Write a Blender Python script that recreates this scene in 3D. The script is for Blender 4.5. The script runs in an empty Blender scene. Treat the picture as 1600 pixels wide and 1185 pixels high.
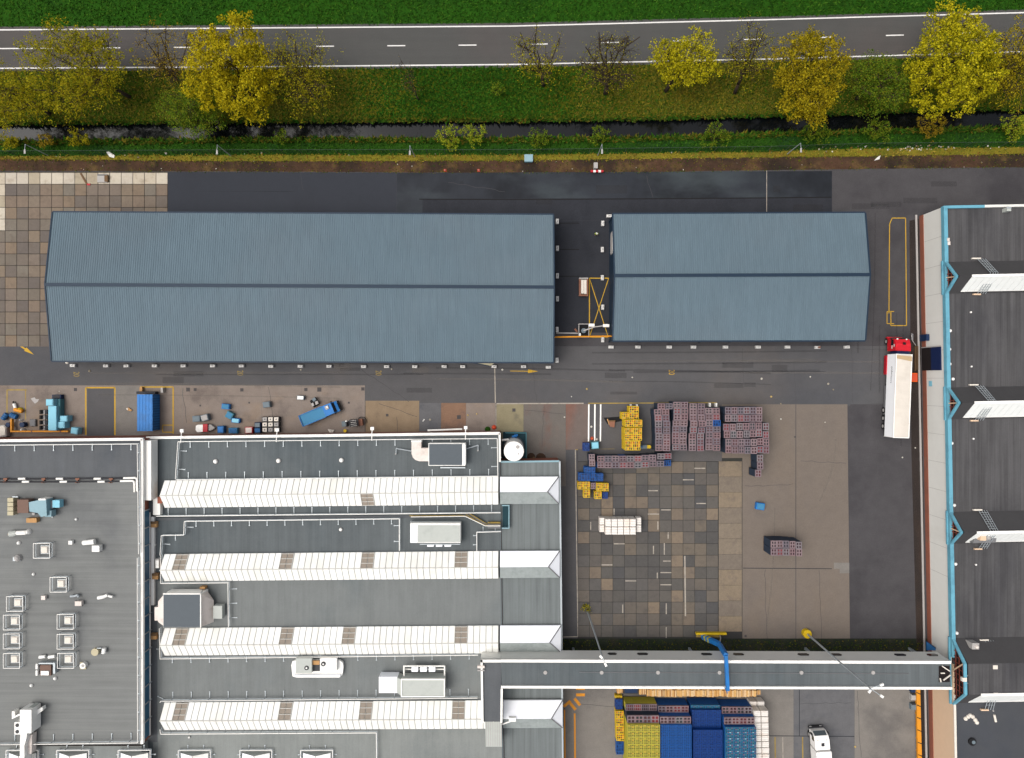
import bpy, math, random
import numpy as np
from mathutils import Vector, Matrix
random.seed(7)
rng = np.random.default_rng(11)
SC = bpy.context.scene
COL = SC.collection
R = math.radians

# ------------------------------------------------------------------ camera, world, sun, exposure
H = 120.0            # drone height above the yard (m)
F = 1100.4           # focal length in photograph pixels (1600 wide)
cam = bpy.data.cameras.new('camera'); camo = bpy.data.objects.new('camera', cam); COL.objects.link(camo)
camo.location = (0, 0, H); camo.rotation_euler = (0, 0, 0)
cam.sensor_width = 36.0; cam.lens = 36.0 * F / 1600.0; cam.clip_start = 1.0; cam.clip_end = 5000.0
SC.camera = camo

SUN_EL, SUN_AZ = 66.0, 262.0      # soft sun behind thin cloud, from the left (west) of the picture (azimuth clockwise from +Y)
wd = bpy.data.worlds.new('World'); SC.world = wd; wd.use_nodes = True
wn = wd.node_tree; wn.nodes.clear()
sky = wn.nodes.new('ShaderNodeTexSky'); sky.sky_type = 'NISHITA'; sky.sun_disc = False
sky.sun_elevation = R(SUN_EL); sky.sun_rotation = R(SUN_AZ); sky.air_density = 1.0; sky.dust_density = 8.0; sky.ozone_density = 1.0
hs = wn.nodes.new('ShaderNodeHueSaturation'); hs.inputs['Saturation'].default_value = 0.38
bg = wn.nodes.new('ShaderNodeBackground'); bg.inputs['Strength'].default_value = 0.15
wo = wn.nodes.new('ShaderNodeOutputWorld')
wn.links.new(sky.outputs[0], hs.inputs['Color']); wn.links.new(hs.outputs[0], bg.inputs['Color']); wn.links.new(bg.outputs[0], wo.inputs['Surface'])
sl = bpy.data.lights.new('sun', 'SUN'); sl.energy = 0.65; sl.angle = R(50); sl.color = (1.0, 0.965, 0.91)
so = bpy.data.objects.new('sun', sl); COL.objects.link(so)
sd = Vector((math.sin(R(SUN_AZ)) * math.cos(R(SUN_EL)), math.cos(R(SUN_AZ)) * math.cos(R(SUN_EL)), math.sin(R(SUN_EL))))
so.rotation_euler = (-sd).to_track_quat('-Z', 'Y').to_euler(); so.location = sd * 200
vs = SC.view_settings; vs.view_transform = 'Standard'; vs.look = 'None'; vs.gamma = 1.0; vs.use_curve_mapping = False
vs.exposure = 0.32
SC.cycles.max_bounces = 6

# ------------------------------------------------------------------ coordinates
def K(z): return (H - z) / F
def W(px, py, z=0.0):
    """photograph pixel + real height of that point -> world metres"""
    k = K(z); return Vector(((px - 800) * k, (592.5 - py) * k, z))
def PX(x, y, z):
    k = K(z); return (800 + x / k, 592.5 - y / k)
def lerp(a, b, t): return a + (b - a) * t

# ------------------------------------------------------------------ materials
GAIN = 0.64          # the photograph is exposed so that a base colour reads about 1.5 times brighter
def lin(c, g=None):
    g = GAIN if g is None else g
    o = []
    for v in c:
        v /= 255.0
        o.append(g * (v / 12.92 if v <= 0.04045 else ((v + 0.055) / 1.055) ** 2.4))
    return o
MATS = {}
def M(name, c, rough=.85, v1=(0.15, .10), v2=(2.5, .10), v3=None, stain=None, stain2=None, streak=None, objr=None, isl=None,
      metal=0.0, bump=None, spec=.25, seam=None, alpha=None, isv=0.0, coat=0.0, trans=0.0, g=None):
    """procedural material. c: sRGB 0-255. v1,v2,v3: (scale, amount) of noise brightness. stain: (colour, scale, threshold, width, amount[, stretch])
       streak: (sx, sy, amount). objr / isl: colours picked per object / per mesh island. seam: (axis, pitch, width, amount)"""
    m = bpy.data.materials.new(name); m.use_nodes = True; t = m.node_tree; N = t.nodes; L = t.links; N.clear()
    out = N.new('ShaderNodeOutputMaterial'); b = N.new('ShaderNodeBsdfPrincipled'); L.new(b.outputs[0], out.inputs[0])
    b.inputs['Roughness'].default_value = rough; b.inputs['Metallic'].default_value = metal
    b.inputs['Specular IOR Level'].default_value = spec
    b.inputs['Coat Weight'].default_value = coat
    if trans: b.inputs['Transmission Weight'].default_value = trans
    geo = N.new('ShaderNodeNewGeometry'); pos = geo.outputs['Position']
    def noise(scale, detail=4, vec=None, rough_=.6):
        n = N.new('ShaderNodeTexNoise'); n.inputs['Scale'].default_value = scale; n.inputs['Detail'].default_value = detail
        n.inputs['Roughness'].default_value = rough_; L.new(vec or pos, n.inputs['Vector']); return n.outputs['Fac']
    def math_(op, a, b_=None, c_=None):
        n = N.new('ShaderNodeMath'); n.operation = op
        for i, v in enumerate((a, b_, c_)):
            if v is None: continue
            if isinstance(v, (int, float)): n.inputs[i].default_value = v
            else: L.new(v, n.inputs[i])
        return n.outputs[0]
    def stretch(sx, sy, sz=1):
        n = N.new('ShaderNodeVectorMath'); n.operation = 'MULTIPLY'; L.new(pos, n.inputs[0]); n.inputs[1].default_value = (sx, sy, sz); return n.outputs[0]
    def mix(fac, a, b_):
        n = N.new('ShaderNodeMix'); n.data_type = 'RGBA'
        if isinstance(fac, (int, float)): n.inputs[0].default_value = fac
        else: L.new(fac, n.inputs[0])
        for i, v in ((6, a), (7, b_)):
            if isinstance(v, (list, tuple)): n.inputs[i].default_value = (*v[:3], 1)
            else: L.new(v, n.inputs[i])
        return n.outputs[2]
    def ramp(fac, cols, g=None):
        n = N.new('ShaderNodeValToRGB'); n.color_ramp.interpolation = 'CONSTANT'; e = n.color_ramp.elements
        while len(e) < len(cols): e.new(0.5)
        for i, cc in enumerate(cols): e[i].position = i / len(cols); e[i].color = (*lin(cc, g), 1)
        L.new(fac, n.inputs[0]); return n.outputs[0]
    colr = lin(c, g)
    if objr:
        oi = N.new('ShaderNodeObjectInfo'); colr = ramp(oi.outputs['Random'], objr, g)
    if isl: colr = ramp(geo.outputs['Random Per Island'], isl, g)
    for s in (stain, stain2):
        if s:
            vec = stretch(*s[5]) if len(s) > 5 else None
            n = noise(s[1], 5, vec)
            mr = N.new('ShaderNodeMapRange'); mr.interpolation_type = 'SMOOTHSTEP'
            mr.inputs['From Min'].default_value = s[2] - .06; mr.inputs['From Max'].default_value = s[2] + s[3] * 1.6; mr.inputs['To Max'].default_value = s[4] * .85
            L.new(n, mr.inputs['Value']); colr = mix(mr.outputs[0], colr, lin(s[0], g))
    fac = None
    def addf(x):
        nonlocal fac
        fac = x if fac is None else math_('ADD', fac, x)
    for v in (v1, v2, v3):
        if v: addf(math_('MULTIPLY_ADD', noise(v[0]), 2.6 * v[1], -1.3 * v[1]))
    if streak: addf(math_('MULTIPLY_ADD', noise(1.0, 4, stretch(streak[0], streak[1])), 2.6 * streak[2], -1.3 * streak[2]))
    if isv: addf(math_('MULTIPLY_ADD', geo.outputs['Random Per Island'], 2 * isv, -isv))
    if seam:
        sx = N.new('ShaderNodeSeparateXYZ'); L.new(pos, sx.inputs[0])
        f = math_('FRACT', math_('DIVIDE', sx.outputs[seam[0]], seam[1]))
        addf(math_('MULTIPLY', math_('LESS_THAN', f, seam[2] / seam[1]), seam[3]))
    if fac is not None:
        fac = math_('MAXIMUM', math_('ADD', fac, 1.0), 0.05)
        n = N.new('ShaderNodeVectorMath'); n.operation = 'SCALE'; L.new(fac, n.inputs['Scale'])
        if isinstance(colr, (list, tuple)): n.inputs[0].default_value = colr[:3]
        else: L.new(colr, n.inputs[0])
        colr = n.outputs[0]
    if isinstance(colr, (list, tuple)): b.inputs['Base Color'].default_value = (*colr[:3], 1)
    else: L.new(colr, b.inputs['Base Color'])
    if bump:
        bn = N.new('ShaderNodeBump'); bn.inputs['Strength'].default_value = bump[1]; bn.inputs['Distance'].default_value = bump[2] if len(bump) > 2 else .05
        L.new(noise(bump[0], 6), bn.inputs['Height']); L.new(bn.outputs[0], b.inputs['Normal'])
    if alpha is not None: b.inputs['Alpha'].default_value = alpha
    MATS[name] = m; return m

M('asphalt_dark', (56, 58, 64), spec=.08, v1=(.06, .10), v2=(.5, 0.17), v3=(4, 0.18), stain=((40, 43, 49), .09, .52, .12, .7, (1, .35)), rough=.75)
M('asphalt_blue', (62, 65, 72), spec=.08, v1=(.07, .06), v2=(.8, .06), v3=(5, .10), stain=((58, 60, 66), .12, .55, .1, .6))
M('asphalt_wet', (52, 56, 63), v1=(.10, .14), v2=(.6, .10), v3=(5, .10), stain=((32, 35, 40), .07, .46, .10, 1.0, (1, .8)), stain2=((72, 80, 84), .09, .53, .10, .9, (.5, 1)), rough=.6, spec=.12)
M('asphalt_brown', (84, 82, 84), spec=.08, v1=(.07, .10), v2=(.6, 0.14), v3=(5, 0.18), stain=((58, 56, 60), .1, .5, .15, .7))
M('asphalt_road', (98, 97, 98), spec=.08, v1=(.05, .07), v2=(.6, 0.10), v3=(5, 0.14), stain=((84, 85, 89), .05, .5, .14, .85, (.6, 1)), stain2=((112, 104, 98), .04, .55, .12, .6))
M('asphalt_grey', (138, 133, 127), spec=.08, v1=(.06, .07), v2=(.6, 0.12), v3=(5, 0.15), stain=((98, 96, 95), .1, .52, .1, .7))
M('asphalt_red', (126, 116, 107), spec=.08, v1=(.06, .05), v2=(.7, 0.09), v3=(4, 0.12), stain=((134, 118, 100), .09, .55, .14, .6, (1, .4)), stain2=((112, 105, 100), .08, .55, .14, .7))
M('asphalt_rust', (118, 112, 106), spec=.08, v1=(.1, .07), v2=(.8, 0.12), v3=(5, 0.14), stain=((132, 88, 76), .22, .58, .10, .75, (1, .5)), stain2=((98, 92, 92), .2, .56, .1, .6))
M('public_road', (88, 88, 86), spec=.08, v1=(.05, .06), v2=(.4, .06), v3=(5, .12), stain=((98, 90, 88), .03, .5, .1, .6), streak=(.05, 1.2, .07))
M('concrete_tan', (146, 134, 125), spec=.08, v1=(.1, .08), v2=(.7, 0.14), v3=(5, 0.15), stain=((160, 136, 110), .18, .56, .1, .6, (.6, 1)), stain2=((112, 102, 97), .22, .57, .08, .7))
M('concrete_sand', (150, 131, 108), spec=.08, v1=(.1, .07), v2=(.8, 0.14), v3=(5, 0.15), stain=((120, 106, 90), .3, .56, .08, .7, (1, .3)))
M('concrete_orange', (146, 116, 96), spec=.08, v1=(.12, .1), v2=(.8, 0.14), v3=(5, 0.15), stain=((120, 100, 92), .3, .54, .08, .7))
M('concrete_pale', (150, 141, 114), spec=.08, v1=(.12, .1), v2=(.8, 0.14), v3=(5, 0.15), stain=((116, 110, 98), .3, .54, .08, .7))
M('concrete_grey', (112, 112, 114), spec=.08, v1=(.1, .08), v2=(.7, 0.14), v3=(5, 0.15), stain=((92, 94, 100), .3, .55, .08, .6))
M('joint', (52, 46, 42), v2=(1, .2), stain=((44, 54, 34), .2, .55, .1, .7))
M('joint_grey', (66, 65, 64), v2=(1, .2), stain=((54, 60, 46), .2, .55, .1, .7), spec=.08)
M('slab_brown', (0, 0, 0), spec=.08, objr=[(135, 122, 108), (129, 117, 105), (138, 124, 108), (125, 116, 105), (132, 120, 109), (124, 114, 104), (135, 120, 106), (129, 121, 110), (119, 110, 102), (138, 122, 105), (114, 106, 100), (127, 118, 107)],
  v1=(.5, .08), v2=(2, .09), v3=(7, .10), stain=((112, 100, 88), .7, .56, .1, .5))
M('slab_cream', (0, 0, 0), spec=.08, objr=[(212, 202, 184), (204, 192, 172), (204, 194, 178), (184, 172, 150)], v1=(.5, .08), v2=(2, .08), v3=(7, .08), stain=((150, 134, 114), .6, .56, .1, .6))
M('slab_grey', (0, 0, 0), spec=.08, objr=[(104, 100, 95), (97, 94, 90), (92, 90, 88), (112, 105, 97), (102, 99, 96), (90, 89, 89), (108, 102, 96), (96, 93, 90), (126, 114, 101), (104, 99, 94), (92, 90, 88), (136, 122, 106), (100, 97, 93), (118, 109, 98)],
  v1=(.5, .07), v2=(2, .08), v3=(7, .09), stain=((84, 82, 82), .6, .56, .1, .5))
M('slab_tan', (0, 0, 0), spec=.08, objr=[(138, 126, 111), (132, 121, 108), (128, 118, 107), (141, 127, 109)], v1=(.4, .08), v2=(2, 0.14), v3=(7, 0.14), stain=((116, 106, 98), .6, .55, .1, .6))
M('grass_field', (42, 86, 18), spec=.08, v1=(.08, .14), v2=(.8, .18), v3=(4, .2), stain=((30, 56, 20), .12, .5, .15, .7), rough=1)
M('grass_verge', (82, 88, 16), spec=.08, v1=(.08, .15), v2=(.7, .18), v3=(4, .2), stain=((46, 80, 16), .035, .52, .08, .9), stain2=((112, 104, 20), .045, .52, .08, .8), rough=1)
M('grass_bank', (46, 82, 22), spec=.08, v1=(.1, .15), v2=(.9, .2), v3=(4, .2), stain=((30, 62, 34), .12, .5, .12, .8), rough=1)
M('grass_dry', (132, 122, 40), spec=.08, v1=(.12, .15), v2=(.9, .2), v3=(4, .2), stain=((84, 100, 34), .18, .5, .12, .8), stain2=((126, 96, 48), .2, .56, .1, .7), rough=1)
M('grass_blade_green', (0, 0, 0), spec=.08, isl=[(42, 88, 14), (34, 76, 12), (54, 100, 20), (48, 82, 16), (32, 66, 12), (70, 110, 28)], v1=(.1, .2), v2=None, rough=.9)
M('grass_blade_olive', (0, 0, 0), spec=.08, isl=[(86, 98, 26), (66, 86, 20), (104, 104, 30), (50, 80, 20), (116, 100, 30), (74, 78, 24)], v1=(.1, .22), v2=None, rough=.9)
M('grass_blade_dry', (0, 0, 0), spec=.08, isl=[(150, 134, 40), (120, 118, 38), (170, 148, 60), (96, 106, 34), (140, 104, 44)], v1=(.15, .2), v2=None, rough=.9)
M('ditch_bank', (34, 32, 24), v1=(.2, .2), v2=(1.5, .25), rough=1)
M('dirt', (86, 64, 50), spec=.08, v1=(.06, .16), v2=(.8, 0.34), v3=(4, 0.30), stain=((46, 42, 38), .10, .44, .12, .95, (1, .8)), stain2=((118, 96, 56), .35, .55, .1, .7), rough=1, bump=(3, .6, .1))
M('moss', (48, 54, 44), spec=.08, v1=(.2, .2), v2=(1.2, .2), v3=(5, .2), stain=((66, 62, 52), .3, .55, .1, .8), rough=1)
M('asphalt_rusty', (120, 108, 102), v1=(.1, .1), v2=(.9, .14), v3=(5, .14), stain=((140, 92, 76), .16, .52, .14, .75, (1, .3)), stain2=((108, 86, 84), .2, .56, .1, .6, (1, .4)), spec=.08)
M('wall_dirt', (64, 57, 54), v1=(.15, .2), v2=(.9, .2), v3=(5, .2), stain=((84, 68, 58), .25, .52, .12, .8, (1, .3)), alpha=.75, spec=.05)
M('tyre_mark', (70, 69, 71), v1=(.1, .1), v2=(1.2, .2), rough=.8, alpha=.20)
M('pale_mark', (150, 142, 132), v1=(.1, .1), v2=(1.2, .2), rough=.8, alpha=.16)
M('leaf_gold_grass', (0,0,0), isl=[(110, 108, 20), (94, 100, 18), (124, 116, 24), (82, 94, 18), (114, 102, 22), (132, 116, 24)], v1=(.1, .2), v2=None, rough=.9)
M('water', (12, 15, 17), rough=.08, v1=None, v2=None, spec=.32, bump=(.8, .06, .02))
M('white_paint', (226, 224, 218), g=.8, v1=(.2, .05), v2=(2, .10), rough=.6)
M('road_paint', (226, 224, 220), g=.8, v1=(.3, .06), v2=(3, .12), rough=.7)
M('worn_paint', (182, 173, 160), v1=(.4, .1), v2=(4, .2), stain=((130, 124, 116), 1.2, .5, .15, .8), rough=.8)
M('yellow_paint', (208, 166, 46), v1=(.4, .06), v2=(4, .14), stain=((150, 128, 70), .9, .56, .12, .6), rough=.7)
M('yellow_old', (172, 146, 72), v1=(.4, .06), v2=(4, .2), stain=((120, 108, 80), 1, .5, .12, .7), rough=.7)
M('orange_paint', (238, 158, 40), v1=(.4, .05), v2=(4, .08), rough=.6)
M('shed_roof', (106, 125, 136), v1=(.04, .07), v2=(.3, .05), v3=(2.5, .04), streak=(1.6, .05, .12), rough=.6, spec=.12, stain=((110, 124, 133), .05, .5, .1, .5))
M('shed_navy', (30, 52, 72), v1=(.2, .06), v2=(2, .06), rough=.55)
M('bitumen', (104, 107, 110), spec=.08, v1=(.06, .08), v2=(.5, .09), v3=(5, .10), streak=(1.1, .10, .14), stain=((78, 84, 92), .10, .52, .12, .7, (1, .6)), rough=.9)
M('bitumen_teal', (107, 113, 115), spec=.08, v1=(.06, .08), v2=(.5, .08), v3=(5, .09), seam=(0, 1.0, .06, -.10), streak=(1.0, .05, .22), stain=((84, 94, 99), .07, .50, .14, .8, (1, .6)), rough=.9)
M('bitumen_light', (131, 135, 134), spec=.08, v1=(.05, .06), v2=(.4, .06), v3=(5, .08), seam=(0, 1.0, .06, -.06), streak=(1.1, .10, .14), stain=((112, 120, 122), .09, .54, .12, .6), rough=.9)
M('bitumen_haze', (146, 150, 147), v1=(.05, .06), v2=(.4, .08), v3=(5, .10), seam=(0, 1.0, .06, -.06), streak=(1.1, .10, .14), stain=((124, 130, 130), .09, .52, .14, .7), rough=.9, spec=.08)  # felt with a haze veil painted in as a paler tone
M('bitumen_flat', (137, 139, 137), spec=.08, v1=(.04, .12), v2=(.35, .06), v3=(5, .08), streak=(.05, 1.4, .20), stain=((98, 100, 104), .06, .54, .12, .6), rough=.9, seam=(1, 1.05, .06, -.10))
M('bitumen_strip', (124, 130, 130), spec=.08, v1=(.06, .07), v2=(.5, .06), v3=(5, .07), streak=(1.6, .05, .30), rough=.9, seam=(0, 1.0, .08, -.12))
M('bitumen_right', (93, 92, 93), spec=.08, v1=(.06, .08), v2=(.5, .08), v3=(5, .10), streak=(1.5, .05, .45), isv=0, stain=((64, 64, 68), .12, .52, .12, .7, (1, .3)), rough=.95, seam=(0, 1.05, .08, -.16))
M('bitumen_right_south', (84, 86, 90), spec=.08, v1=(.05, .10), v2=(.5, .08), v3=(6, .12), stain=((70, 76, 86), .06, .5, .12, .8), rough=.95)
M('bitumen_slope', (84, 83, 84), spec=.08, v1=(.06, .06), v2=(.5, .05), v3=(5, .07), streak=(1.0, .2, .06), rough=.95)
M('coping_white', (232, 230, 224), g=.95, v1=(.2, .04), v2=(1.5, .05), stain=((196, 190, 178), .5, .58, .12, .5), rough=.7)
M('wall_white', (210, 209, 203), g=.95, v1=(.1, .03), v2=(1, .03), rough=.6, stain=((190, 188, 180), .25, .58, .15, .5, (1, 1, .2)))
M('wall_cream', (206, 178, 150), g=.95, v1=(.1, .03), v2=(1, .04), rough=.7, stain=((180, 140, 108), .3, .58, .15, .5, (1, 1, .2)))
M('brick', (160, 98, 78), v1=(.3, .08), v2=(3, .12), rough=.9, stain=((130, 88, 74), .5, .54, .1, .6))
M('fascia_blue', (104, 166, 186), g=.8, v1=(.2, .05), v2=(1.5, .06), rough=.5, stain=((82, 132, 152), .5, .50, .12, .7))
M('truss_red', (140, 72, 58), v2=(2, .1), rough=.7)
M('dark_void', (34, 26, 26), v2=(2, .2), rough=.9)
M('glazing_white', (0, 0, 0), g=.95, objr=[(234, 233, 228), (236, 236, 231), (232, 231, 224), (238, 238, 234)], v1=(.15, .02), v2=(1.2, .03), rough=.35, spec=.4, stain=((212, 211, 202), .22, .52, .15, .7, (1, .5)), streak=(3.0, .3, .03))
M('glazing_grey', (238, 240, 236), g=.95, v1=(.15, .03), v2=(1.2, .04), rough=.35, spec=.4)
M('glazing_bar', (186, 185, 178), g=.85, rough=.5, v1=None, v2=(2, .05))
M('louvre', (170, 158, 144), v1=(.3, .06), v2=(2, .08), rough=.7)
M('metal_white', (238, 240, 244), g=.95, v1=(.1, .03), v2=(1, .02), rough=.4, spec=.4)
M('metal_lichen', (172, 180, 178), v1=(.3, .08), v2=(2, .10), streak=(2.5, .15, .10), rough=.7, stain=((142, 152, 150), .8, .52, .12, .6))
M('galv', (190, 198, 202), rough=.45, metal=.3, v1=None, v2=(2, .06))
M('hvac_white', (228, 227, 222), g=.95, v1=(.3, .04), v2=(2, .05), rough=.55, stain=((196, 188, 176), .6, .58, .12, .5))
M('hvac_pink', (224, 214, 206), g=.8, v1=(.3, .06), v2=(2, .07), rough=.6, stain=((182, 166, 152), .7, .54, .12, .6))
M('hvac_dark_top', (96, 104, 110), v1=(.2, .05), v2=(2, .05), rough=.7)
M('hvac_grey_top', (182, 186, 180), g=.8, v1=(.3, .05), v2=(2, .06), rough=.7, stain=((160, 166, 160), .6, .55, .1, .6))
M('hvac_cyan', (150, 184, 194), v1=(.3, .05), v2=(2, .06), rough=.6)
M('hvac_brown', (130, 104, 92), v1=(.4, .08), v2=(2, .1), rough=.8)
M('hvac_beige', (206, 196, 164), v1=(.4, .05), v2=(2, .08), rough=.7)
M('fan_dark', (70, 70, 72), rough=.6, v2=(3, .1))
M('wood', (202, 156, 104), v1=(.4, .08), v2=(3, .12), streak=(4, .6, .15), rough=.85, isv=.22)
M('wood_plank', (0, 0, 0), objr=[(226, 178, 112), (240, 206, 156), (214, 160, 92), (232, 196, 150), (206, 168, 120), (236, 188, 120), (186, 136, 84)], v1=(.4, .06), v2=(4, .1), rough=.85)
M('wood_dark', (118, 92, 66), v1=(.4, .08), v2=(3, .12), rough=.9, isv=.2)
M('blue_glass', (70, 120, 150), v1=(.15, .12), v2=(1, .1), rough=.15, spec=.5, stain=((48, 66, 100), .12, .5, .1, .8))
M('teal_dark', (24, 62, 72), v1=(.3, .1), v2=(2, .1), rough=.7)
M('crate_side', (44, 58, 76), v1=(.5, .1), v2=(3, .15), rough=.7)
M('crate_top', (0, 0, 0), objr=[(138, 120, 125), (130, 112, 118), (146, 126, 129), (122, 112, 120), (140, 115, 119), (134, 126, 130)], v1=None, v2=(3, .08), rough=.7)
M('crate_hold', (0, 0, 0), objr=[(62, 34, 38), (92, 40, 44), (50, 42, 48), (74, 50, 46), (44, 46, 50), (122, 40, 44), (58, 32, 38), (84, 50, 50), (46, 52, 54)], v1=None, v2=(3, .2), rough=.7, isv=.25)
M('crate_yellow', (236, 198, 30), v1=(.4, .05), v2=(3, .06), rough=.55)
M('crate_yellow_pale', (206, 196, 70), v1=(.4, .06), v2=(3, .08), rough=.6)
M('crate_blue', (22, 92, 168), v1=(.4, .06), v2=(3, .08), rough=.55)
M('crate_deep_blue', (8, 62, 138), v1=(.4, .05), v2=(3, .06), rough=.5)
M('crate_teal', (44, 118, 158), v1=(.4, .08), v2=(3, .1), rough=.6)
M('bottles_warm', (0, 0, 0), isl=[(200, 110, 40), (120, 84, 40), (88, 70, 44), (170, 70, 40), (140, 120, 90), (212, 150, 60), (80, 60, 40)], v1=None, v2=None, rough=.4)
M('bottles_pale', (0, 0, 0), isl=[(58, 54, 36), (150, 138, 88), (48, 46, 34), (74, 66, 44), (54, 54, 46), (196, 140, 60), (64, 58, 40)], v1=None, v2=None, rough=.4)
M('bottles_blue', (0, 0, 0), isl=[(8, 36, 84), (12, 50, 104), (8, 32, 74), (16, 62, 120)], v1=None, v2=None, rough=.4)
M('bottles_mix', (0, 0, 0), isl=[(40, 90, 112), (150, 190, 196), (36, 70, 80), (120, 110, 116), (24, 76, 116), (206, 220, 220), (80, 116, 108), (130, 80, 92)], v1=None, v2=None, rough=.35)
M('wrap_white', (232, 226, 218), g=.8, v1=(.4, .05), v2=(3, .05), rough=.5, spec=.4, stain=((226, 206, 186), .5, .55, .12, .7))
M('wrap_side', (176, 172, 164), g=.8, v1=(.4, .08), v2=(3, .1), rough=.6)
M('concrete_block', (214, 212, 208), g=.8, v1=(.5, .05), v2=(4, .07), rough=.8)
M('skip_rust', (150, 104, 84), v1=(.5, .08), v2=(3, .12), rough=.8)
M('bag_white', (224, 216, 204), g=.8, v1=(.6, .06), v2=(4, .08), rough=.8)
M('truck_red', (206, 14, 32), g=.8, v1=(.4, .03), v2=(2, .04), rough=.3, spec=.5, coat=.3)
M('truck_white', (236, 234, 230), g=.95, v1=(.2, .03), v2=(2, .03), rough=.45, spec=.4)
M('tarp_cream', (238, 229, 216), stain=((214, 204, 190), .35, .50, .15, .7), v1=(.15, .03), v2=(1.2, .04), rough=.6, bump=(.8, .5, .06))
M('tarp_side', (240, 241, 242), g=1.0, v1=(.15, .03), v2=(1.2, .03), rough=.6, bump=(.7, .4, .06))
M('tarp_fold', (206, 178, 136), v1=(.4, .06), v2=(2, .08), rough=.7)
M('tyre', (30, 30, 32), rough=.9, v1=None, v2=(4, .1))
M('chassis', (58, 58, 62), rough=.7, v1=None, v2=(3, .1))
M('glass_grey', (96, 106, 112), rough=.1, spec=.5, v1=None, v2=None)
M('glass_dark', (26, 32, 40), rough=.1, spec=.6, v1=None, v2=None)
M('black', (24, 24, 26), rough=.8, v1=None, v2=(3, .1))
M('blue_bright', (34, 116, 188), g=.8, stain=((44, 98, 150), .7, .5, .12, .6), v1=(.4, .05), v2=(3, .06), rough=.5)
M('blue_mid', (40, 104, 160), v1=(.4, .06), v2=(3, .08), rough=.6)
M('blue_bed', (70, 138, 178), v1=(.5, .06), v2=(3, .06), rough=.7)
M('blue_dark', (24, 50, 88), v1=(.4, .06), v2=(3, .1), rough=.6)
M('blue_navy', (22, 40, 84), v1=(.4, .05), v2=(3, .06), rough=.6)
M('cyan_pale', (134, 196, 216), g=.8, v1=(.5, .05), v2=(3, .06), rough=.6)
M('cyan_side', (84, 140, 150), v1=(.5, .06), v2=(3, .1), rough=.6)
M('bin_grey', (118, 132, 140), v1=(.5, .06), v2=(3, .08), rough=.6)
M('grey_light', (186, 182, 178), v1=(.5, .05), v2=(3, .08), rough=.7)
M('grey_mid', (128, 128, 130), v1=(.5, .06), v2=(3, .08), rough=.7)
M('red_bin', (196, 30, 46), v1=(.5, .05), v2=(3, .06), rough=.5)
M('orange_bright', (250, 104, 10), v1=(.5, .03), v2=(3, .04), rough=.5)
M('cone_orange', (226, 84, 50), v1=None, v2=(4, .06), rough=.6)
M('hivis', (206, 226, 90), v1=None, v2=(6, .06), rough=.7)
M('skin', (196, 150, 124), v1=None, v2=(8, .05), rough=.6)
M('trouser', (40, 44, 58), v1=None, v2=(8, .08), rough=.8)
M('bark', (66, 54, 42), v1=(.5, .15), v2=(4, .2), rough=1)
M('bark_light', (104, 94, 72), v1=(.5, .15), v2=(4, .2), rough=1)
M('mesh_fence', (34, 56, 44), alpha=.30, v1=None, v2=None, rough=.8)
M('fence_post', (78, 90, 80), v1=None, v2=(4, .1), rough=.7)
M('rubble', (0, 0, 0), isl=[(210, 204, 190), (180, 172, 156), (232, 228, 216), (150, 140, 120), (196, 170, 110)], v1=None, v2=None, rough=.9)
M('drain', (82, 78, 78), v1=None, v2=(5, .2), rough=.8)

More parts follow.
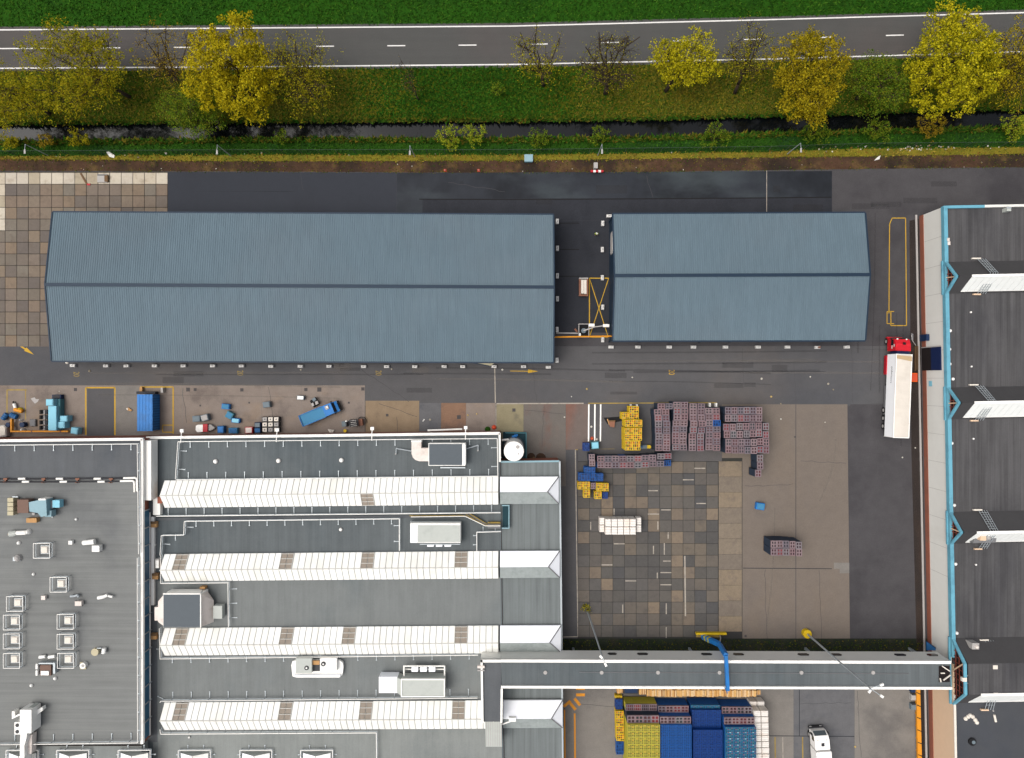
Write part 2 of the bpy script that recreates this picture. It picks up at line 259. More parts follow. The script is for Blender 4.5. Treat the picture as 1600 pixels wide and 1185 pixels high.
# ------------------------------------------------------------------ mesh helpers
class MB:
    def __init__(s): s.v = []; s.f = []
    def add(s, vs, fs):
        n = len(s.v); s.v += [tuple(p) for p in vs]; s.f += [tuple(i + n for i in f) for f in fs]; return s
    def poly(s, pts): return s.add(pts, [tuple(range(len(pts)))])
    def prism(s, poly, z0, z1):
        """poly: ccw or cw list of (x,y); straight-sided solid"""
        p = [(q[0], q[1]) for q in poly]
        a = sum(p[i][0] * p[(i + 1) % len(p)][1] - p[(i + 1) % len(p)][0] * p[i][1] for i in range(len(p)))
        if a < 0: p = p[::-1]
        n = len(p)
        return s.add([(x, y, z0) for x, y in p] + [(x, y, z1) for x, y in p],
                     [tuple(range(n - 1, -1, -1)), tuple(range(n, 2 * n))] + [(i, (i + 1) % n, n + (i + 1) % n, n + i) for i in range(n)])
    def box(s, cx, cy, z0, z1, sx, sy, rot=0.0):
        c, d = math.cos(rot), math.sin(rot)
        return s.prism([(cx + c * x * sx / 2 - d * y * sy / 2, cy + d * x * sx / 2 + c * y * sy / 2) for x, y in ((-1, -1), (1, -1), (1, 1), (-1, 1))], z0, z1)
    def bpx(s, x0, y0, x1, y1, z0, z1):
        """box whose TOP face spans these photograph pixels at height z1"""
        a = W(x0, y0, z1); b = W(x1, y1, z1)
        return s.prism([(a.x, a.y), (b.x, a.y), (b.x, b.y), (a.x, b.y)], z0, z1)
    def ppx(s, pts, z0, z1): return s.prism([W(x, y, z1)[:2] for x, y in pts], z0, z1)
    def tube(s, p, q, r, n=6, r2=None, cap=True):
        p = Vector(p); q = Vector(q); d = q - p
        if d.length < 1e-6: return s
        r2 = r if r2 is None else r2
        d.normalize(); u = d.cross(Vector((0, 0, 1)) if abs(d.z) < .95 else Vector((1, 0, 0))).normalized(); w = d.cross(u)
        vs = []
        for c, rr in ((p, r), (q, r2)):
            for i in range(n):
                a = 2 * math.pi * i / n; vs.append(c + u * (rr * math.cos(a)) + w * (rr * math.sin(a)))
        fs = [(i, n + i, n + (i + 1) % n, (i + 1) % n) for i in range(n)]
        if cap: fs += [tuple(range(n)), tuple(range(2 * n - 1, n - 1, -1))]
        return s.add(vs, fs)
    def path(s, pts, r, n=6):
        for a, b in zip(pts, pts[1:]): s.tube(a, b, r, n)
        return s
    def cyl(s, x, y, z0, z1, r, n=20, r2=None):
        return s.tube((x, y, z0), (x, y, z1), r, n, r2)
    def bar(s, p, q, w, h):
        """square-section beam between two points, w across (horizontal), h tall"""
        p = Vector(p); q = Vector(q); d = (q - p).normalized()
        u = d.cross(Vector((0, 0, 1)));  u = u.normalized() if u.length > 1e-4 else Vector((1, 0, 0)); v = u.cross(d).normalized()
        vs = []
        for c in (p, q):
            for a, b in ((-1, -1), (1, -1), (1, 1), (-1, 1)): vs.append(c + u * (a * w / 2) + v * (b * h / 2))
        return s.add(vs, [(3, 2, 1, 0), (4, 5, 6, 7)] + [(i, (i + 1) % 4, 4 + (i + 1) % 4, 4 + i) for i in range(4)])
    def dome(s, x, y, z, r, h, n=14, m=4):
        vs = []; fs = []
        for j in range(m):
            t = (math.pi / 2) * j / m
            for i in range(n):
                a = 2 * math.pi * i / n; vs.append((x + r * math.cos(t) * math.cos(a), y + r * math.cos(t) * math.sin(a), z + h * math.sin(t)))
        vs.append((x, y, z + h)); k = len(vs) - 1
        for j in range(m - 1):
            for i in range(n): fs.append((j * n + i, j * n + (i + 1) % n, (j + 1) * n + (i + 1) % n, (j + 1) * n + i))
        for i in range(n): fs.append(((m - 1) * n + i, (m - 1) * n + (i + 1) % n, k))
        return s.add(vs, fs)
    def mesh(s, name, mat=None, off=(0, 0, 0), rz=0.0):
        me = bpy.data.meshes.new(name)
        v = np.array(s.v, dtype=float) - np.array(off)
        if rz:
            c, d = math.cos(-rz), math.sin(-rz); v = np.stack([c * v[:, 0] - d * v[:, 1], d * v[:, 0] + c * v[:, 1], v[:, 2]], 1)
        me.from_pydata(v.tolist(), [], s.f)
        if mat: me.materials.append(MATS[mat])
        me.update(); return me
    def build(s, name, mat, parent=None, smooth=False):
        """link as one object; vertices are given in world metres"""
        off = Vector((0, 0, 0)); rz = 0.0; q = parent
        while q is not None: off = off + Vector(q.location); rz += q.rotation_euler[2]; q = q.parent
        org = Vector((0, 0, 0))
        me = s.mesh(name, mat, off, rz)
        if smooth: me.polygons.foreach_set('use_smooth', [True] * len(me.polygons))
        if parent is None and s.v:
            a = np.array(s.v); org = Vector(((a[:, 0].min() + a[:, 0].max()) / 2, (a[:, 1].min() + a[:, 1].max()) / 2, a[:, 2].min()))
            me.transform(Matrix.Translation(-org))
        o = bpy.data.objects.new(name, me); COL.objects.link(o); o.parent = parent; o.location = org
        return o
def inst(name, me, parent, loc, rz=0.0, scale=None):
    o = bpy.data.objects.new(name, me); COL.objects.link(o); o.parent = parent; o.location = loc; o.rotation_euler = (0, 0, rz)
    if scale: o.scale = scale
    return o
def tag(o, label, cat, group=None):
    o['label'] = label; o['category'] = cat
    if group: o['group'] = group
    return o
def struct(o): o['kind'] = 'structure'; return o
def stuff(o, label=None):
    o['kind'] = 'stuff'
    if label: o['label'] = label
    return o
def thing(name, label, cat, loc=(0, 0, 0), rz=0.0, group=None):
    o = bpy.data.objects.new(name, None); COL.objects.link(o); o.location = loc; o.rotation_euler = (0, 0, rz); o.empty_display_size = .5
    return tag(o, label, cat, group)
def quads_mesh(name, V, n, mat):
    """V: (N*n,3) array of separate n-gons"""
    N = len(V) // n; me = bpy.data.meshes.new(name)
    me.vertices.add(len(V)); me.vertices.foreach_set('co', V.astype(np.float32).ravel())
    me.loops.add(N * n); me.loops.foreach_set('vertex_index', np.arange(N * n, dtype=np.int32))
    me.polygons.add(N); me.polygons.foreach_set('loop_start', np.arange(0, N * n, n, dtype=np.int32)); me.polygons.foreach_set('loop_total', np.full(N, n, dtype=np.int32))
    me.update(calc_edges=True); me.materials.append(MATS[mat]); return me
def interp(xs, ys): return lambda x: float(np.interp(x, xs, ys))
# ================================================================== SETTING: ground, road, ditch, yard
def strip(name, ft, fb, mat, z0=0.0, z1=None, xa=-900, xb=2500, nx=120, ny=3, parent=None, jit=0.0, zf=None):
    z1 = z0 if z1 is None else z1
    mb = MB(); vs = []; fs = []
    for i in range(nx + 1):
        x = lerp(xa, xb, i / nx)
        a, b = ft(x), fb(x)
        for j in range(ny + 1):
            t = j / ny; z = lerp(z0, z1, t); jj = (random.random() - .5) * jit if (jit and j in (0, ny)) else 0
            vs.append(W(x, lerp(a, b, t) + jj, z))
    for i in range(nx):
        for j in range(ny):
            k = i * (ny + 1) + j; fs.append((k, k + 1, k + ny + 2, k + ny + 1))
    mb.add(vs, fs); o = mb.build(name, mat, parent)
    return o
def sheet(name, pts, z, mat, parent=None, kind=True):
    p = [W(x, y, z) for x, y in pts]
    a = sum(p[i].x * p[(i + 1) % len(p)].y - p[(i + 1) % len(p)].x * p[i].y for i in range(len(p)))
    if a < 0: p = p[::-1]
    o = MB().poly(p).build(name, mat, parent)
    if kind and parent is None: struct(o)
    return o
def rect(name, x0, y0, x1, y1, z, mat, parent=None): return sheet(name, [(x0, y0), (x1, y0), (x1, y1), (x0, y1)], z, mat, parent)

cst = lambda v: (lambda x: v)
road_n = interp([-900, 0, 400, 800, 1200, 1600, 2500], [50, 47, 44, 41, 31, 20, -6])
road_s = interp([-900, 0, 400, 800, 1200, 1600, 2500], [110, 107, 104.5, 101, 92.5, 81, 54])
wat_n = interp([-900, 0, 200, 400, 700, 800, 1000, 1100, 1200, 1350, 1440, 1520, 1600, 2500], [193, 192, 190.5, 189, 187, 187, 185, 182, 180, 176, 171, 169, 169, 160])
wat_s = interp([-900, 0, 200, 400, 600, 800, 1000, 1200, 1400, 1600, 2500], [224, 223, 221.5, 219, 219, 219.5, 217, 210.5, 205, 201, 190])
fringe = interp([-900, 0, 400, 800, 1200, 1350, 1600, 2500], [246, 245, 243, 243, 238, 233, 231, 222])
dirt_n = interp([-900, 0, 400, 800, 1200, 1600, 2500], [249, 248, 251, 250, 245, 240, 232])
yard_n = interp([-900, 0, 400, 800, 1000, 1200, 1600, 2500], [268, 267, 268.5, 270.5, 269.5, 266, 261.5, 255])

# one big sheet of subsoil far below everything, to the horizon
g = MB().poly([(-2500, -2500, -3.0), (2500, -2500, -3.0), (2500, 2500, -3.0), (-2500, 2500, -3.0)]).build('ground', 'dirt'); struct(g)
fld = struct(strip('grass_field', cst(-4000), lambda x: road_n(x) - 3, 'grass_field', -.03))
fld2 = struct(strip('grass_verge', lambda x: road_s(x) + 3, lambda x: wat_n(x) - 1.5, 'grass_verge', -.03, -.25, nx=240, ny=6, jit=1.2))
rd = struct(strip('road', lambda x: road_n(x) - 5, lambda x: road_s(x) + 5, 'public_road', 0.0, ny=2))
struct(strip('ditch_bank', lambda x: wat_n(x) - 2.5, lambda x: wat_n(x) + 6, 'ditch_bank', -.28, -1.5, nx=240, jit=1.0))
struct(strip('water', lambda x: wat_n(x) - 6, lambda x: wat_s(x) + 10, 'water', -1.1, ny=1))
struct(strip('grass_bank', lambda x: wat_s(x) + .3, fringe, 'grass_bank', -1.15, -.05, nx=240, ny=5, jit=1.6))
struct(strip('grass_fringe', lambda x: fringe(x) - .5, lambda x: dirt_n(x) + 1.0, 'grass_dry', -.045, -.03, nx=240, ny=2, jit=1.5))
struct(strip('dirt_path', lambda x: dirt_n(x) - 1.0, lambda x: yard_n(x) + 2.5, 'dirt', -.036, -.02, nx=240, ny=3, jit=1.6))
yard = struct(strip('yard', lambda x: yard_n(x), cst(5000), 'asphalt_brown', 0.0, nx=200, ny=1, jit=.8))

# road paint
def stroke(name, pts, w, z, mat, parent):
    """painted line of width w px along a pixel polyline"""
    mb = MB()
    for (x0, y0), (x1, y1) in zip(pts, pts[1:]):
        d = math.hypot(x1 - x0, y1 - y0); nx, ny = -(y1 - y0) / d * w / 2, (x1 - x0) / d * w / 2
        p = [W(x0 + nx, y0 + ny, z), W(x1 + nx, y1 + ny, z), W(x1 - nx, y1 - ny, z), W(x0 - nx, y0 - ny, z)]
        mb.poly(p if (p[1] - p[0]).cross(p[2] - p[0]).z > 0 else p[::-1])
    return mb.build(name, mat, parent)
for f in (road_n, road_s):
    stroke('edge_line', [(x, f(x)) for x in range(-300, 2000, 50)], 1.9, .006, 'road_paint', rd)
midr = lambda x: (road_n(x) + road_s(x)) / 2 - .8
stroke('centre_line', [(x, midr(x)) for x in (-300, -200, -100, 0, 44, 88)], 1.7, .006, 'road_paint', rd)
for i in range(-0, 15):
    x0 = 160 + i * 111.3 + (0 if i < 4 else 0)
    stroke('dash', [(x0, midr(x0)), (x0 + 28, midr(x0 + 28))], 1.7, .006, 'road_paint', rd)

# ---- yard surfaces: separate asphalt / concrete lays, each about 4 mm above the one below
def patch(name, pts, z, mat): return sheet(name, pts, z, mat, yard)
patch('asphalt_lay', [(262, 269), (620, 270), (620, 345), (262, 345)], .004, 'asphalt_blue')
patch('asphalt_lay', [(620.2, 270.5), (1300, 267.5), (1300, 345), (620.2, 345)], .004, 'asphalt_wet')
patch('asphalt_lay', [(660, 311), (1300, 309), (1300, 345), (660, 345)], .008, 'asphalt_dark')
patch('asphalt_lay', [(864, 345.2), (960, 345.2), (960, 520), (864, 520)], .004, 'asphalt_dark')
stroke('seam', [(655, 311.5), (800, 312), (1000, 311), (1200, 309.5), (1299, 308.5)], 1.6, .012, 'black', yard)
stroke('seam', [(308, 299), (460, 299.5)], .9, .012, 'asphalt_wet', yard); stroke('seam', [(308, 299), (308, 330)], .7, .012, 'asphalt_wet', yard)
for x in (349, 390, 432): stroke('seam', [(868, x), (905, x)], 1.4, .012, 'black', yard)
patch('asphalt_lay', [(-300, 541), (560, 541), (900, 541), (1400, 541), (1400, 634), (-300, 634)], .004, 'asphalt_road')
patch('asphalt_lay', [(864, 521), (960, 521), (960, 541.2), (864, 541.2)], .004, 'asphalt_brown')
stroke('seam', [(1055, 580), (1290, 581)], .8, .008, 'asphalt_dark', yard)
stroke('joint_line', [(773, 574), (774, 630)], 1.6, .012, 'worn_paint', yard)
apron = rect('apron', -300, 602.5, 570, 690, .010, 'concrete_tan'); struct(apron)
for k in range(-4, 9): stroke('apron_joint', [(25 + 62 * k + 12, 603), (25 + 62 * k + 12, 680)], .5, .014, 'asphalt_grey', apron)
patch('asphalt_lay', [(136, 605), (180, 605), (180, 690), (136, 690)], .0142, 'asphalt_road')
patch('asphalt_lay', [(180.2, 603), (222, 603), (222, 690), (180.2, 690)], .0142, 'asphalt_grey')
patch('concrete_lay', [(571, 626.5), (655, 626.5), (655, 690), (571, 690)], .010, 'concrete_sand')
patch('concrete_lay', [(655.2, 630), (689, 630), (689, 690), (655.2, 690)], .010, 'concrete_grey')
patch('concrete_lay', [(689.2, 630), (728, 630), (728, 690), (689.2, 690)], .010, 'concrete_orange')
patch('concrete_lay', [(728.2, 630), (774, 630), (774, 690), (728.2, 690)], .010, 'concrete_tan')
patch('concrete_lay', [(776, 631.5), (818, 631.5), (818, 690), (776, 690)], .010, 'concrete_pale')
patch('asphalt_lay', [(818.2, 631.5), (884, 631.5), (884, 760), (818.2, 760)], .010, 'asphalt_rust')
patch('asphalt_lay', [(884.2, 631.5), (919, 631.5), (919, 703), (884.2, 703)], .010, 'asphalt_rusty')
patch('asphalt_lay', [(860, 703.2), (902, 703.2), (902, 1010), (860, 1010)], .009, 'asphalt_road')
patch('asphalt_lay', [(919.2, 631.5), (1128, 631.5), (1128, 716), (919.2, 716)], .010, 'asphalt_road')
patch('asphalt_lay', [(1128.2, 632), (1243, 632), (1243, 1001), (1160, 1001), (1160, 716), (1128.2, 716)], .010, 'asphalt_red')
patch('asphalt_lay', [(1244, 632), (1324, 632), (1328, 1001), (1244, 1001)], .010, 'asphalt_red')
for y in (888,): stroke('seam', [(1161, y), (1300, y + 1)], 1.1, .016, 'asphalt_dark', yard)
patch('concrete_lay', [(1303, 879.5), (1327, 879.5), (1327, 896), (1312, 896), (1312, 889), (1303, 889)], .016, 'asphalt_grey')
patch('asphalt_lay', [(1328.2, 632), (1440, 632), (1444, 1001), (1328.2, 1001)], .006, 'asphalt_brown')
stroke('kerb_line', [(776, 631), (912, 630.5)], 1.8, .018, 'worn_paint', yard)
stroke('kerb_line', [(919, 630.5), (1120, 629.5)], 1.6, .018, 'yellow_old', yard)
stroke('kerb_line', [(775, 631), (775, 676)], 1.2, .018, 'worn_paint', yard)
stroke('kerb_line', [(899, 703), (903, 995), (880, 995.5)], 1.5, .018, 'worn_paint', yard)
stroke('kerb_line', [(899, 703), (960, 702)], 1.2, .018, 'yellow_old', yard)
patch('dirt_lay', [(1421, 345), (1436, 342), (1446, 1000), (1452, 1200), (1441, 1200), (1432, 1000), (1424, 700)], .0302, 'wall_dirt')
mossy = struct(rect('moss_strip', 878, 998, 1452, 1035, .022, 'moss'))
patch('asphalt_lay', [(870, 1035), (1240, 1035), (1240, 1900), (870, 1900)], .004, 'asphalt_grey')
patch('asphalt_lay', [(1240.2, 1035), (1335, 1035), (1335, 1900), (1240.2, 1900)], .004, 'concrete_grey')
patch('asphalt_lay', [(1335.2, 1035), (1436, 1035), (1440, 1900), (1335.2, 1900)], .004, 'asphalt_grey')
stroke('seam', [(1202, 1150), (1335, 1151)], 1.2, .010, 'asphalt_dark', yard); stroke('seam', [(1249, 1060), (1249, 1150)], 1.0, .010, 'asphalt_dark', yard)
stroke('bay_line', [(1211, 1152), (1212, 1230)], 1.8, .012, 'yellow_old', yard); stroke('bay_line', [(1223, 1152), (1224, 1230)], 1.2, .012, 'worn_paint', yard); stroke('bay_line', [(1254, 1152), (1255, 1230)], 1.8, .012, 'yellow_old', yard)
# tyre tracks, tar joints and repairs as thin real lays
rr0 = random.Random(3)
for i in range(9):
    y = rr0.uniform(548, 625); x = rr0.uniform(-50, 1200); l = rr0.uniform(120, 420); sag = rr0.uniform(-6, 6)
    for dy in (0, 17.5): stroke('tyre_track', [(x + l * k / 6, y + dy + sag * (k / 6) ** 2) for k in range(7)], rr0.uniform(1.5, 3.2), .0225 + .0002 * i, rr0.choice(('tyre_mark', 'tyre_mark', 'pale_mark')), yard)
for i in range(5):
    x = rr0.uniform(1340, 1420); y = rr0.uniform(300, 800); l = rr0.uniform(80, 300)
    stroke('tyre_track', [(x + (i % 3 - 1) * k * k * .2, y + l * k / 6) for k in range(7)], rr0.uniform(1.5, 3), .0265 + .0002 * i, 'tyre_mark', yard)
for i in range(2):
    x = rr0.uniform(1165, 1310); y = rr0.uniform(640, 800); l = rr0.uniform(60, 200)
    stroke('tyre_track', [(x + (i % 5 - 2) * k * k * .35, y + l * k / 6) for k in range(7)], rr0.uniform(1.5, 3), .0295 + .0002 * i, rr0.choice(('tyre_mark', 'pale_mark')), yard)
def crack(x0, y0, x1, y1, w=.5, m='asphalt_brown', z=.0215):
    n = max(3, int(math.hypot(x1 - x0, y1 - y0) / 9)); pts = []
    for k in range(n + 1): t = k / n; pts.append((lerp(x0, x1, t) + rr0.uniform(-1.1, 1.1), lerp(y0, y1, t) + rr0.uniform(-1.1, 1.1)))
    stroke('crack', pts, w, z, m, yard)
for a in ((560, 575, 640, 628), (830, 545, 838, 628), (1240, 545, 1243, 630), (1330, 545, 1332, 630), (1160, 545, 1162, 600), (1335, 632, 1437, 631), (1330, 745, 1440, 744), (1336, 545, 1400, 548), (420, 606, 430, 676), (285, 607, 292, 660), (592, 630, 652, 652), (620, 652, 622, 676), (1165, 760, 1240, 757), (1250, 720, 1322, 724), (1195, 890, 1198, 998), (1280, 892, 1283, 998), (700, 285, 790, 300), (1010, 275, 1020, 308), (470, 272, 474, 298), (905, 1100, 960, 1104), (1250, 1100, 1330, 1098), (1340, 1080, 1345, 1185), (820, 640, 880, 648), (850, 634, 846, 700)): crack(*a)
for i in range(26):    # small square and long patches of newer or older tarmac
    x = rr0.choice((rr0.uniform(0, 1300), rr0.uniform(620, 1250))); y = rr0.uniform(546, 620); w = rr0.uniform(6, 60); h = rr0.uniform(4, 14)
    if i > 16: x = rr0.uniform(640, 1500); y = rr0.uniform(275, 322)
    rect('repair', x, y, x + w, y + h, .0205 + .00002 * i, rr0.choice(('tyre_mark', 'tyre_mark', 'pale_mark')) if i <= 16 else 'tyre_mark', yard)
for (x0, y0, x1, y1, m) in ((300, 606, 420, 640, 'concrete_grey'), (1000, 560, 1180, 600, 'asphalt_grey')):
    pass

# ---- painted signs on the tarmac
def ytext(txt, px, py, h_px, rot, z, mat, parent, name='painted_number', tilt=None, sx=1.0):
    cu = bpy.data.curves.new(name, 'FONT'); cu.body = txt; cu.size = 1.0; cu.align_x = 'CENTER'; cu.align_y = 'CENTER'
    o = bpy.data.objects.new(name, cu); COL.objects.link(o)
    dg = bpy.context.evaluated_depsgraph_get(); me = bpy.data.meshes.new_from_object(o.evaluated_get(dg)); bpy.data.objects.remove(o)
    me.materials.clear(); me.materials.append(MATS[mat])
    s = h_px * K(z) / .72
    me.transform(Matrix.Diagonal((s * sx, s, 1, 1)))
    p = W(px, py, z)
    q = bpy.data.objects.new(name, me); COL.objects.link(q); q.parent = parent; q.location = p - (Vector(parent.location) if parent else Vector()); q.rotation_euler = (0, 0, rot)
    return q
for x, y in ((119, 585), (375, 583), (591, 583), (1049, 582)):
    ytext('20', x, y, 9.5, -math.pi / 2, .016, 'yellow_old' if x < 1000 else 'yellow_paint', yard, sx=.62)
def arrow(name, p, q, w, head, hw, parent, mat):
    p = W(*p, .016); q = W(*q, .016); d = (q - p).normalized(); n = Vector((-d.y, d.x, 0)); k = K(0); w *= k; head *= k; hw *= k
    b = q - d * head
    MB().poly([p - n * w / 2, b - n * w / 2, b - n * hw / 2, q, b + n * hw / 2, b + n * w / 2, p + n * w / 2]).build(name, mat, parent)
arrow('painted_arrow', (797, 580), (841, 580.5), 1.1, 16, 6, yard, 'yellow_paint')
arrow('painted_arrow', (32, 541), (53, 554.5), 2.4, 16, 6.5, yard, 'yellow_paint')
YL = lambda pts, w=1.8, m='yellow_paint', z=.020: stroke('painted_line', pts, w, z, m, yard)
YL([(134, 680), (134, 606), (179.5, 606), (179.5, 680)], 2.2); YL([(219, 612), (219, 605), (270.5, 605), (270.5, 678)], 2.0); YL([(254, 676), (254, 664.5), (270, 664.5)], 1.5); YL([(254, 675.5), (270, 675.5)], 1.5)
YL([(11, 646), (11, 609.5), (42, 609.5)], 1.9, 'yellow_old'); YL([(40, 609.5), (40, 656)], 1.5, 'yellow_old')
YL([(1389, 490), (1390, 350), (1394, 341), (1415, 341), (1416.5, 509), (1392, 509), (1392, 487)], 1.3); YL([(1397, 487), (1386, 487), (1386, 506), (1397, 506)], 1.2)
YL([(921, 435), (951, 435)], 1.6); YL([(921, 435), (921, 527), (950, 527)], 1.6); YL([(951, 435), (921, 527)], 1.2, z=.024); YL([(921, 435), (950, 526)], 1.2, z=.028)
stroke('kerb_line', [(1198, 267), (1198, 331)], .9, .016, 'worn_paint', yard)
for pts in ([(900, 1076), (914, 1076)], [(900, 1086), (914, 1086)], ):
    stroke('hatch_bar', pts, 4.5, .014, 'orange_paint', yard)
for (x, y, a) in ((902, 1097, 50), (895, 1104, 50), (886, 1100, -40)):
    c, s = math.cos(R(a)) * 7, math.sin(R(a)) * 7; stroke('hatch_bar', [(x - c, y - s), (x + c, y + s)], 4.5, .018, 'orange_paint', yard)
stroke('painted_line', [(898, 1115), (899, 1240)], 2.6, .014, 'orange_paint', yard)

# ---- drain covers
def drain(x, y, s=4.6):
    p = W(x, y); me = MB(); h = s * K(0) / 2
    me.box(p.x, p.y, .0, .024, 2 * h, 2 * h)
    for i in range(3): me.box(p.x, p.y - h * .6 + i * h * .6, .024, .034, 1.7 * h, h * .22)
    me.build('drain_cover', 'drain', yard)
for x, y, s in ((294, 609, 6), (305, 609, 4.6), (378, 609.5, 5), (478, 609, 5), (499, 609, 6.5), (567, 608, 5), (118, 609, 5), (313, 634, 2.6), (389.5, 629.5, 2.6), (545, 629.5, 3), (803, 641, 5), (717, 652, 6), (605, 649, 4), (1242, 683, 2.6), (1060, 989, 4), (1165, 994, 3.4)):
    drain(x, y, s)
sheet('pale_stain', [(48, 623), (54, 621), (56, 624), (61, 624), (59, 628), (54.5, 631), (51, 627)], .026, 'grey_light', yard)

# ---- concrete paving slabs, each one laid singly
def slab_mesh(mat, w, h):
    mb = MB(); c = .035
    a = [(-w / 2, -h / 2), (w / 2, -h / 2), (w / 2, h / 2), (-w / 2, h / 2)]; b = [(x - math.copysign(c, x), y - math.copysign(c, y)) for x, y in a]
    vs = [(x, y, .0) for x, y in a] + [(x, y, .034) for x, y in a] + [(x, y, .048) for x, y in b]
    fs = [(8, 9, 10, 11)] + [(i, (i + 1) % 4, 4 + (i + 1) % 4, 4 + i) for i in range(4)] + [(4 + i, 4 + (i + 1) % 4, 8 + (i + 1) % 4, 8 + i) for i in range(4)]
    return mb.add(vs, fs).mesh('slab', mat)
p18 = 18.12 * K(0); SM = {m: slab_mesh(m, p18 - g_, p18 - g_) for m, g_ in (('slab_brown', .09), ('slab_cream', .09), ('slab_grey', .05))}
bed = struct(sheet('slab_bed', [(-120, 269), (262, 269), (262, 345), (90, 345), (90, 541.5), (-120, 541.5)], .016, 'joint'))
xs = [8.5 + 18.12 * i - 18.12 for i in range(-1, 15)]
n = 0
for i, x in enumerate(xs):
    for j in range(15):
        y = 270 + 18.15 * j
        if x > 262 - 10 or (x > 85 and y > 326): continue
        m = 'slab_cream' if j == 0 or (x < 5 and j < 5) else 'slab_brown'
        p = W(x + 9.06, y + 9.06); o = inst('slab', SM[m], bed, (p.x - bed.location.x, p.y - bed.location.y, .004 + random.uniform(-.006, .006)), random.choice((0, 1, 2, 3)) * math.pi / 2 + random.uniform(-.004, .004))
        n += 1
bed2 = struct(sheet('slab_bed', [(903, 716), (1160, 716), (1160, 999), (903, 999)], .018, 'joint_grey'))
for i in range(12):
    for j in range(15):
        x = 902.8 + 18.27 * i; y = 721.5 + 18.27 * j
        p = W(x + 9.1, y + 9.1); inst('slab', SM['slab_grey'], bed2, (p.x - bed2.location.x, p.y - bed2.location.y, .004 + random.uniform(-.006, .006)), random.choice((0, 1, 2, 3)) * math.pi / 2 + random.uniform(-.004, .004))
st = slab_mesh('slab_tan', 36.5 * K(0) - .04, 24.2 * K(0) - .03)
for j in range(11):
    p = W(1141, 733 + 24.2 * j); inst('slab', st, bed2, (p.x - bed2.location.x, p.y - bed2.location.y, .004))
patch('asphalt_lay', [(903, 702), (1128, 702), (1128, 721), (903, 721)], .0182, 'asphalt_road')
for (x0, y0, x1, y1) in ((1085, 732, 1102, 732), (1067, 750, 1084, 750), (1013, 767, 1028, 767), (1088, 787, 1103, 787), (1012, 803.5, 1030, 803.5), (1033, 797, 1048, 797), (1028, 815, 1028, 828), (959, 850, 976, 850), (1021, 853, 1021, 866), (1038, 849, 1038, 867),
        (1036, 877, 1048, 877), (940, 883, 957, 883), (1032, 895, 1049, 895), (977, 908, 994, 908), (1027, 895, 1027, 904), (1032, 914, 1049, 914), (1041, 943, 1041, 960), (1041, 980, 1041, 997), (973, 945, 973, 958), (1070, 869, 1071, 963), (1044, 832, 1044, 842), (959.5, 795, 959.5, 805), (923, 816, 923, 828)):
    stroke('paint_mark', [(x0, y0), (x1, y1)], 1.6 if x0 < 1068 or x0 > 1072 else 2.0, .085, 'worn_paint', bed2)

# ---- loading strip with white rails in front of the crates
for x in (920, 929.5, 938.5):
    a = W(x, 632); b = W(x - .5, 690); MB().bar((a.x, a.y, .06), (b.x, b.y, .06), .22, .12).build('floor_rail', 'coping_white', yard)
# ---- small scattered litter on tarmac
mb = MB()
for (x, y) in ((785, 578), (612, 577), (893, 620), (917, 608), (1205, 620), (1220, 631), (1190, 592), (1266, 589), (1294, 600), (1302, 609), (1289, 660), (1220, 655), (882, 652), (924, 667), (932, 720), (672, 656), (731, 649), (93, 612), (745, 647), (988, 590), (470, 578), (140, 580), (1430, 700), (1410, 715), (1336, 1167)):
    p = W(x, y); r = random.uniform(.10, .22); mb.dome(p.x, p.y, .03, r, r * .7, 7, 2)
stuff(mb.build('litter', 'rubble'), 'small pale scraps lying on the tarmac of the yard')

# ---- grass blades (uncountable), one object per lawn
def blades(name, mat, n, fx, z, size, label, flat=.5):
    x = rng.uniform(-60, 1660, n); t = rng.random(n)
    P = np.array([fx(a, b) for a, b in zip(x, t)])          # (n,3) world
    ang = rng.uniform(0, 2 * math.pi, n); s = size * rng.uniform(.5, 1.4, n)
    u = np.stack([np.cos(ang), np.sin(ang), np.zeros(n)], 1) * (s * .35)[:, None]
    lean = rng.uniform(0, 2 * math.pi, n); q = np.stack([np.cos(lean) * s * .9, np.sin(lean) * s * .9, s * rng.uniform(.35, .9, n)], 1)
    V = np.empty((n * 3, 3)); V[0::3] = P - u; V[1::3] = P + u; V[2::3] = P + q
    o = bpy.data.objects.new(name, quads_mesh(name, V, 3, mat)); COL.objects.link(o); stuff(o, label); return o
def lawn(ft, fb, z0, z1): return lambda x, t: tuple(W(x, lerp(ft(x), fb(x), t), lerp(z0, z1, t)))
blades('grass', 'grass_blade_green', 26000, lawn(cst(-30), lambda x: road_n(x) - 4, 0, 0), 0, .34, 'dark green meadow grass beyond the public road')
blades('grass', 'grass_blade_green', 12000, lawn(lambda x: road_s(x) + 4, lambda x: wat_n(x) - 2, -.02, -.25), 0, .34, 'green verge grass between road and ditch')
def verge_dry(x, t):
    # drier olive and golden grass towards both ends of the verge
    x = rng.choice((rng.uniform(-60, 330), rng.normal(470, 70), rng.uniform(900, 1660), rng.normal(1100, 110)))
    return tuple(W(x, lerp(road_s(x) + 4, wat_n(x) - 2, t), lerp(-.02, -.25, t)))
blades('grass', 'grass_blade_green', 16000, lambda x, t: (lambda q: tuple(W(q, lerp(road_s(q) + 4, wat_n(q) - 2, t), lerp(-.02, -.25, t))))(720 + 110 * rng.normal()), 0, .36, 'fresh green grass in the middle of the verge')
blades('grass', 'leaf_gold_grass', 30000, verge_dry, 0, .36, 'olive and golden dry grass at both ends of the verge')
blades('grass', 'grass_blade_green', 11000, lawn(lambda x: wat_s(x) + 2, lambda x: fringe(x), -1.05, -.05), 0, .32, 'green grass on the bank south of the ditch')
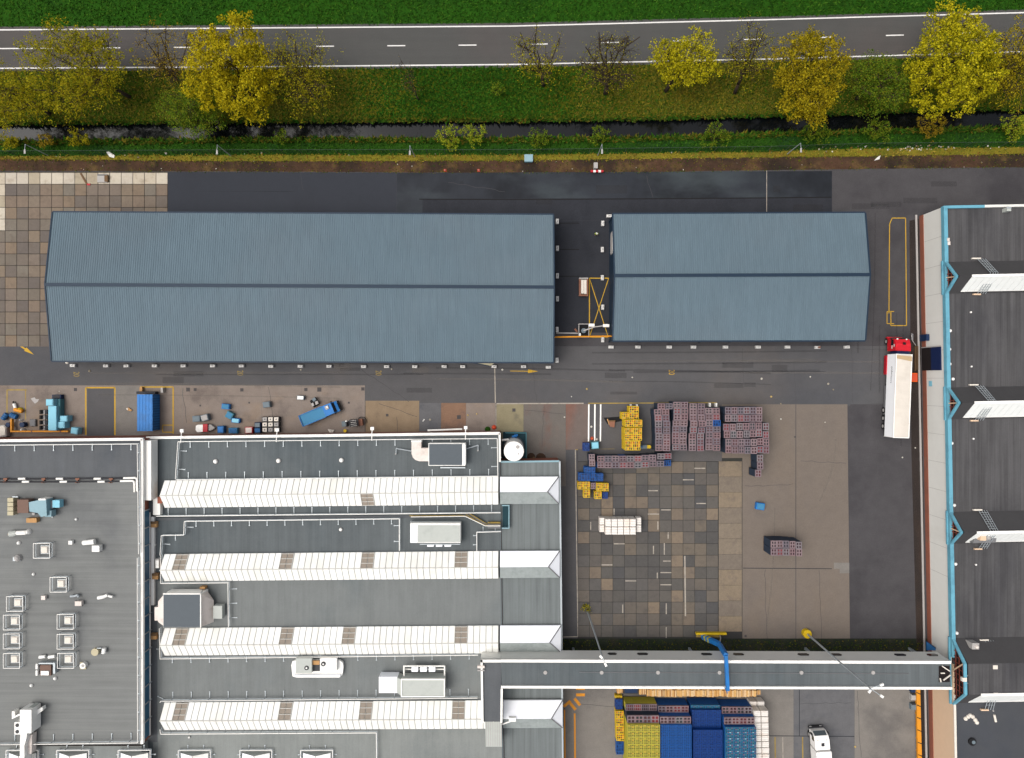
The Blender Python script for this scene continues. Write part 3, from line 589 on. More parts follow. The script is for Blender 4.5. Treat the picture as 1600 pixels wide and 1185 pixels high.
blades('grass', 'grass_blade_olive', 3500, lambda x, t: tuple(W(x, lerp(dirt_n(x) + 1, yard_n(x) + 1, (t ** 2.2) if rng.random() < .7 else 1 - t ** 3 * .25), -.02)), 0, .22, 'scattered tufts of weeds on the dirt path')
blades('grass', 'grass_blade_dry', 5000, lawn(lambda x: fringe(x) - 2, lambda x: dirt_n(x) + 3, -.04, -.03), 0, .28, 'yellowish dry grass fringe along the dirt path')
def edge_reeds(x, t):
    if rng.random() < .5: return tuple(W(x, wat_n(x) - 1.5 + 5.0 * t ** 2, -.5))
    return tuple(W(x, wat_s(x) + 2.5 - 6.5 * t ** 2, -.9))
blades('reeds', 'grass_blade_olive', 9000, edge_reeds, 0, .62, 'reeds and rank grass hanging over both edges of the ditch')
blades('reeds', 'grass_blade_green', 7000, edge_reeds, 0, .6, 'green rushes along both edges of the ditch')
blades('weeds', 'grass_blade_olive', 1400, lambda x, t: tuple(W(880 + (x + 60) * .331, 1000 + t * 17, .02)), 0, .25, 'weeds growing on the mossy strip under the bridge')
# litter along the fence
mb = MB()
for i in range(62):
    x = random.gauss(1430, 60) if i < 46 else random.uniform(0, 1600); y = fringe(x) + random.uniform(-5, 3); p = W(x, y); r = random.uniform(.05, .2)
    mb.dome(p.x, p.y, -.02, r, r * .7, 6, 2)
for i in range(40):
    x = random.uniform(-20, 1620); y = lerp(dirt_n(x), yard_n(x), random.random()); p = W(x, y); r = random.uniform(.03, .10); mb.dome(p.x, p.y, -.02, r, r * .6, 5, 2)
stuff(mb.build('rubble', 'rubble'), 'pale stones and scraps along the fence and dirt path')
# ================================================================== TREES AND SHRUBS
for nm, cols in (('leaf_yellow', [(182, 166, 24), (164, 150, 20), (196, 180, 34), (138, 130, 18), (172, 152, 18), (112, 110, 16)]),
                 ('leaf_lemon', [(184, 172, 26), (164, 156, 22), (198, 186, 38), (136, 134, 20), (172, 162, 20), (108, 110, 18)]),
                 ('leaf_gold', [(164, 146, 24), (146, 130, 20), (176, 160, 32), (122, 112, 18), (156, 136, 16), (100, 96, 18)]),
                 ('leaf_olive', [(150, 142, 24), (132, 128, 20), (164, 154, 28), (114, 116, 20), (154, 136, 22), (106, 110, 20)]),
                 ('leaf_rust', [(150, 124, 32), (132, 110, 28), (160, 138, 34), (118, 100, 28), (142, 124, 32)]),
                 ('leaf_green', [(98, 122, 26), (76, 104, 24), (110, 128, 32), (64, 88, 22), (122, 124, 30)]),
                 ('leaf_bright', [(134, 150, 34), (112, 134, 30), (154, 160, 44), (96, 118, 28), (166, 158, 40)])):
    m = M(nm, (0, 0, 0), isl=cols, v1=(.4, .12), v2=None, rough=.8, spec=.1, g=1.06)
    # thin leaves let light through
    nt = m.node_tree; pb = [n for n in nt.nodes if n.type == 'BSDF_PRINCIPLED'][0]; om = [n for n in nt.nodes if n.type == 'OUTPUT_MATERIAL'][0]
    tr_ = nt.nodes.new('ShaderNodeBsdfTranslucent'); mx = nt.nodes.new('ShaderNodeMixShader'); mx.inputs[0].default_value = .45
    nt.links.new(pb.inputs['Base Color'].links[0].from_socket, tr_.inputs['Color']); nt.links.new(pb.outputs[0], mx.inputs[1]); nt.links.new(tr_.outputs[0], mx.inputs[2]); nt.links.new(mx.outputs[0], om.inputs[0])
def leaves(centres, radii, n_per, size, mat, rnd, name='crown'):
    C = np.repeat(np.array(centres), n_per, 0); Rr = np.repeat(np.array(radii), n_per)
    n = len(C); d = rnd.normal(size=(n, 3)); d /= np.linalg.norm(d, axis=1)[:, None] + 1e-9
    P = C + d * (Rr * rnd.random(n) ** .5)[:, None]
    nrm = rnd.normal(size=(n, 3)) + np.array([0, 0, 1.1]); nrm /= np.linalg.norm(nrm, axis=1)[:, None]
    u = np.cross(nrm, rnd.normal(size=(n, 3))); u /= np.linalg.norm(u, axis=1)[:, None] + 1e-9; v = np.cross(nrm, u)
    s = size * .64 * rnd.uniform(.55, 1.35, n)
    V = np.empty((n * 4, 3)); a = u * s[:, None] * .5; b = v * s[:, None] * .8
    V[0::4] = P - b * .6; V[1::4] = P + a; V[2::4] = P + b; V[3::4] = P - a
    return quads_mesh(name, V, 4, mat)
def tree(label, cx, cy, rx, ry, mat, dens=1.0, zc=8.5, rz=4.0, size=.34, base=None, limbs=8, subs=4, twigs=4, name='tree', cat='tree', group=None, seed=0, bark='bark', thick=.26, lobes=None):
    """cx,cy,rx,ry: crown outline in photograph pixels, measured at height zc (m); trunk stands under it"""
    rnd = np.random.default_rng(seed + 100); rr = random.Random(seed)
    c = W(cx, cy, zc); k = K(zc); RX, RY = rx * k, ry * k
    b = W(base[0], base[1], -.15) if base else Vector((c.x + rr.uniform(-.6, .6), c.y + rr.uniform(-.6, .6), -.15))
    root = thing(name, label, cat, b, 0, group)
    mb = MB(); tips = []
    fork = Vector((lerp(b.x, c.x, .35), lerp(b.y, c.y, .35), max(zc - rz * 1.0, zc * .28)))
    m1 = (b + fork) / 2 + Vector((rr.uniform(-.2, .2), rr.uniform(-.2, .2), 0))
    mb.tube(b, m1, thick * 1.25, 7, thick); mb.tube(m1, fork, thick, 7, thick * .85)
    def twig(p, q, r, lvl):
        mid = (p + q) / 2 + Vector((rr.uniform(-1, 1), rr.uniform(-1, 1), rr.uniform(-.3, 1))) * (q - p).length * .11
        mb.tube(p, mid, r, 5, r * .75, False); mb.tube(mid, q, r * .75, 5, r * .5, False); return mid
    for i in range(limbs):
        a = 2 * math.pi * (i + rr.uniform(-.35, .35)) / limbs; rad = rr.uniform(.62, .9); e = rr.uniform(-.15, .75)
        q = Vector((c.x + RX * rad * math.cos(a), c.y + RY * rad * math.sin(a), c.z + rz * e * .8))
        if i == 0: q = Vector((c.x, c.y, c.z + rz * .7))
        mid = twig(fork, q, thick * .42, 0)
        for j in range(subs):
            t = rr.uniform(.25, 1); s = fork.lerp(mid, t * 2) if t < .5 else mid.lerp(q, t * 2 - 1)
            for _ in range(8):
                d = Vector((rr.gauss(0, 1), rr.gauss(0, 1), rr.gauss(.2, .7))).normalized()
                e2 = s + Vector((d.x * RX, d.y * RY, d.z * rz)) * rr.uniform(.25, .5)
                if ((e2.x - c.x) / RX) ** 2 + ((e2.y - c.y) / RY) ** 2 + ((e2.z - c.z) / rz) ** 2 < 1.0: break
            m2 = twig(s, e2, thick * .17, 1)
            tips.append(e2)
            for _ in range(twigs):
                s3 = m2.lerp(e2, rr.uniform(-.3, 1)); d = Vector((rr.gauss(0, 1), rr.gauss(0, 1), rr.gauss(.2, .6))).normalized()
                e3 = s3 + d * rr.uniform(.7, 1.9); mb.tube(s3, e3, .032, 4, .015, False); tips.append(e3)
    mb.build('trunk', bark, root, smooth=True)
    # leaf clumps: round the twig ends plus an uneven shell of clumps
    cen = [tuple(t) for t in tips]; rad = [rr.uniform(.45, .95) for _ in tips]
    if dens >= 1:
        nl = int(RX * RY * 4.6)
        lob = [(rr.uniform(0, 6.28), rr.uniform(.86, 1.12)) for _ in range(9)]
        for _ in range(nl):
            u = rr.uniform(-.55, 1); a = rr.uniform(0, 6.28); w = math.sqrt(max(0, 1 - u * u)); g = 1 + .13 * math.sin(3 * a + seed) + .09 * math.sin(5 * a + 2 * seed) + rr.uniform(-.08, .08)
            f = rr.uniform(.72, 1.0)
            cen.append((c.x + RX * w * math.cos(a) * g * f, c.y + RY * w * math.sin(a) * g * f, c.z + rz * u * f)); rad.append(rr.uniform(.5, 1.15))
    else:
        for _ in range(int(RX * RY * 6.0 * min(1, dens * 1.6))):
            u = rr.uniform(-.6, .9); a = rr.uniform(0, 6.28); w = math.sqrt(max(0, 1 - u * u)); g = 1 + .12 * math.sin(3 * a + seed) + .1 * math.sin(7 * a + seed) + rr.uniform(-.1, .1); f = math.sqrt(rr.uniform(.15, 1.0))
            cen.append((c.x + RX * w * math.cos(a) * g * f, c.y + RY * w * math.sin(a) * g * f, c.z + rz * u * f)); rad.append(rr.uniform(.5, 1.0))
    per = max(2, int((38 if dens >= 1 else 30) * dens))
    me = leaves(np.array(cen) - np.array(b), rad, per, size, mat, rnd)
    inst('crown', me, root, (0, 0, 0))
    return root
def shrub(label, cx, cy, r, mat, n=40, z=1.2, size=.24, seed=0, zb=-.6, cat='shrub', group='shrubs along the ditch bank'):
    rr = random.Random(seed); rnd = np.random.default_rng(seed + 500); c = W(cx, cy, z); b = Vector((c.x, c.y, zb)); k = r * K(z)
    root = thing('shrub', label, cat, b, 0, group); mb = MB(); cen = []; rad = []
    for i in range(n):
        a = rr.uniform(0, 6.28); q = math.sqrt(rr.random()) * k * .85 * (1 + .2 * math.sin(3 * a + seed)); e = Vector((c.x + q * math.cos(a), c.y + q * math.sin(a), z + rr.uniform(-.8, .7) * (1 - (q / k) ** 2 * .5)))
        if i % 3 == 0: mb.tube(b + Vector((rr.uniform(-.1, .1), rr.uniform(-.1, .1), 0)), e, .05, 4, .02, False)
        cen.append(tuple(e - b)); rad.append(rr.uniform(.25, .5))
    mb.build('stem', 'bark', root)
    inst('foliage', leaves(cen, rad, 16, size, mat, rnd, 'foliage'), root, (0, 0, 0)); return root
G = 'roadside trees between road and ditch'
tree('wide half-bare tree with olive-orange buds at the left end of the road', 112, 108, 86, 76, 'leaf_olive', .62, 9, 4.5, .30, base=(203, 152), limbs=12, subs=6, twigs=5, seed=1, group=G)
tree('pale olive tree at the left picture edge beside the ditch', 18, 150, 62, 46, 'leaf_olive', .75, 7, 3.2, .28, base=(78, 178), limbs=9, subs=5, twigs=4, seed=2, group=G)
tree('bare grey-brown tree just left of the dense yellow tree', 262, 84, 50, 54, 'leaf_rust', .20, 9, 4.5, .24, base=(286, 142), limbs=9, subs=5, twigs=6, seed=3, group=G)
tree('dense round yellow tree over the left half of the road', 362, 108, 72, 78, 'leaf_yellow', 1.25, 9.5, 5.5, .36, limbs=10, seed=4, group=G)
tree('loose green tree in front of the dense yellow tree, over the ditch', 300, 176, 52, 38, 'leaf_green', .8, 6, 3, .26, limbs=10, subs=5, twigs=5, seed=5, group=G)
tree('thin budding tree just right of the dense yellow tree', 468, 112, 62, 70, 'leaf_olive', .30, 9, 4.5, .26, base=(487, 150), limbs=11, subs=6, twigs=6, seed=6, group=G)
tree('small bare sapling alone in the middle of the verge', 641, 122, 22, 34, 'leaf_rust', .08, 6, 3.0, .2, base=(654, 156), limbs=5, subs=3, twigs=4, seed=7, group=G, thick=.12)
shrub('small fresh green bush on the verge right of the bare sapling', 776, 140, 14, 'leaf_green', 30, 2.2, .26, 8, -.1, 'bush', None)
tree('slim tree with a few yellow-green tufts over the right lane', 838, 92, 46, 46, 'leaf_olive', .26, 8.5, 4.2, .26, base=(849, 134), limbs=9, subs=4, twigs=4, seed=9, group=G)
tree('bare dark-branched spreading tree in the middle of the road edge', 950, 94, 62, 52, 'leaf_olive', .10, 9, 4.2, .22, base=(946, 146), limbs=12, subs=6, twigs=6, seed=10, group=G, thick=.34)
tree('half-open yellow-green tree right of the bare spreading tree', 1074, 92, 54, 38, 'leaf_lemon', .95, 9, 3.6, .32, base=(1040, 143), limbs=10, subs=4, twigs=4, seed=11, group=G)
tree('bare brownish tree left of the dense golden tree', 1168, 82, 46, 54, 'leaf_olive', .22, 9, 4.2, .24, base=(1148, 146), limbs=10, subs=5, twigs=6, seed=12, group=G)
tree('dense golden-orange tree over the right half of the road', 1266, 120, 58, 70, 'leaf_gold', 1.1, 9, 5, .34, base=(1240, 140), limbs=10, seed=13, group=G)
tree('loose low green tree between the golden and the lemon tree', 1374, 132, 46, 46, 'leaf_green', .85, 6.5, 3.4, .28, limbs=11, subs=5, twigs=4, seed=14, group=G)
tree('large dense lemon-yellow tree at the right end of the road', 1487, 98, 68, 78, 'leaf_lemon', 1.3, 9.5, 5.5, .36, limbs=11, seed=15, group=G)
tree('sparse rusty orange tree cut by the right picture edge', 1592, 100, 52, 66, 'leaf_gold', .42, 9, 4.5, .28, limbs=11, subs=6, twigs=5, seed=16, group=G)
for i, (x, y, r, m, lb) in enumerate(((14, 222, 16, 'leaf_olive', 'olive shrub on the ditch bank at the left picture edge'), (70, 218, 13, 'leaf_rust', 'brownish shrub on the bank beside the leftmost lamp post'), (122, 214, 18, 'leaf_olive', 'olive shrub hanging over the ditch right of the brownish one'),
        (438, 213, 14, 'leaf_green', 'single fresh green shrub in the dark stretch of ditch'), (703, 214, 22, 'leaf_bright', 'left one of the two bright lime bushes growing together'), (741, 211, 20, 'leaf_bright', 'right one of the two bright lime bushes growing together'),
        (843, 216, 19, 'leaf_green', 'green shrub above the pale blue box on the bank'), (937, 211, 17, 'leaf_green', 'green shrub right behind the fourth lamp post on the bank'), (1118, 213, 24, 'leaf_green', 'broad green shrub below the bare brownish tree'),
        (1276, 206, 25, 'leaf_green', 'dull green shrub below the golden tree by the ditch'), (1372, 203, 24, 'leaf_green', 'olive green shrub below the loose low green tree'), (1456, 197, 24, 'leaf_rust', 'brown leafless shrub below the lemon-yellow tree'), (1588, 198, 26, 'leaf_bright', 'green shrub by the ditch at the right picture edge'))):
    shrub(lb, x, y, r, m, int(10 + r * r * .13), 1.0 if r < 18 else 1.5, .26, 20 + i)
shrub('tuft of weeds at the foot of the plain grey light mast', 915, 951, 8, 'leaf_olive', 16, .5, .2, 60, 0, 'weeds', None)

# ---- chain-link fence along the bank, lamp posts
fz = 2.0
froot = thing('mesh_fence', 'chain-link fence on thin posts along the grassy bank', 'fence', W(800, 243))
mb = MB(); pl = [(x, fringe(x) - 3.0) for x in range(-60, 1661, 40)]
for (xa, ya), (xb, yb) in zip(pl, pl[1:]):
    a = W(xa, ya); b = W(xb, yb); mb.poly([(a.x, a.y, .1), (b.x, b.y, .1), (b.x, b.y, fz), (a.x, a.y, fz)])
mb.build('netting', 'mesh_fence', froot)
mb = MB()
for (xa, ya), (xb, yb) in zip(pl, pl[1:]):
    a = W(xa, ya); b = W(xb, yb); mb.tube((a.x, a.y, fz), (b.x, b.y, fz), .025, 5)
mb.build('top_wire', 'fence_post', froot)
pm = MB().cyl(0, 0, 0, fz + .1, .045, 6).mesh('post', 'fence_post')
for i in range(-60, 1661, 28):
    p = W(i, fringe(i) - 3.0); inst('post', pm, froot, p - Vector(froot.location) + Vector((0, 0, -.1)))
def lamp_post(px, py, label):
    b = W(px, py); z = 5.6; root = thing('street_lamp', label, 'lamp post', b, 0, 'lamp posts along the fence')
    MB().cyl(b.x, b.y, 0, z, .085, 8, .055).build('pole', 'galv', root)
    MB().path([(b.x, b.y, z), (b.x, b.y - .7, z + .12), (b.x, b.y - 1.05, z + .1)], .045, 6).build('arm', 'galv', root)
    MB().prism([(b.x - .12, b.y - .85), (b.x + .12, b.y - .85), (b.x + .15, b.y - 1.55), (b.x - .15, b.y - 1.55)], z + .04, z + .16).build('lantern', 'grey_light', root)
for (x, y), t in zip(((75, 243), (361, 244), (648, 245), (934, 243), (1230, 241)), ('leftmost of the five white lamp posts along the fence', 'second white lamp post from the left along the fence', 'middle one of the five white lamp posts along the fence', 'fourth lamp post from the left, above the red and white barrier', 'rightmost of the five white lamp posts along the fence')):
    lamp_post(x, y, t)
# small things on the bank
def simple(name, label, cat, parts, group=None):
    """parts: list of (part name, material, MB); the first is the body"""
    allv = np.array([v for p in parts for v in p[2].v]); b = Vector(((allv[:, 0].min() + allv[:, 0].max()) / 2, (allv[:, 1].min() + allv[:, 1].max()) / 2, allv[:, 2].min()))
    root = thing(name, label, cat, b, 0, group)
    for nme, mat, mb in parts: mb.build(nme, mat, root)
    return root
simple('electrical_box', 'pale blue box on the bank beside the dirt path', 'box', [('cabinet', 'cyan_pale', MB().bpx(820, 242, 832, 252, 0, .7)), ('lid', 'hvac_cyan', MB().bpx(819.4, 241.4, 832.6, 252.6, .7, .78))])
for x, t in ((695.5, 'left one of two small red-orange cones on the dirt path'), (748, 'right one of two small red-orange cones on the dirt path')):
    p = W(x, 266.5); simple('traffic_cone', t, 'cone', [('cone', 'cone_orange', MB().cyl(p.x, p.y, .04, .6, .17, 10, .04)), ('base', 'cone_orange', MB().box(p.x, p.y, 0, .05, .42, .42)), ('stripe', 'white_paint', MB().cyl(p.x, p.y, .28, .42, .125, 10, .09))], 'cones on the dirt path')
simple('road_barrier', 'red and white barrier with a pale board at the yard edge', 'barrier', [('board', 'grey_light', MB().bpx(928, 254, 934, 263, 0.1, .9)), ('beam', 'red_bin', MB().bpx(923, 266, 943, 269, .3, .7)), ('stripe', 'white_paint', MB().bpx(927, 265.8, 931, 269.2, .28, .72)), ('stripe', 'white_paint', MB().bpx(935, 265.8, 939, 269.2, .28, .72))])
for pts, t in (([(166, 238), (170, 237), (179, 243), (178, 247), (171, 245)], 'crumpled white sheet lying on the bank'), ([(1371, 246), (1376, 243), (1374, 249), (1366, 251)], 'torn white sheet on the dirt path at right')):
    simple('plastic_sheet', t, 'sheet', [('sheet', 'white_paint', MB().ppx(pts, 0, .12))])
simple('plank', 'fallen red-tipped plank on the cream slabs', 'plank', [('board', 'wood_dark', MB().bar(W(126, 271, .1), W(136, 288, .1), .3, .1)), ('tip', 'red_bin', MB().bar(W(136, 288.5, .12), W(141, 288.5, .12), .3, .1))])
simple('crate', 'pale broken crate lying on the cream slabs', 'crate', [('board', 'grey_light', MB().bpx(152, 274, 167, 285, .05, .35)), ('slat', 'wood_dark', MB().bpx(163, 274, 168, 284, .05, .5)), ('rim', 'grey_mid', MB().bpx(152, 272.5, 167, 274.5, .05, .45))])
# ================================================================== BLUE-GREY STORAGE SHEDS
def corr(a0, a1, b0, b1, pitch=.36, h=.045, up=Vector((0, 0, 1))):
    """corrugated sheet between eave line a0-a1 and ridge line b0-b1"""
    n = int(((a1 - a0).length) / pitch); mb = MB(); vs = []; ts = []
    for i in range(n):
        for u, z in ((0, 0), (.56, 0), (.66, h), (.90, h)): ts.append(((i + u) / n, z))
    ts.append((1, 0))
    for t, z in ts: vs.append(a0.lerp(a1, t) + up * z); vs.append(b0.lerp(b1, t) + up * z)
    fs = [(2 * i, 2 * i + 2, 2 * i + 3, 2 * i + 1) for i in range(len(ts) - 1)]
    return mb.add(vs, fs)
def shed(label, TL, TR, BR, BL, RL, RR, ze, zr, signs=None):
    e = [W(*p, ze) for p in (TL, TR, BR, BL)]; r = [W(*RL, zr), W(*RR, zr)]
    cen = (e[0] + e[2]) / 2; root = thing('storage_shed', label, 'shed', (cen.x, cen.y, 0), 0, 'blue-grey sheds in the yard')
    s1 = corr(e[1], e[0], r[1], r[0]); s1.build('roof_slope', 'shed_roof', root)
    s2 = corr(e[3], e[2], r[0], r[1]); s2.build('roof_slope', 'shed_roof', root)
    inn = lambda p, d=.25: cen + (p - cen) * (1 - d / (p - cen).length)
    w = [Vector((inn(p).x, inn(p).y, 0)) for p in e]; wt = [Vector((p.x, p.y, ze - .12)) for p in w]
    gl = Vector(((w[0].x + w[3].x) / 2, r[0].y, zr - .15)); gr = Vector(((w[1].x + w[2].x) / 2, r[1].y, zr - .15))
    MB().poly([w[3], w[2], wt[2], wt[3]]).build('side_wall', 'shed_navy', root); MB().poly([w[1], w[0], wt[0], wt[1]]).build('side_wall', 'shed_navy', root)
    MB().poly([w[0], w[3], wt[3], gl, wt[0]]).build('gable_wall', 'shed_navy', root); MB().poly([w[2], w[1], wt[1], gr, wt[2]]).build('gable_wall', 'shed_navy', root)
    MB().bar(r[0] + Vector((0, 0, .10)), r[1] + Vector((0, 0, .10)), .52, .12).build('ridge_vent', 'shed_navy', root)
    for a, b in ((e[0], e[1]), (e[3], e[2])):
        s = 1 if a is e[0] else -1
        MB().bar(a + Vector((0, s * .10, -.06)), b + Vector((0, s * .10, -.06)), .24, .18).build('gutter', 'shed_navy', root)
    for a, b in ((e[0], r[0]), (e[3], r[0]), (e[1], r[1]), (e[2], r[1])):
        MB().bar(a + Vector((0, 0, .04)), b + Vector((0, 0, .04)), .20, .16).build('verge_trim', 'shed_navy', root)
    # steel posts standing along the long sides
    for a, b in ((w[0], w[1]), (w[3], w[2])):
        n = int((b - a).length / 5); mb = MB()
        for i in range(n + 1): p = a.lerp(b, i / n); mb.box(p.x, p.y, 0, ze - .2, .28, .28)
        mb.build('post_row', 'shed_navy', root)
    return root
shedL = shed('long blue-grey ribbed metal shed beside the brown paving slabs', (82, 332), (865, 336), (865, 566), (80.5, 564), (70.5, 445), (866, 449), 5.4, 7.3)
shedR = shed('shorter blue-grey ribbed metal shed nearer the brick hall', (957, 335), (1352, 333), (1352, 532), (957, 532.5), (960, 431), (1359.5, 429.5), 5.4, 7.1)
p = W(953, 381, 3.0); simple('cable_tray', 'pale vertical strip of lights on the end wall of the shorter shed', 'cable tray', [('tray', 'grey_light', MB().box(p.x + .25, p.y, 2.4, 4.2, .12, 3.6)), ('clip', 'grey_mid', MB().box(p.x + .2, p.y, 2.2, 2.4, .1, 3.2))])

# ---- concrete ballast blocks along the sheds
bm = MB(); bm.add([(-.43, -.24, 0), (.43, -.24, 0), (.43, .24, 0), (-.43, .24, 0), (-.43, -.24, .48), (.43, -.24, .48), (.43, .24, .48), (-.43, .24, .48), (-.38, -.19, .55), (.38, -.19, .55), (.38, .19, .55), (-.38, .19, .55)],
    [(8, 9, 10, 11)] + [(i, (i + 1) % 4, 4 + (i + 1) % 4, 4 + i) for i in range(4)] + [(4 + i, 4 + (i + 1) % 4, 8 + (i + 1) % 4, 8 + i) for i in range(4)])
bmesh_ = bm.mesh('body', 'concrete_block')
eye = MB().path([(-.14, 0, .54), (-.14, 0, .66), (.14, 0, .66), (.14, 0, .54)], .03, 5).mesh('lifting_eye', 'chassis')
def block(x, y, rz, label, group):
    p = W(x, y, .5); t = thing('concrete_block', label, 'concrete block', (p.x, p.y, 0.01), rz + random.uniform(-.04, .04), group)
    inst('body', bmesh_, t, (0, 0, 0)); inst('lifting_eye', eye, t, (0, 0, 0)); return t
S1 = [(113, 571.5), (165, 572), (197, 572), (241, 572), (286, 572), (332, 572), (377, 572), (423, 572.5), (469, 572.5), (514, 572.5), (568, 573), (604, 573), (648, 573), (694, 573), (723, 573), (772, 573), (818, 573), (857, 574)]
ORD = 'first second third fourth fifth sixth seventh eighth ninth tenth eleventh twelfth thirteenth fourteenth fifteenth sixteenth seventeenth eighteenth nineteenth twentieth'.split()
for i, (x, y) in enumerate(S1): block(x, y, 0, '%s white concrete block from the left in the row below the long shed' % ORD[i], 'blocks below the long shed')
for i, (x, y) in enumerate(((871, 346), (871, 388), (871, 431), (871, 467), (870.5, 515), (870.5, 563))): block(x, y, math.pi / 2, '%s white concrete block from the top at the right end of the long shed' % ORD[i], 'blocks at the right end of the long shed')
for i, (x, y) in enumerate(((942, 349), (941.5, 390), (941.5, 434), (942, 480), (942, 531))): block(x, y, math.pi / 2, '%s white concrete block from the top in the column left of the shorter shed' % ORD[i], 'blocks left of the shorter shed')
block(952, 337.5, 0, 'white concrete block alone at the top left corner of the shorter shed', None)
for i, x in enumerate((955, 997, 1046, 1084, 1134, 1185, 1231, 1324)): block(x, 542.5, 0, '%s clean white concrete block from the left in the row below the shorter shed' % ORD[i], 'blocks below the shorter shed')
block(1278, 543, 0, 'white concrete block with a rusty patch below the shorter shed', None)
p = W(1278.5, 543, .56); MB().box(p.x + .18, p.y, .555, .58, .4, .34).build('rust_patch', 'skip_rust', [o for o in COL.objects if o.get('label', '').startswith('white concrete block with a rusty')][0])
simple('sandbag', 'small white lump at the bottom left corner of the long shed', 'bag', [('bag', 'bag_white', MB().dome(*W(104, 566.5, .2)[:2], 0, .28, .3, 10, 3)), ('knot', 'grey_light', MB().dome(*W(105, 566, .3)[:2], .26, .08, .12, 6, 2))])

# ================================================================== FACTORY WITH GLAZED MONITORS (lower left)
ZL, ZM, ZE, ZB = 8.2, 5.5, 5.2, 9.0
def coping(name, pts, z, w, mat, parent, h=.3):
    mb = MB()
    for a, b in zip(pts, pts[1:]):
        p = W(*a, z); q = W(*b, z); mb.bar(p + Vector((0, 0, -h / 2 + .002)), q + Vector((0, 0, -h / 2 + .002)), w, h)
    return mb.build(name, mat, parent)
def hall(name, label, pts, z, roof, wallm, cat='building'):
    P = [W(x, y, z) for x, y in pts]; c = sum(P, Vector()) / len(P)
    root = thing(name, label, cat, (c.x, c.y, 0))
    a = sum(P[i].x * P[(i + 1) % len(P)].y - P[(i + 1) % len(P)].x * P[i].y for i in range(len(P)))
    if a < 0: P = P[::-1]
    MB().poly(P).build('roof', roof, root)
    for i in range(len(P)):
        q, r = P[i], P[(i + 1) % len(P)]
        MB().poly([(q.x, q.y, 0), (r.x, r.y, 0), tuple(r), tuple(q)]).build('wall', wallm if isinstance(wallm, str) else wallm[i % len(wallm)], root)
    return root
# left flat-roofed block
bl = hall('factory_block', 'flat-roofed grey factory block filling the lower left corner', [(-260, 692.5), (222, 686.5), (222, 1163), (-260, 1168)], ZL, 'bitumen_flat', 'brick')
MB().bpx(-260, 1166, 221, 1420, 0, ZL - .6).build('south_roof', 'bitumen_haze', bl)  # paler colour imitates haze over the lower-left roofs
MB().poly([W(-260, 751.5, ZL + .006), W(221, 749.5, ZL + .006), W(221, 687, ZL + .006), W(-260, 692.5, ZL + .006)]).build('roof_felt_and_haze', 'bitumen', bl)  # darker north section paints the clearer end of a haze gradient
coping('parapet', [(-260, 692), (222.5, 686.5)], ZL + .35, .42, 'coping_white', bl, .5)
coping('parapet', [(221.5, 686.5), (221.5, 1163)], ZL + .35, .42, 'coping_white', bl, .5)
# east wall above the lower roof: white cladding then blue glazing with mullions
xw = W(222.3, 700, ZL).x
def eastwall(y0, y1, mat, name, x=xw + .06, z0=ZM, z1=ZL - .05):
    a = W(222, y0, ZL).y; b = W(222, y1, ZL).y
    return MB().prism([(x, a), (x, b), (x - .25, b), (x - .25, a)], z0, z1).build(name, mat, bl)
MB().bpx(223.5, 689, 236, 782, ZM + .3, ZL - .3).build('white_ledge', 'coping_white', bl)
for i in range(13):
    y0 = 800 + i * 27.7; eastwall(y0, y0 + 26.6, 'blue_glass', 'window_pane', xw + .05, ZM + .6)
    a = W(222, y0 - .5, ZL).y; MB().box(xw + .08, a, ZM, ZL, .22, .14).build('mullion', 'galv', bl)
eastwall(799, 1160, 'coping_white', 'window_sill', xw + .16, ZM + .35, ZM + .6)
# monitor hall
MLs = [(236, 683.5), (780, 676.5)]
bmn = hall('monitor_hall', 'factory hall with four long white glazed roof monitors', [(223, 684), (781, 677), (790, 1420), (222, 1420)], ZM, 'bitumen_teal', 'brick')
coping('parapet', [(228, 684.5), (781, 677.5)], ZM + .4, .40, 'coping_white', bmn, .55)
coping('parapet', [(780.5, 677), (781, 722)], ZM + .4, .34, 'coping_white', bmn, .55)
MB().poly([W(240, 908, ZM + .006), W(238, 1420, ZM + .006), W(786, 1420, ZM + .006), W(782, 903, ZM + .006)]).build('roof_felt_and_haze', 'bitumen_light', bmn)
MB().poly([W(247, 1143, ZM + .012), W(247, 1420, ZM + .012), W(786, 1420, ZM + .012), W(784, 1138, ZM + .012)]).build('roof_felt_and_haze', 'bitumen_haze', bmn)  # layer added to paint haze, paler over the southernmost bay
MB().poly([W(222, 792, ZM + .010), W(222, 1160, ZM + .010), W(246, 1160, ZM + .010), W(246, 792, ZM + .010)]).build('roof_gutter', 'bitumen', bmn)
coping('wall_trim', [(236, 683), (780, 676)], ZM - .8, .22, 'coping_white', bmn, .25)
# east extension
ext = hall('factory_extension', 'lower grey-green ribbed roof strip at the right end of the monitor hall', [(782, 722), (874, 721), (882, 1420), (791, 1420)], ZE, 'bitumen_strip', 'brick')
coping('edge_trim', [(782, 722), (874, 721)], ZE + .2, .28, 'hvac_cyan', ext, .3); coping('edge_trim', [(874.5, 721), (876.5, 900), (881.5, 1420)], ZE + .2, .26, 'galv', ext, .3)
pit = thing('stair_pit', 'dark teal stair opening in the ribbed roof beside the yellow walkway', 'stairwell', W(792, 807, ZE))
MB().bpx(785, 791, 794.5, 825, ZE, ZE + .05).build('floor', 'teal_dark', pit)
for a in ((784, 789.5, 796, 791), (784, 825, 796, 826.5), (794.5, 791, 796, 825)): MB().bpx(*a, ZE, ZE + .9).build('kerb', 'hvac_cyan', pit)

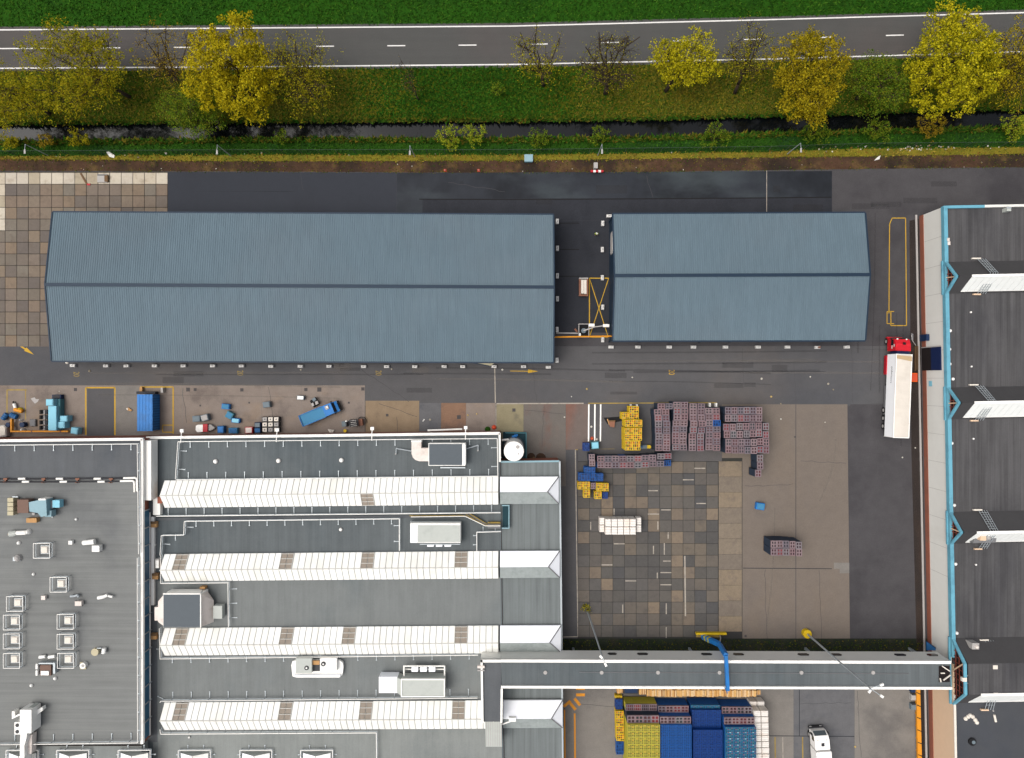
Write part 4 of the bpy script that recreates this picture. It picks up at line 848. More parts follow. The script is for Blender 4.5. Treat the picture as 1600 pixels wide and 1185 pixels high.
# monitors: gable lantern of white panels, each panel its own piece
def monitor(label, yl, yr, x0=257, x1=779, brown=(), xe=874, south_white=False, gap=None):
    """yl / yr: (north eave, ridge, south eave) pixel rows at the left and right end"""
    zr_ = ZM + 1.9; ze_ = ZM + .35
    nl, rl, sl_ = yl; nr, rr_, sr = yr
    A0, A1 = W(x0, nl, ze_), W(x1, nr, ze_); C0, C1 = W(x0, sl_, ze_), W(x1, sr, ze_)
    r0 = (A0 + C0) / 2; r1 = (A1 + C1) / 2; B0 = Vector((r0.x, r0.y, zr_)); B1 = Vector((r1.x, r1.y, zr_))
    root = thing('roof_monitor', label, 'roof monitor', (r0 + r1) / 2 - Vector((0, 0, ze_ - ZM)), 0, 'glazed monitors on the factory hall')
    n = int(round((A1 - A0).length / 1.0)); up = Vector((0, 0, 1))
    shared = {}
    def cell(a0, a1, b0, b1, t0, t1, mat, name, lift):
        p = [a0.lerp(a1, t0), a0.lerp(a1, t1), b0.lerp(b1, t1), b0.lerp(b1, t0)]
        nn = (p[1] - p[0]).cross(p[3] - p[0]).normalized()
        if nn.z < 0: p = [p[1], p[0], p[3], p[2]]; nn = -nn
        o = p[0]; key = (name, mat, a0 is A0)
        if key not in shared:
            loc = [q - o for q in p]; mb = MB(); top = [q + nn * .05 for q in loc]
            mb.add([tuple(q) for q in loc + top], [(4, 5, 6, 7)] + [(i, (i + 1) % 4, 4 + (i + 1) % 4, 4 + i) for i in range(4)])
            shared[key] = mb.mesh(name, mat)
        return inst(name, shared[key], root, o + nn * lift - Vector(root.location))
    bset = {}
    for bx, side in brown:
        i = int((bx - x0) / (x1 - x0) * n); bset[(i, side)] = 1; bset[(i + 1, side)] = 1
    g_ = .055 / (A1 - A0).length
    for i in range(n):
        for side, (a0, a1) in (('n', (A0, A1)), ('s', (C0, C1))):
            t0, t1 = i / n + g_, (i + 1) / n - g_
            if (i, side) in bset:
                cell(a0, a1, B0, B1, t0, t1, 'louvre', 'louvre', .06)
            else: cell(a0, a1, B0, B1, t0, t1, 'glazing_white', 'glazing_panel', .03)
    # louvre frames
    for bx, side in brown:
        i = int((bx - x0) / (x1 - x0) * n); a0, a1 = (A0, A1) if side == 'n' else (C0, C1)
        mb = MB()
        for t in (i / n, (i + 2) / n): mb.bar(a0.lerp(a1, t) + up * .16, B0.lerp(B1, t) + up * .16, .09, .12)
        for f in (.02, .33, .66, .98): mb.bar(a0.lerp(a1, i / n).lerp(B0.lerp(B1, i / n), f) + up * .16, a0.lerp(a1, (i + 2) / n).lerp(B0.lerp(B1, (i + 2) / n), f) + up * .16, .09, .12)
        mb.build('louvre_frame', 'glazing_bar', root)
    MB().poly([A0, A1, B1, B0]).build('backing', 'glazing_bar', root); MB().poly([C1, C0, B0, B1]).build('backing', 'glazing_bar', root)
    MB().bar(B0 + up * .10, B1 + up * .10, .14, .08).build('ridge_cap', 'glazing_bar', root)
    dz = Vector((0, 0, .35))
    MB().poly([A0, B0, C0]).poly([A0 - dz, A0, C0, C0 - dz]).build('gable', 'wall_cream', root)
    for a, b in ((A0, A1), (C0, C1)):
        MB().poly([a - dz, b - dz, b, a]).build('kerb', 'galv', root)
    if xe:
        # plain metal continuation with a hipped end
        a1 = W(xe, nr - .4, ze_); c1 = W(xe, sr - .6, ze_); aa = A1 + Vector((.25, 0, .03)); cc = C1 + Vector((.25, 0, .03)); bb = B1 + Vector((.25, 0, .03)); a1.z += .03; c1.z += .03
        hip = Vector((a1.x - 1.9, (a1.y + c1.y) / 2, zr_ + .03))
        MB().poly([aa, bb, hip, a1]).poly([aa - dz, aa, a1, a1 - dz]).build('metal_slope', 'metal_white', root)
        MB().poly([cc, c1, hip, bb]).poly([cc - dz, c1 - dz, c1, cc]).build('metal_slope', 'metal_lichen', root)
        MB().poly([c1, a1, hip]).poly([c1 - dz, a1 - dz, a1, c1]).build('hip_end', 'metal_white', root)
        mb = MB(); mb.bar(a1 + up * .03, hip + up * .03, .16, .06); mb.bar(c1 + up * .03, hip + up * .03, .16, .06); mb.build('hip_trim', 'grey_mid', root)
    return root
monitor('topmost white glazed roof monitor, with one louvre on its lower slope', (751.5, 774, 793), (745.5, 769, 788), brown=((572, 's'),), xe=873)
monitor('second white glazed roof monitor from the top', (866.5, 890.5, 908), (861.5, 887, 903.5), brown=((282, 'n'), (446, 'n'), (571, 'n'), (717, 'n')), xe=874.5)
monitor('third white glazed roof monitor, ending beside the bridge', (982, 1007.5, 1024), (978, 1005.5, 1020.5), brown=((282, 'n'), (446, 'n'), (543, 'n'), (717, 'n')), xe=876.5)
monitor('lowest long white glazed roof monitor, under the bridge corner', (1098, 1127, 1140.5), (1094.7, 1124, 1138), brown=((280, 'n'), (446, 'n'), (572, 'n'), (708, 'n')), x1=784, xe=879)

# ---- guard rails: two rails on posts with counterweight arms lying on the roof
def rail(label, pts, z, arms=0, step=28.6, alen=1.0, zt=1.1, col='galv', closed=False):
    P = [W(x, y, z + zt) for x, y in pts]; P = [Vector((p.x, p.y, z)) for p in P]
    root = thing('guard_rail', label, 'railing', P[0], 0, 'roof guard rails')
    for h, nme in ((zt, 'top_rail'), (zt * .5, 'mid_rail')):
        MB().path([p + Vector((0, 0, h)) for p in P], .06, 6).build(nme, 'coping_white' if h == zt else col, root)
    post = MB().cyl(0, 0, 0, zt, .045, 6).mesh('post', col); arm = None
    for a, b in zip(P, P[1:]):
        d = b - a; n = max(1, int(round(d.length / (step * K(z))))); u = d.normalized(); nn = Vector((-u.y, u.x, 0)) * (1 if arms > 0 else -1)
        ang = math.atan2(nn.y, nn.x)
        am = None
        for i in range(n):
            p = a.lerp(b, (i + .5) / n) if n > 1 else a.lerp(b, .5); inst('post', post, root, p - Vector(root.location))
            if arms:
                if am is None: am = MB().bar((0, 0, .08), (alen, 0, .08), .11, .10).box(alen, 0, 0, .13, .12, .2).mesh('counterweight_arm', 'galv')
                inst('counterweight_arm', am, root, p - Vector(root.location), ang)
    return root
rail('railing along the upper edge of the left factory block', [(-60, 696.5), (214.5, 694)], ZL, -1, 29.5)
rail('upper part of the railing on the right edge of the left factory block', [(214.5, 694), (216.5, 866)], ZL, -1, 28, .5)
rail('lower part of the railing on the right edge of the left factory block', [(214.5, 872), (215, 1161)], ZL, -1, 29.5, .45)
rail('railing along the bottom edge of the left factory block', [(215, 1161), (-60, 1165)], ZL, -1, 29.5)
rail('long railing along the upper edge of the monitor hall', [(278, 690.5), (777, 685.5)], ZM, -1)
rail('short railing at the left end of the top roof bay', [(278, 691), (274, 749)], ZM, 1)
rail('short railing at the right end of the top roof bay', [(777, 686), (778, 745)], ZM, -1)
rail('railing along the upper side of the topmost monitor', [(275, 750), (778, 744.5)], ZM, 1)
rail('railing just below the topmost monitor', [(244, 807), (782, 801.5)], ZM, 1)
rail('stepped railing above the second monitor', [(250, 868), (252, 837), (287, 836.5), (288, 815), (624, 811), (624, 861)], ZM, -1)
rail('railing corner round the lower left end of the second monitor', [(251, 868), (251, 912), (357, 911)], ZM, 0)
rail('short railing right of the big dark-topped air unit', [(356, 912), (357, 980)], ZM, 1, 22)
rail('railing below the third monitor', [(249, 982), (250, 1030), (747, 1024)], ZM, -1)
rail('railing along the upper side of the lowest monitor', [(250, 1098), (251, 1096), (746, 1091)], ZM, 1)
rail('railing below the lowest monitor', [(250, 1140), (251, 1147.5), (588, 1145.5), (589, 1230)], ZM, 0)
rail('small stepped railing by the dark stair opening', [(745, 861), (745, 832), (783, 831)], ZM, 1, 18, .6)
rail('yellow-topped walkway railing above the second air unit', [(642, 808), (727, 807), (758, 822), (782, 822)], ZM, 0, 30, col='yellow_old')
# walkway boards
simple('roof_walkway', 'long yellow-edged roof walkway below the topmost monitor', 'walkway', [('board', 'bitumen', MB().ppx([(246, 809.5), (724, 804.5), (724, 808.5), (246, 813.5)], ZM + .02, ZM + .2)), ('edge_strip', 'yellow_old', MB().ppx([(640, 805.6), (724, 804.7), (724, 806), (640, 807)], ZM + .2, ZM + .26))])
simple('roof_stair', 'small yellow roof stair leading to the dark opening', 'stair', [('stringer', 'yellow_old', MB().bar(W(728, 804, ZM + 1.0), W(757, 821, ZM + .3), .12, .2)), ('stringer', 'yellow_old', MB().bar(W(734, 803, ZM + 1.0), W(761, 819, ZM + .3), .12, .2)), ('tread', 'grey_mid', MB().ppx([(729, 804.5), (734, 803), (760, 819), (756, 821)], ZM + .25, ZM + .5)), ('platform', 'yellow_old', MB().bpx(762, 816.5, 782, 818, ZM + .2, ZM + .9)), ('platform', 'grey_mid', MB().bpx(762, 819, 782, 826, ZM + .2, ZM + .6))])
# beige duct in the gutter between the two roofs
simple('roof_duct', 'beige duct running along the gutter beside the blue window band', 'duct', [('duct', 'coping_white', MB().bpx(236, 808, 240.5, 946, ZM, ZM + .5)), ('red_strip', 'brick', MB().bpx(234, 808, 235.8, 946, ZM, ZM + .4))])
simple('roof_hatch_house', 'small white stair house in the gutter at the left end of the topmost monitor', 'hatch house', [('body', 'coping_white', MB().bpx(239, 778, 250, 805, ZM, ZM + 1.0)), ('flap', 'bitumen', MB().bpx(228, 782, 238, 801, ZM, ZM + .7)), ('rim', 'coping_white', MB().bpx(228, 778, 239, 781, ZM, ZM + .9)), ('brick_end', 'brick', MB().bpx(246, 777, 253, 787, ZM + .98, ZM + 1.3))])
for x, y, t in ((240, 820, 'upper'), (242, 901, 'middle'), (240, 995, 'lower')):
    simple('roof_box', 'wooden box in the gutter, the %s of three' % t, 'box', [('box', 'wood', MB().bpx(x - 4.5, y - 4.5, x + 4.5, y + 4.5, ZM + .02, ZM + .6)), ('lid', 'wood_dark', MB().bpx(x - 4.8, y - 4.8, x + 4.8, y - 1, ZM + .6, ZM + .66))])
simple('roof_box', 'small white box at the left tip of the second monitor', 'box', [('box', 'hvac_white', MB().bpx(243, 874, 248, 888, ZM, ZM + .9)), ('cap', 'grey_light', MB().bpx(242.6, 873.5, 248.4, 876, ZM + .9, ZM + .95))])
# roof dots: round domes and vents
def roof_dome(x, y, r, z, label, mat='hvac_white', group='round roof vents'):
    p = W(x, y, z + .3); k = r * K(z)
    simple('roof_vent', label, 'roof vent', [('dome', mat, MB().dome(p.x, p.y, z + .2, k * .85, k * .6, 14, 4)), ('collar', 'grey_light', MB().cyl(p.x, p.y, z, z + .2, k, 14))], group)
for i, (x, y) in enumerate(((336, 721.5), (434.5, 720.5), (533, 719.5))): roof_dome(x, y, 3.6, ZM, '%s of three round white domes above the topmost monitor' % ('left', 'middle', 'right')[i], group='round domes in the top roof bay')
roof_dome(532, 828, 2.8, ZM, 'single small round dome on the roof between first and second monitor', group=None)
roof_dome(241, 852, 2, ZM, 'tiny white vent in the gutter left of the second monitor', group=None)
roof_dome(295, 1153, 1.8, ZM, 'tiny white vent below the lowest monitor', group=None)
# ================================================================== ROOF PLANT
def legs(mb, x0, y0, x1, y1, z0, z1):
    for x in (x0, x1):
        for y in (y0, y1):
            p = W(x, y, z0); mb.box(p.x, p.y, z0, z1, .15, .15)
    return mb
# a: dark-topped unit with white elbow duct, top bay
z = ZM
t = simple('air_handling_unit', 'dark-topped air unit with a white elbow duct above the topmost monitor', 'air unit', [
    ('body', 'hvac_white', MB().bpx(669.5, 693, 727, 728, z + .3, z + 2.3)), ('top_panel', 'hvac_dark_top', MB().bpx(670.5, 694, 722, 727, z + 2.3, z + 2.36)),
    ('end_cap', 'hvac_white', MB().bpx(722.5, 695, 727.5, 726, z + .4, z + 2.42)), ('feet', 'galv', legs(MB(), 674, 696, 724, 725, z, z + .35)),
    ('service_step', 'galv', MB().bpx(688, 730, 727, 732, z + .5, z + .62)), ('service_step', 'fan_dark', MB().bpx(689, 729, 726, 730.3, z + .4, z + .5))])
du = MB().ppx([(643, 689), (658, 689), (658, 700.5), (670, 700.5), (670, 721), (655, 721), (649, 719), (645, 715), (643, 709)], z + .8, z + 2.1); du.build('elbow_duct', 'hvac_pink', t)
MB().bpx(642.5, 688.5, 658.5, 691, z + .7, z + 2.2).build('duct_flange', 'hvac_white', t)
for a, b in (((643, 705), (619, 701)), ((727, 702), (747, 696))):
    simple('roof_pipe', 'thin grey pipe running off the %s end of the top air unit' % ('left' if a[0] < 700 else 'right'), 'pipe', [('pipe', 'galv', MB().tube(W(*a, z + .5), W(*b, z + .5), .09, 8)), ('support', 'grey_light', MB().cyl(*W(b[0], b[1] + 8, z)[:2], z, z + .5, .12, 8)), ('elbow', 'galv', MB().tube(W(*b, z + .5), W(b[0], b[1] + 8, z + .5), .08, 8))])
# b: grey-topped unit between first and second monitor
t = simple('air_handling_unit', 'pale grey box-shaped air unit between the first and second monitor', 'air unit', [
    ('body', 'hvac_white', MB().bpx(641, 818, 719.5, 848.5, z + .3, z + 2.2)), ('top_panel', 'hvac_grey_top', MB().bpx(653, 821, 719, 847.5, z + 2.2, z + 2.26)), ('end_cap', 'metal_white', MB().bpx(641, 821, 652, 848, z + .4, z + 2.3)),
    ('feet', 'galv', legs(MB(), 646, 822, 716, 846, z, z + .35)), ('rail', 'galv', MB().bpx(656, 850, 719, 851.3, z + .3, z + 1.9)), ('rail', 'galv', MB().bpx(641, 815.5, 720, 816.5, z + .3, z + 1.2))])
for x in (672.5, 686, 699.5): MB().bpx(x - 5, 851.8, x + 5, 854.5, z + .3, z + 1.2).build('fan_box', 'metal_white', t)
# c: big dark-topped unit at the left of the third bay
zt = z + 3.2
t = simple('air_handling_unit', 'largest air unit, dark square top with white sloping sides, left of the third bay', 'air unit', [
    ('body', 'hvac_white', MB().bpx(255, 929, 313, 980.5, z + .3, zt)), ('top_panel', 'hvac_dark_top', MB().bpx(255.3, 928.5, 312.5, 980.3, zt, zt + .08)),
    ('side_duct', 'hvac_pink', MB().ppx([(247, 940), (255, 930.5), (255, 978), (247, 972)], z + .6, zt - .4)), ('side_duct', 'hvac_pink', MB().bpx(241.5, 949, 248, 970, z + .5, zt - 1.0)),
    ('sloping_side', 'hvac_pink', MB().add([tuple(W(313, 929, zt)), tuple(W(313, 980, zt)), tuple(W(334, 972, z + .9)), tuple(W(334, 938, z + .9)), tuple(W(322, 921, z + .6))], [(0, 1, 2, 3), (0, 3, 4)])),
    ('outlet', 'hvac_grey_top', MB().bpx(333, 947, 347, 967, z + .3, z + 1.5)), ('feet', 'galv', legs(MB(), 258, 932, 310, 977, z, z + .35)), ('ladder', 'galv', MB().bar(W(313.5, 930, zt), W(318, 922, z + .2), .5, .08)),
    ('crate', 'wood', MB().bpx(312, 917.5, 320, 921, z + .02, z + 1.0)), ('rim', 'coping_white', MB().bpx(254.5, 927.6, 313.6, 929.2, zt - .1, zt + .14)), ('rim', 'coping_white', MB().bpx(312.6, 928, 314, 981, zt - .1, zt + .14))])
# d: unit with ladder frame, fourth bay
zt = z + 2.8
t = simple('air_handling_unit', 'pale air unit with a white duct and three small fan boxes in the fourth bay', 'air unit', [
    ('body', 'hvac_grey_top', MB().bpx(627, 1062, 694.5, 1089, z + .3, zt)), ('rim', 'coping_white', MB().bpx(626.4, 1061.2, 695.2, 1063, zt - .1, zt + .12)), ('rim', 'coping_white', MB().bpx(626.4, 1088, 695.2, 1089.6, zt - .1, zt + .12)), ('rim', 'coping_white', MB().bpx(693.5, 1063, 695.2, 1088, zt - .1, zt + .12)), ('rim', 'coping_white', MB().bpx(626.4, 1063, 628, 1088, zt - .1, zt + .12)),
    ('white_duct', 'metal_white', MB().bpx(592, 1058, 621, 1083, z + .4, z + 2.3)), ('taper', 'hvac_grey_top', MB().ppx([(620, 1059), (627, 1062), (627, 1088), (620, 1082)], z + .4, z + 2.4)), ('rear_rail', 'coping_white', MB().bpx(630, 1040.5, 695, 1042.2, z + 1.3, z + 1.5)), ('rear_rail', 'coping_white', MB().bpx(630, 1042, 632, 1062, z + 1.0, z + 1.5)), ('rear_rail', 'coping_white', MB().bpx(693.5, 1042, 695.4, 1062, z + 1.0, z + 1.5)), ('rear_rail', 'coping_white', MB().bpx(630, 1045.5, 695, 1046.8, z + .8, z + 1.0)), ('feet', 'galv', legs(MB(), 632, 1064, 690, 1086, z, z + .35))])
for x in (648, 661.5, 675): MB().bpx(x - 5, 1043, x + 5, 1050, z + .9, z + 1.75).build('fan_box', 'metal_white', t)
# e: twin fan unit
t = simple('fan_unit', 'oval white twin-fan unit below the third monitor', 'fan unit', [
    ('tray', 'hvac_white', MB().ppx([(455, 1040), (457, 1033.5), (463, 1032), (530, 1032), (535, 1035), (536.5, 1042), (535, 1055), (530, 1059), (463, 1059), (457, 1057)], z + .1, z + .7)),
    ('cabinet', 'hvac_grey_top', MB().bpx(462, 1029, 487, 1052, z + .7, z + 1.6)), ('cabinet', 'hvac_white', MB().bpx(500, 1029, 526, 1049, z + .7, z + 1.5)), ('duct', 'fan_dark', MB().bpx(487.5, 1035, 500, 1049, z + .7, z + .9)), ('crate', 'wood', MB().bpx(488, 1033, 499, 1039, z + .9, z + 1.2)), ('front_pipe', 'metal_white', MB().tube(W(460, 1056, z + .9), W(532, 1056, z + .9), .22, 10))])
for x, y in ((479, 1044), (505, 1038)):
    p = W(x, y, z + 1.65); MB().cyl(p.x, p.y, z + 1.5, z + 1.68, .36, 16).build('fan', 'fan_dark', t); MB().cyl(p.x, p.y, z + 1.68, z + 1.72, .14, 10).build('hub', 'hvac_white', t)
# wall floodlights on brackets over the parapet
for i, (x, y) in enumerate(((284, 673.5), (433, 672), (581.5, 670), (727.5, 668.5))):
    b = W(x, y + 18, ZM + .6); e = W(x, y, ZM + 1.0)
    simple('floodlight', '%s white floodlight from the left on the upper edge of the monitor hall' % ORD[i], 'floodlight', [('bracket', 'coping_white', MB().path([(b.x, b.y, ZM), (b.x, b.y, ZM + 1.0), (e.x, e.y, ZM + 1.0)], .07, 6)), ('head', 'hvac_white', MB().box(e.x, e.y, ZM + .8, ZM + 1.05, .55, .5)), ('glass', 'glass_dark', MB().box(e.x, e.y + .1, ZM + .77, ZM + .8, .45, .4))], 'floodlights along the parapet')

# ---- white storage tank beside the hall
zt = 7.5; p = W(803, 705.5, zt); r = 15.6 * K(zt)
t = simple('storage_tank', 'round white storage tank at the corner of the monitor hall', 'tank', [('shell', 'hvac_white', MB().cyl(p.x, p.y, 0, zt - .1, r, 40)), ('top', 'coping_white', MB().cyl(p.x, p.y, zt - .1, zt, r * 1.0, 40, r * .96)), ('plinth', 'concrete_grey', MB().cyl(p.x, p.y, 0, .3, r * 1.12, 40)), ('hatch', 'grey_light', MB().cyl(p.x + .7, p.y - .4, zt, zt + .1, .12, 10)), ('hatch', 'grey_light', MB().cyl(p.x + .6, p.y + .7, zt, zt + .06, .3, 12)), ('rim', 'grey_light', MB().cyl(p.x, p.y, zt - .34, zt - .24, r * 1.015, 40))])
f = [W(790, 676, 0), W(822, 676, 0), W(822, 718, 0)]
simple('pump_pit', 'dark pump pit framed by teal rails around the white tank', 'pit', [('floor', 'teal_dark', MB().bpx(786, 675, 822, 719, .0, .045)), ('frame', 'cyan_side', MB().path([(f[0].x, f[0].y, 1), (f[1].x, f[1].y, 1), (f[2].x, f[2].y, 1)], .08, 6)), ('pipe', 'blue_bright', MB().tube(W(800, 683, 1), W(809, 680, 1), .2, 8)), ('pipe', 'blue_mid', MB().tube(W(805, 678, .8), W(807, 690, .8), .18, 8)), ('pipe', 'coping_white', MB().tube(W(784, 688, 2.5), W(795, 687, 2.5), .18, 8)), ('post', 'cyan_side', MB().cyl(f[1].x, f[1].y, 0, 1, .06, 6)), ('post', 'cyan_side', MB().cyl(f[0].x, f[0].y, 0, 1, .06, 6))])
simple('heap', 'dark rubble heap on the tarmac right of the tank', 'heap', [('mound', 'dirt', MB().dome(*W(845, 716)[:2], 0, .9, .25, 10, 3)), ('mound', 'dirt', MB().dome(*W(830, 714)[:2], 0, .7, .5, 10, 3)), ('lump', 'wood_dark', MB().dome(*W(834, 716)[:2], .2, .3, .4, 8, 3))])
simple('heap', 'orange-red heap against the hall wall near the tank', 'heap', [('mound', 'cone_orange', MB().dome(*W(772, 668)[:2], 0, .42, .5, 10, 3)), ('weed', 'grass_bank', MB().dome(*W(762, 671)[:2], 0, .5, .3, 9, 3))])
simple('canopy', 'thin white canopy board along the hall wall', 'canopy', [('board', 'coping_white', MB().ppx([(668, 671.5), (722, 669.5), (722, 672), (668, 674)], 2.6, 2.8)), ('bracket', 'grey_mid', MB().bpx(690, 672, 692, 674.5, 2.2, 2.6))])

# ---- things on the left flat roof
z = ZL
t = simple('air_handling_unit', 'blue-green and brown air unit on the left factory block', 'air unit', [
    ('body', 'hvac_cyan', MB().ppx([(45, 785), (60, 782), (72, 781), (73, 806), (64, 808), (59, 802), (46, 799.5)], z + .3, z + 2.0)), ('filter_box', 'hvac_brown', MB().bpx(27, 781, 44.5, 802, z + .3, z + 1.6)), ('end_block', 'hvac_cyan', MB().bpx(70, 798, 80, 808, z + .3, z + 1.5)), ('side_tray', 'galv', MB().bpx(74, 783, 82, 795, z + .3, z + .9)), ('side_tray', 'cyan_pale', MB().bpx(82, 782, 93, 793.5, z + .3, z + 1.3)), ('edge', 'coping_white', MB().bpx(60, 779.5, 71, 782, z + .4, z + 2.1)), ('post', 'galv', MB().bpx(80.5, 796, 82, 809, z, z + .2)), ('box', 'wood', MB().bpx(41, 810, 57, 817, z, z + .8)), ('motor', 'grey_light', MB().bpx(50, 801.5, 54, 805, z + .3, z + 1))])
for i in range(4): MB().bpx(11.5, 778.5 + i * 7.0, 20.5, 784.6 + i * 7.0, z + .3, z + 1.5).build('fan_cowl', 'hvac_beige', t)
MB().bpx(19, 776, 28, 777.5, z + 1.2, z + 1.6).build('frame_bar', 'galv', t)
def skylight(cx, cy, label):
    z = ZL; c = W(cx, cy, z + 1.15); X, Y = c.x, c.y; root = thing('roof_skylight', label, 'skylight', (X, Y, z), 0, 'railed skylights on the left factory block')
    MB().box(X, Y, z, z + .35, 1.35, 1.3).build('kerb', 'galv', root)
    MB().add([(X - .62, Y - .58, z + .35), (X + .62, Y - .58, z + .35), (X + .62, Y + .58, z + .35), (X - .62, Y + .58, z + .35), (X - .45, Y - .42, z + .6), (X + .45, Y - .42, z + .6), (X + .45, Y + .42, z + .6), (X - .45, Y + .42, z + .6)],
        [(4, 5, 6, 7)] + [(i, (i + 1) % 4, 4 + (i + 1) % 4, 4 + i) for i in range(4)]).build('dome', 'bag_white', root)
    q = [(X + a * 1.28, Y + b * 1.16) for a, b in ((-1, -1), (1, -1), (1, 1), (-1, 1))]
    for h in (1.15, .55):
        MB().path([(v[0], v[1], z + h) for v in q + q[:1]], .055, 6).build('rail', 'coping_white' if h > 1 else 'galv', root)
    for v in q: MB().cyl(v[0], v[1], z, z + 1.15, .05, 6).build('post', 'galv', root)
for (x, y), lb in zip(((66, 861), (92, 914), (24, 944), (19, 973), (103, 972), (19, 1002.5), (103, 1003), (19, 1033), (103.5, 1033)), ('railed skylight alone near the air ducts, topmost on the left roof', 'railed skylight second from the top on the left roof', 'railed skylight heading the left column of four',
        'second railed skylight of the left column', 'top railed skylight of the right column of three', 'third railed skylight of the left column', 'middle railed skylight of the right column of three', 'lowest railed skylight of the left column', 'lowest railed skylight of the right column of three')): skylight(x - 1, y, lb)
def bits(lst):
    for nme, lb, parts in lst:
        simple(nme, lb, nme.replace('_', ' '), parts)
B = lambda x0, y0, x1, y1, a, b: MB().bpx(x0, y0, x1, y1, z + a, z + b)
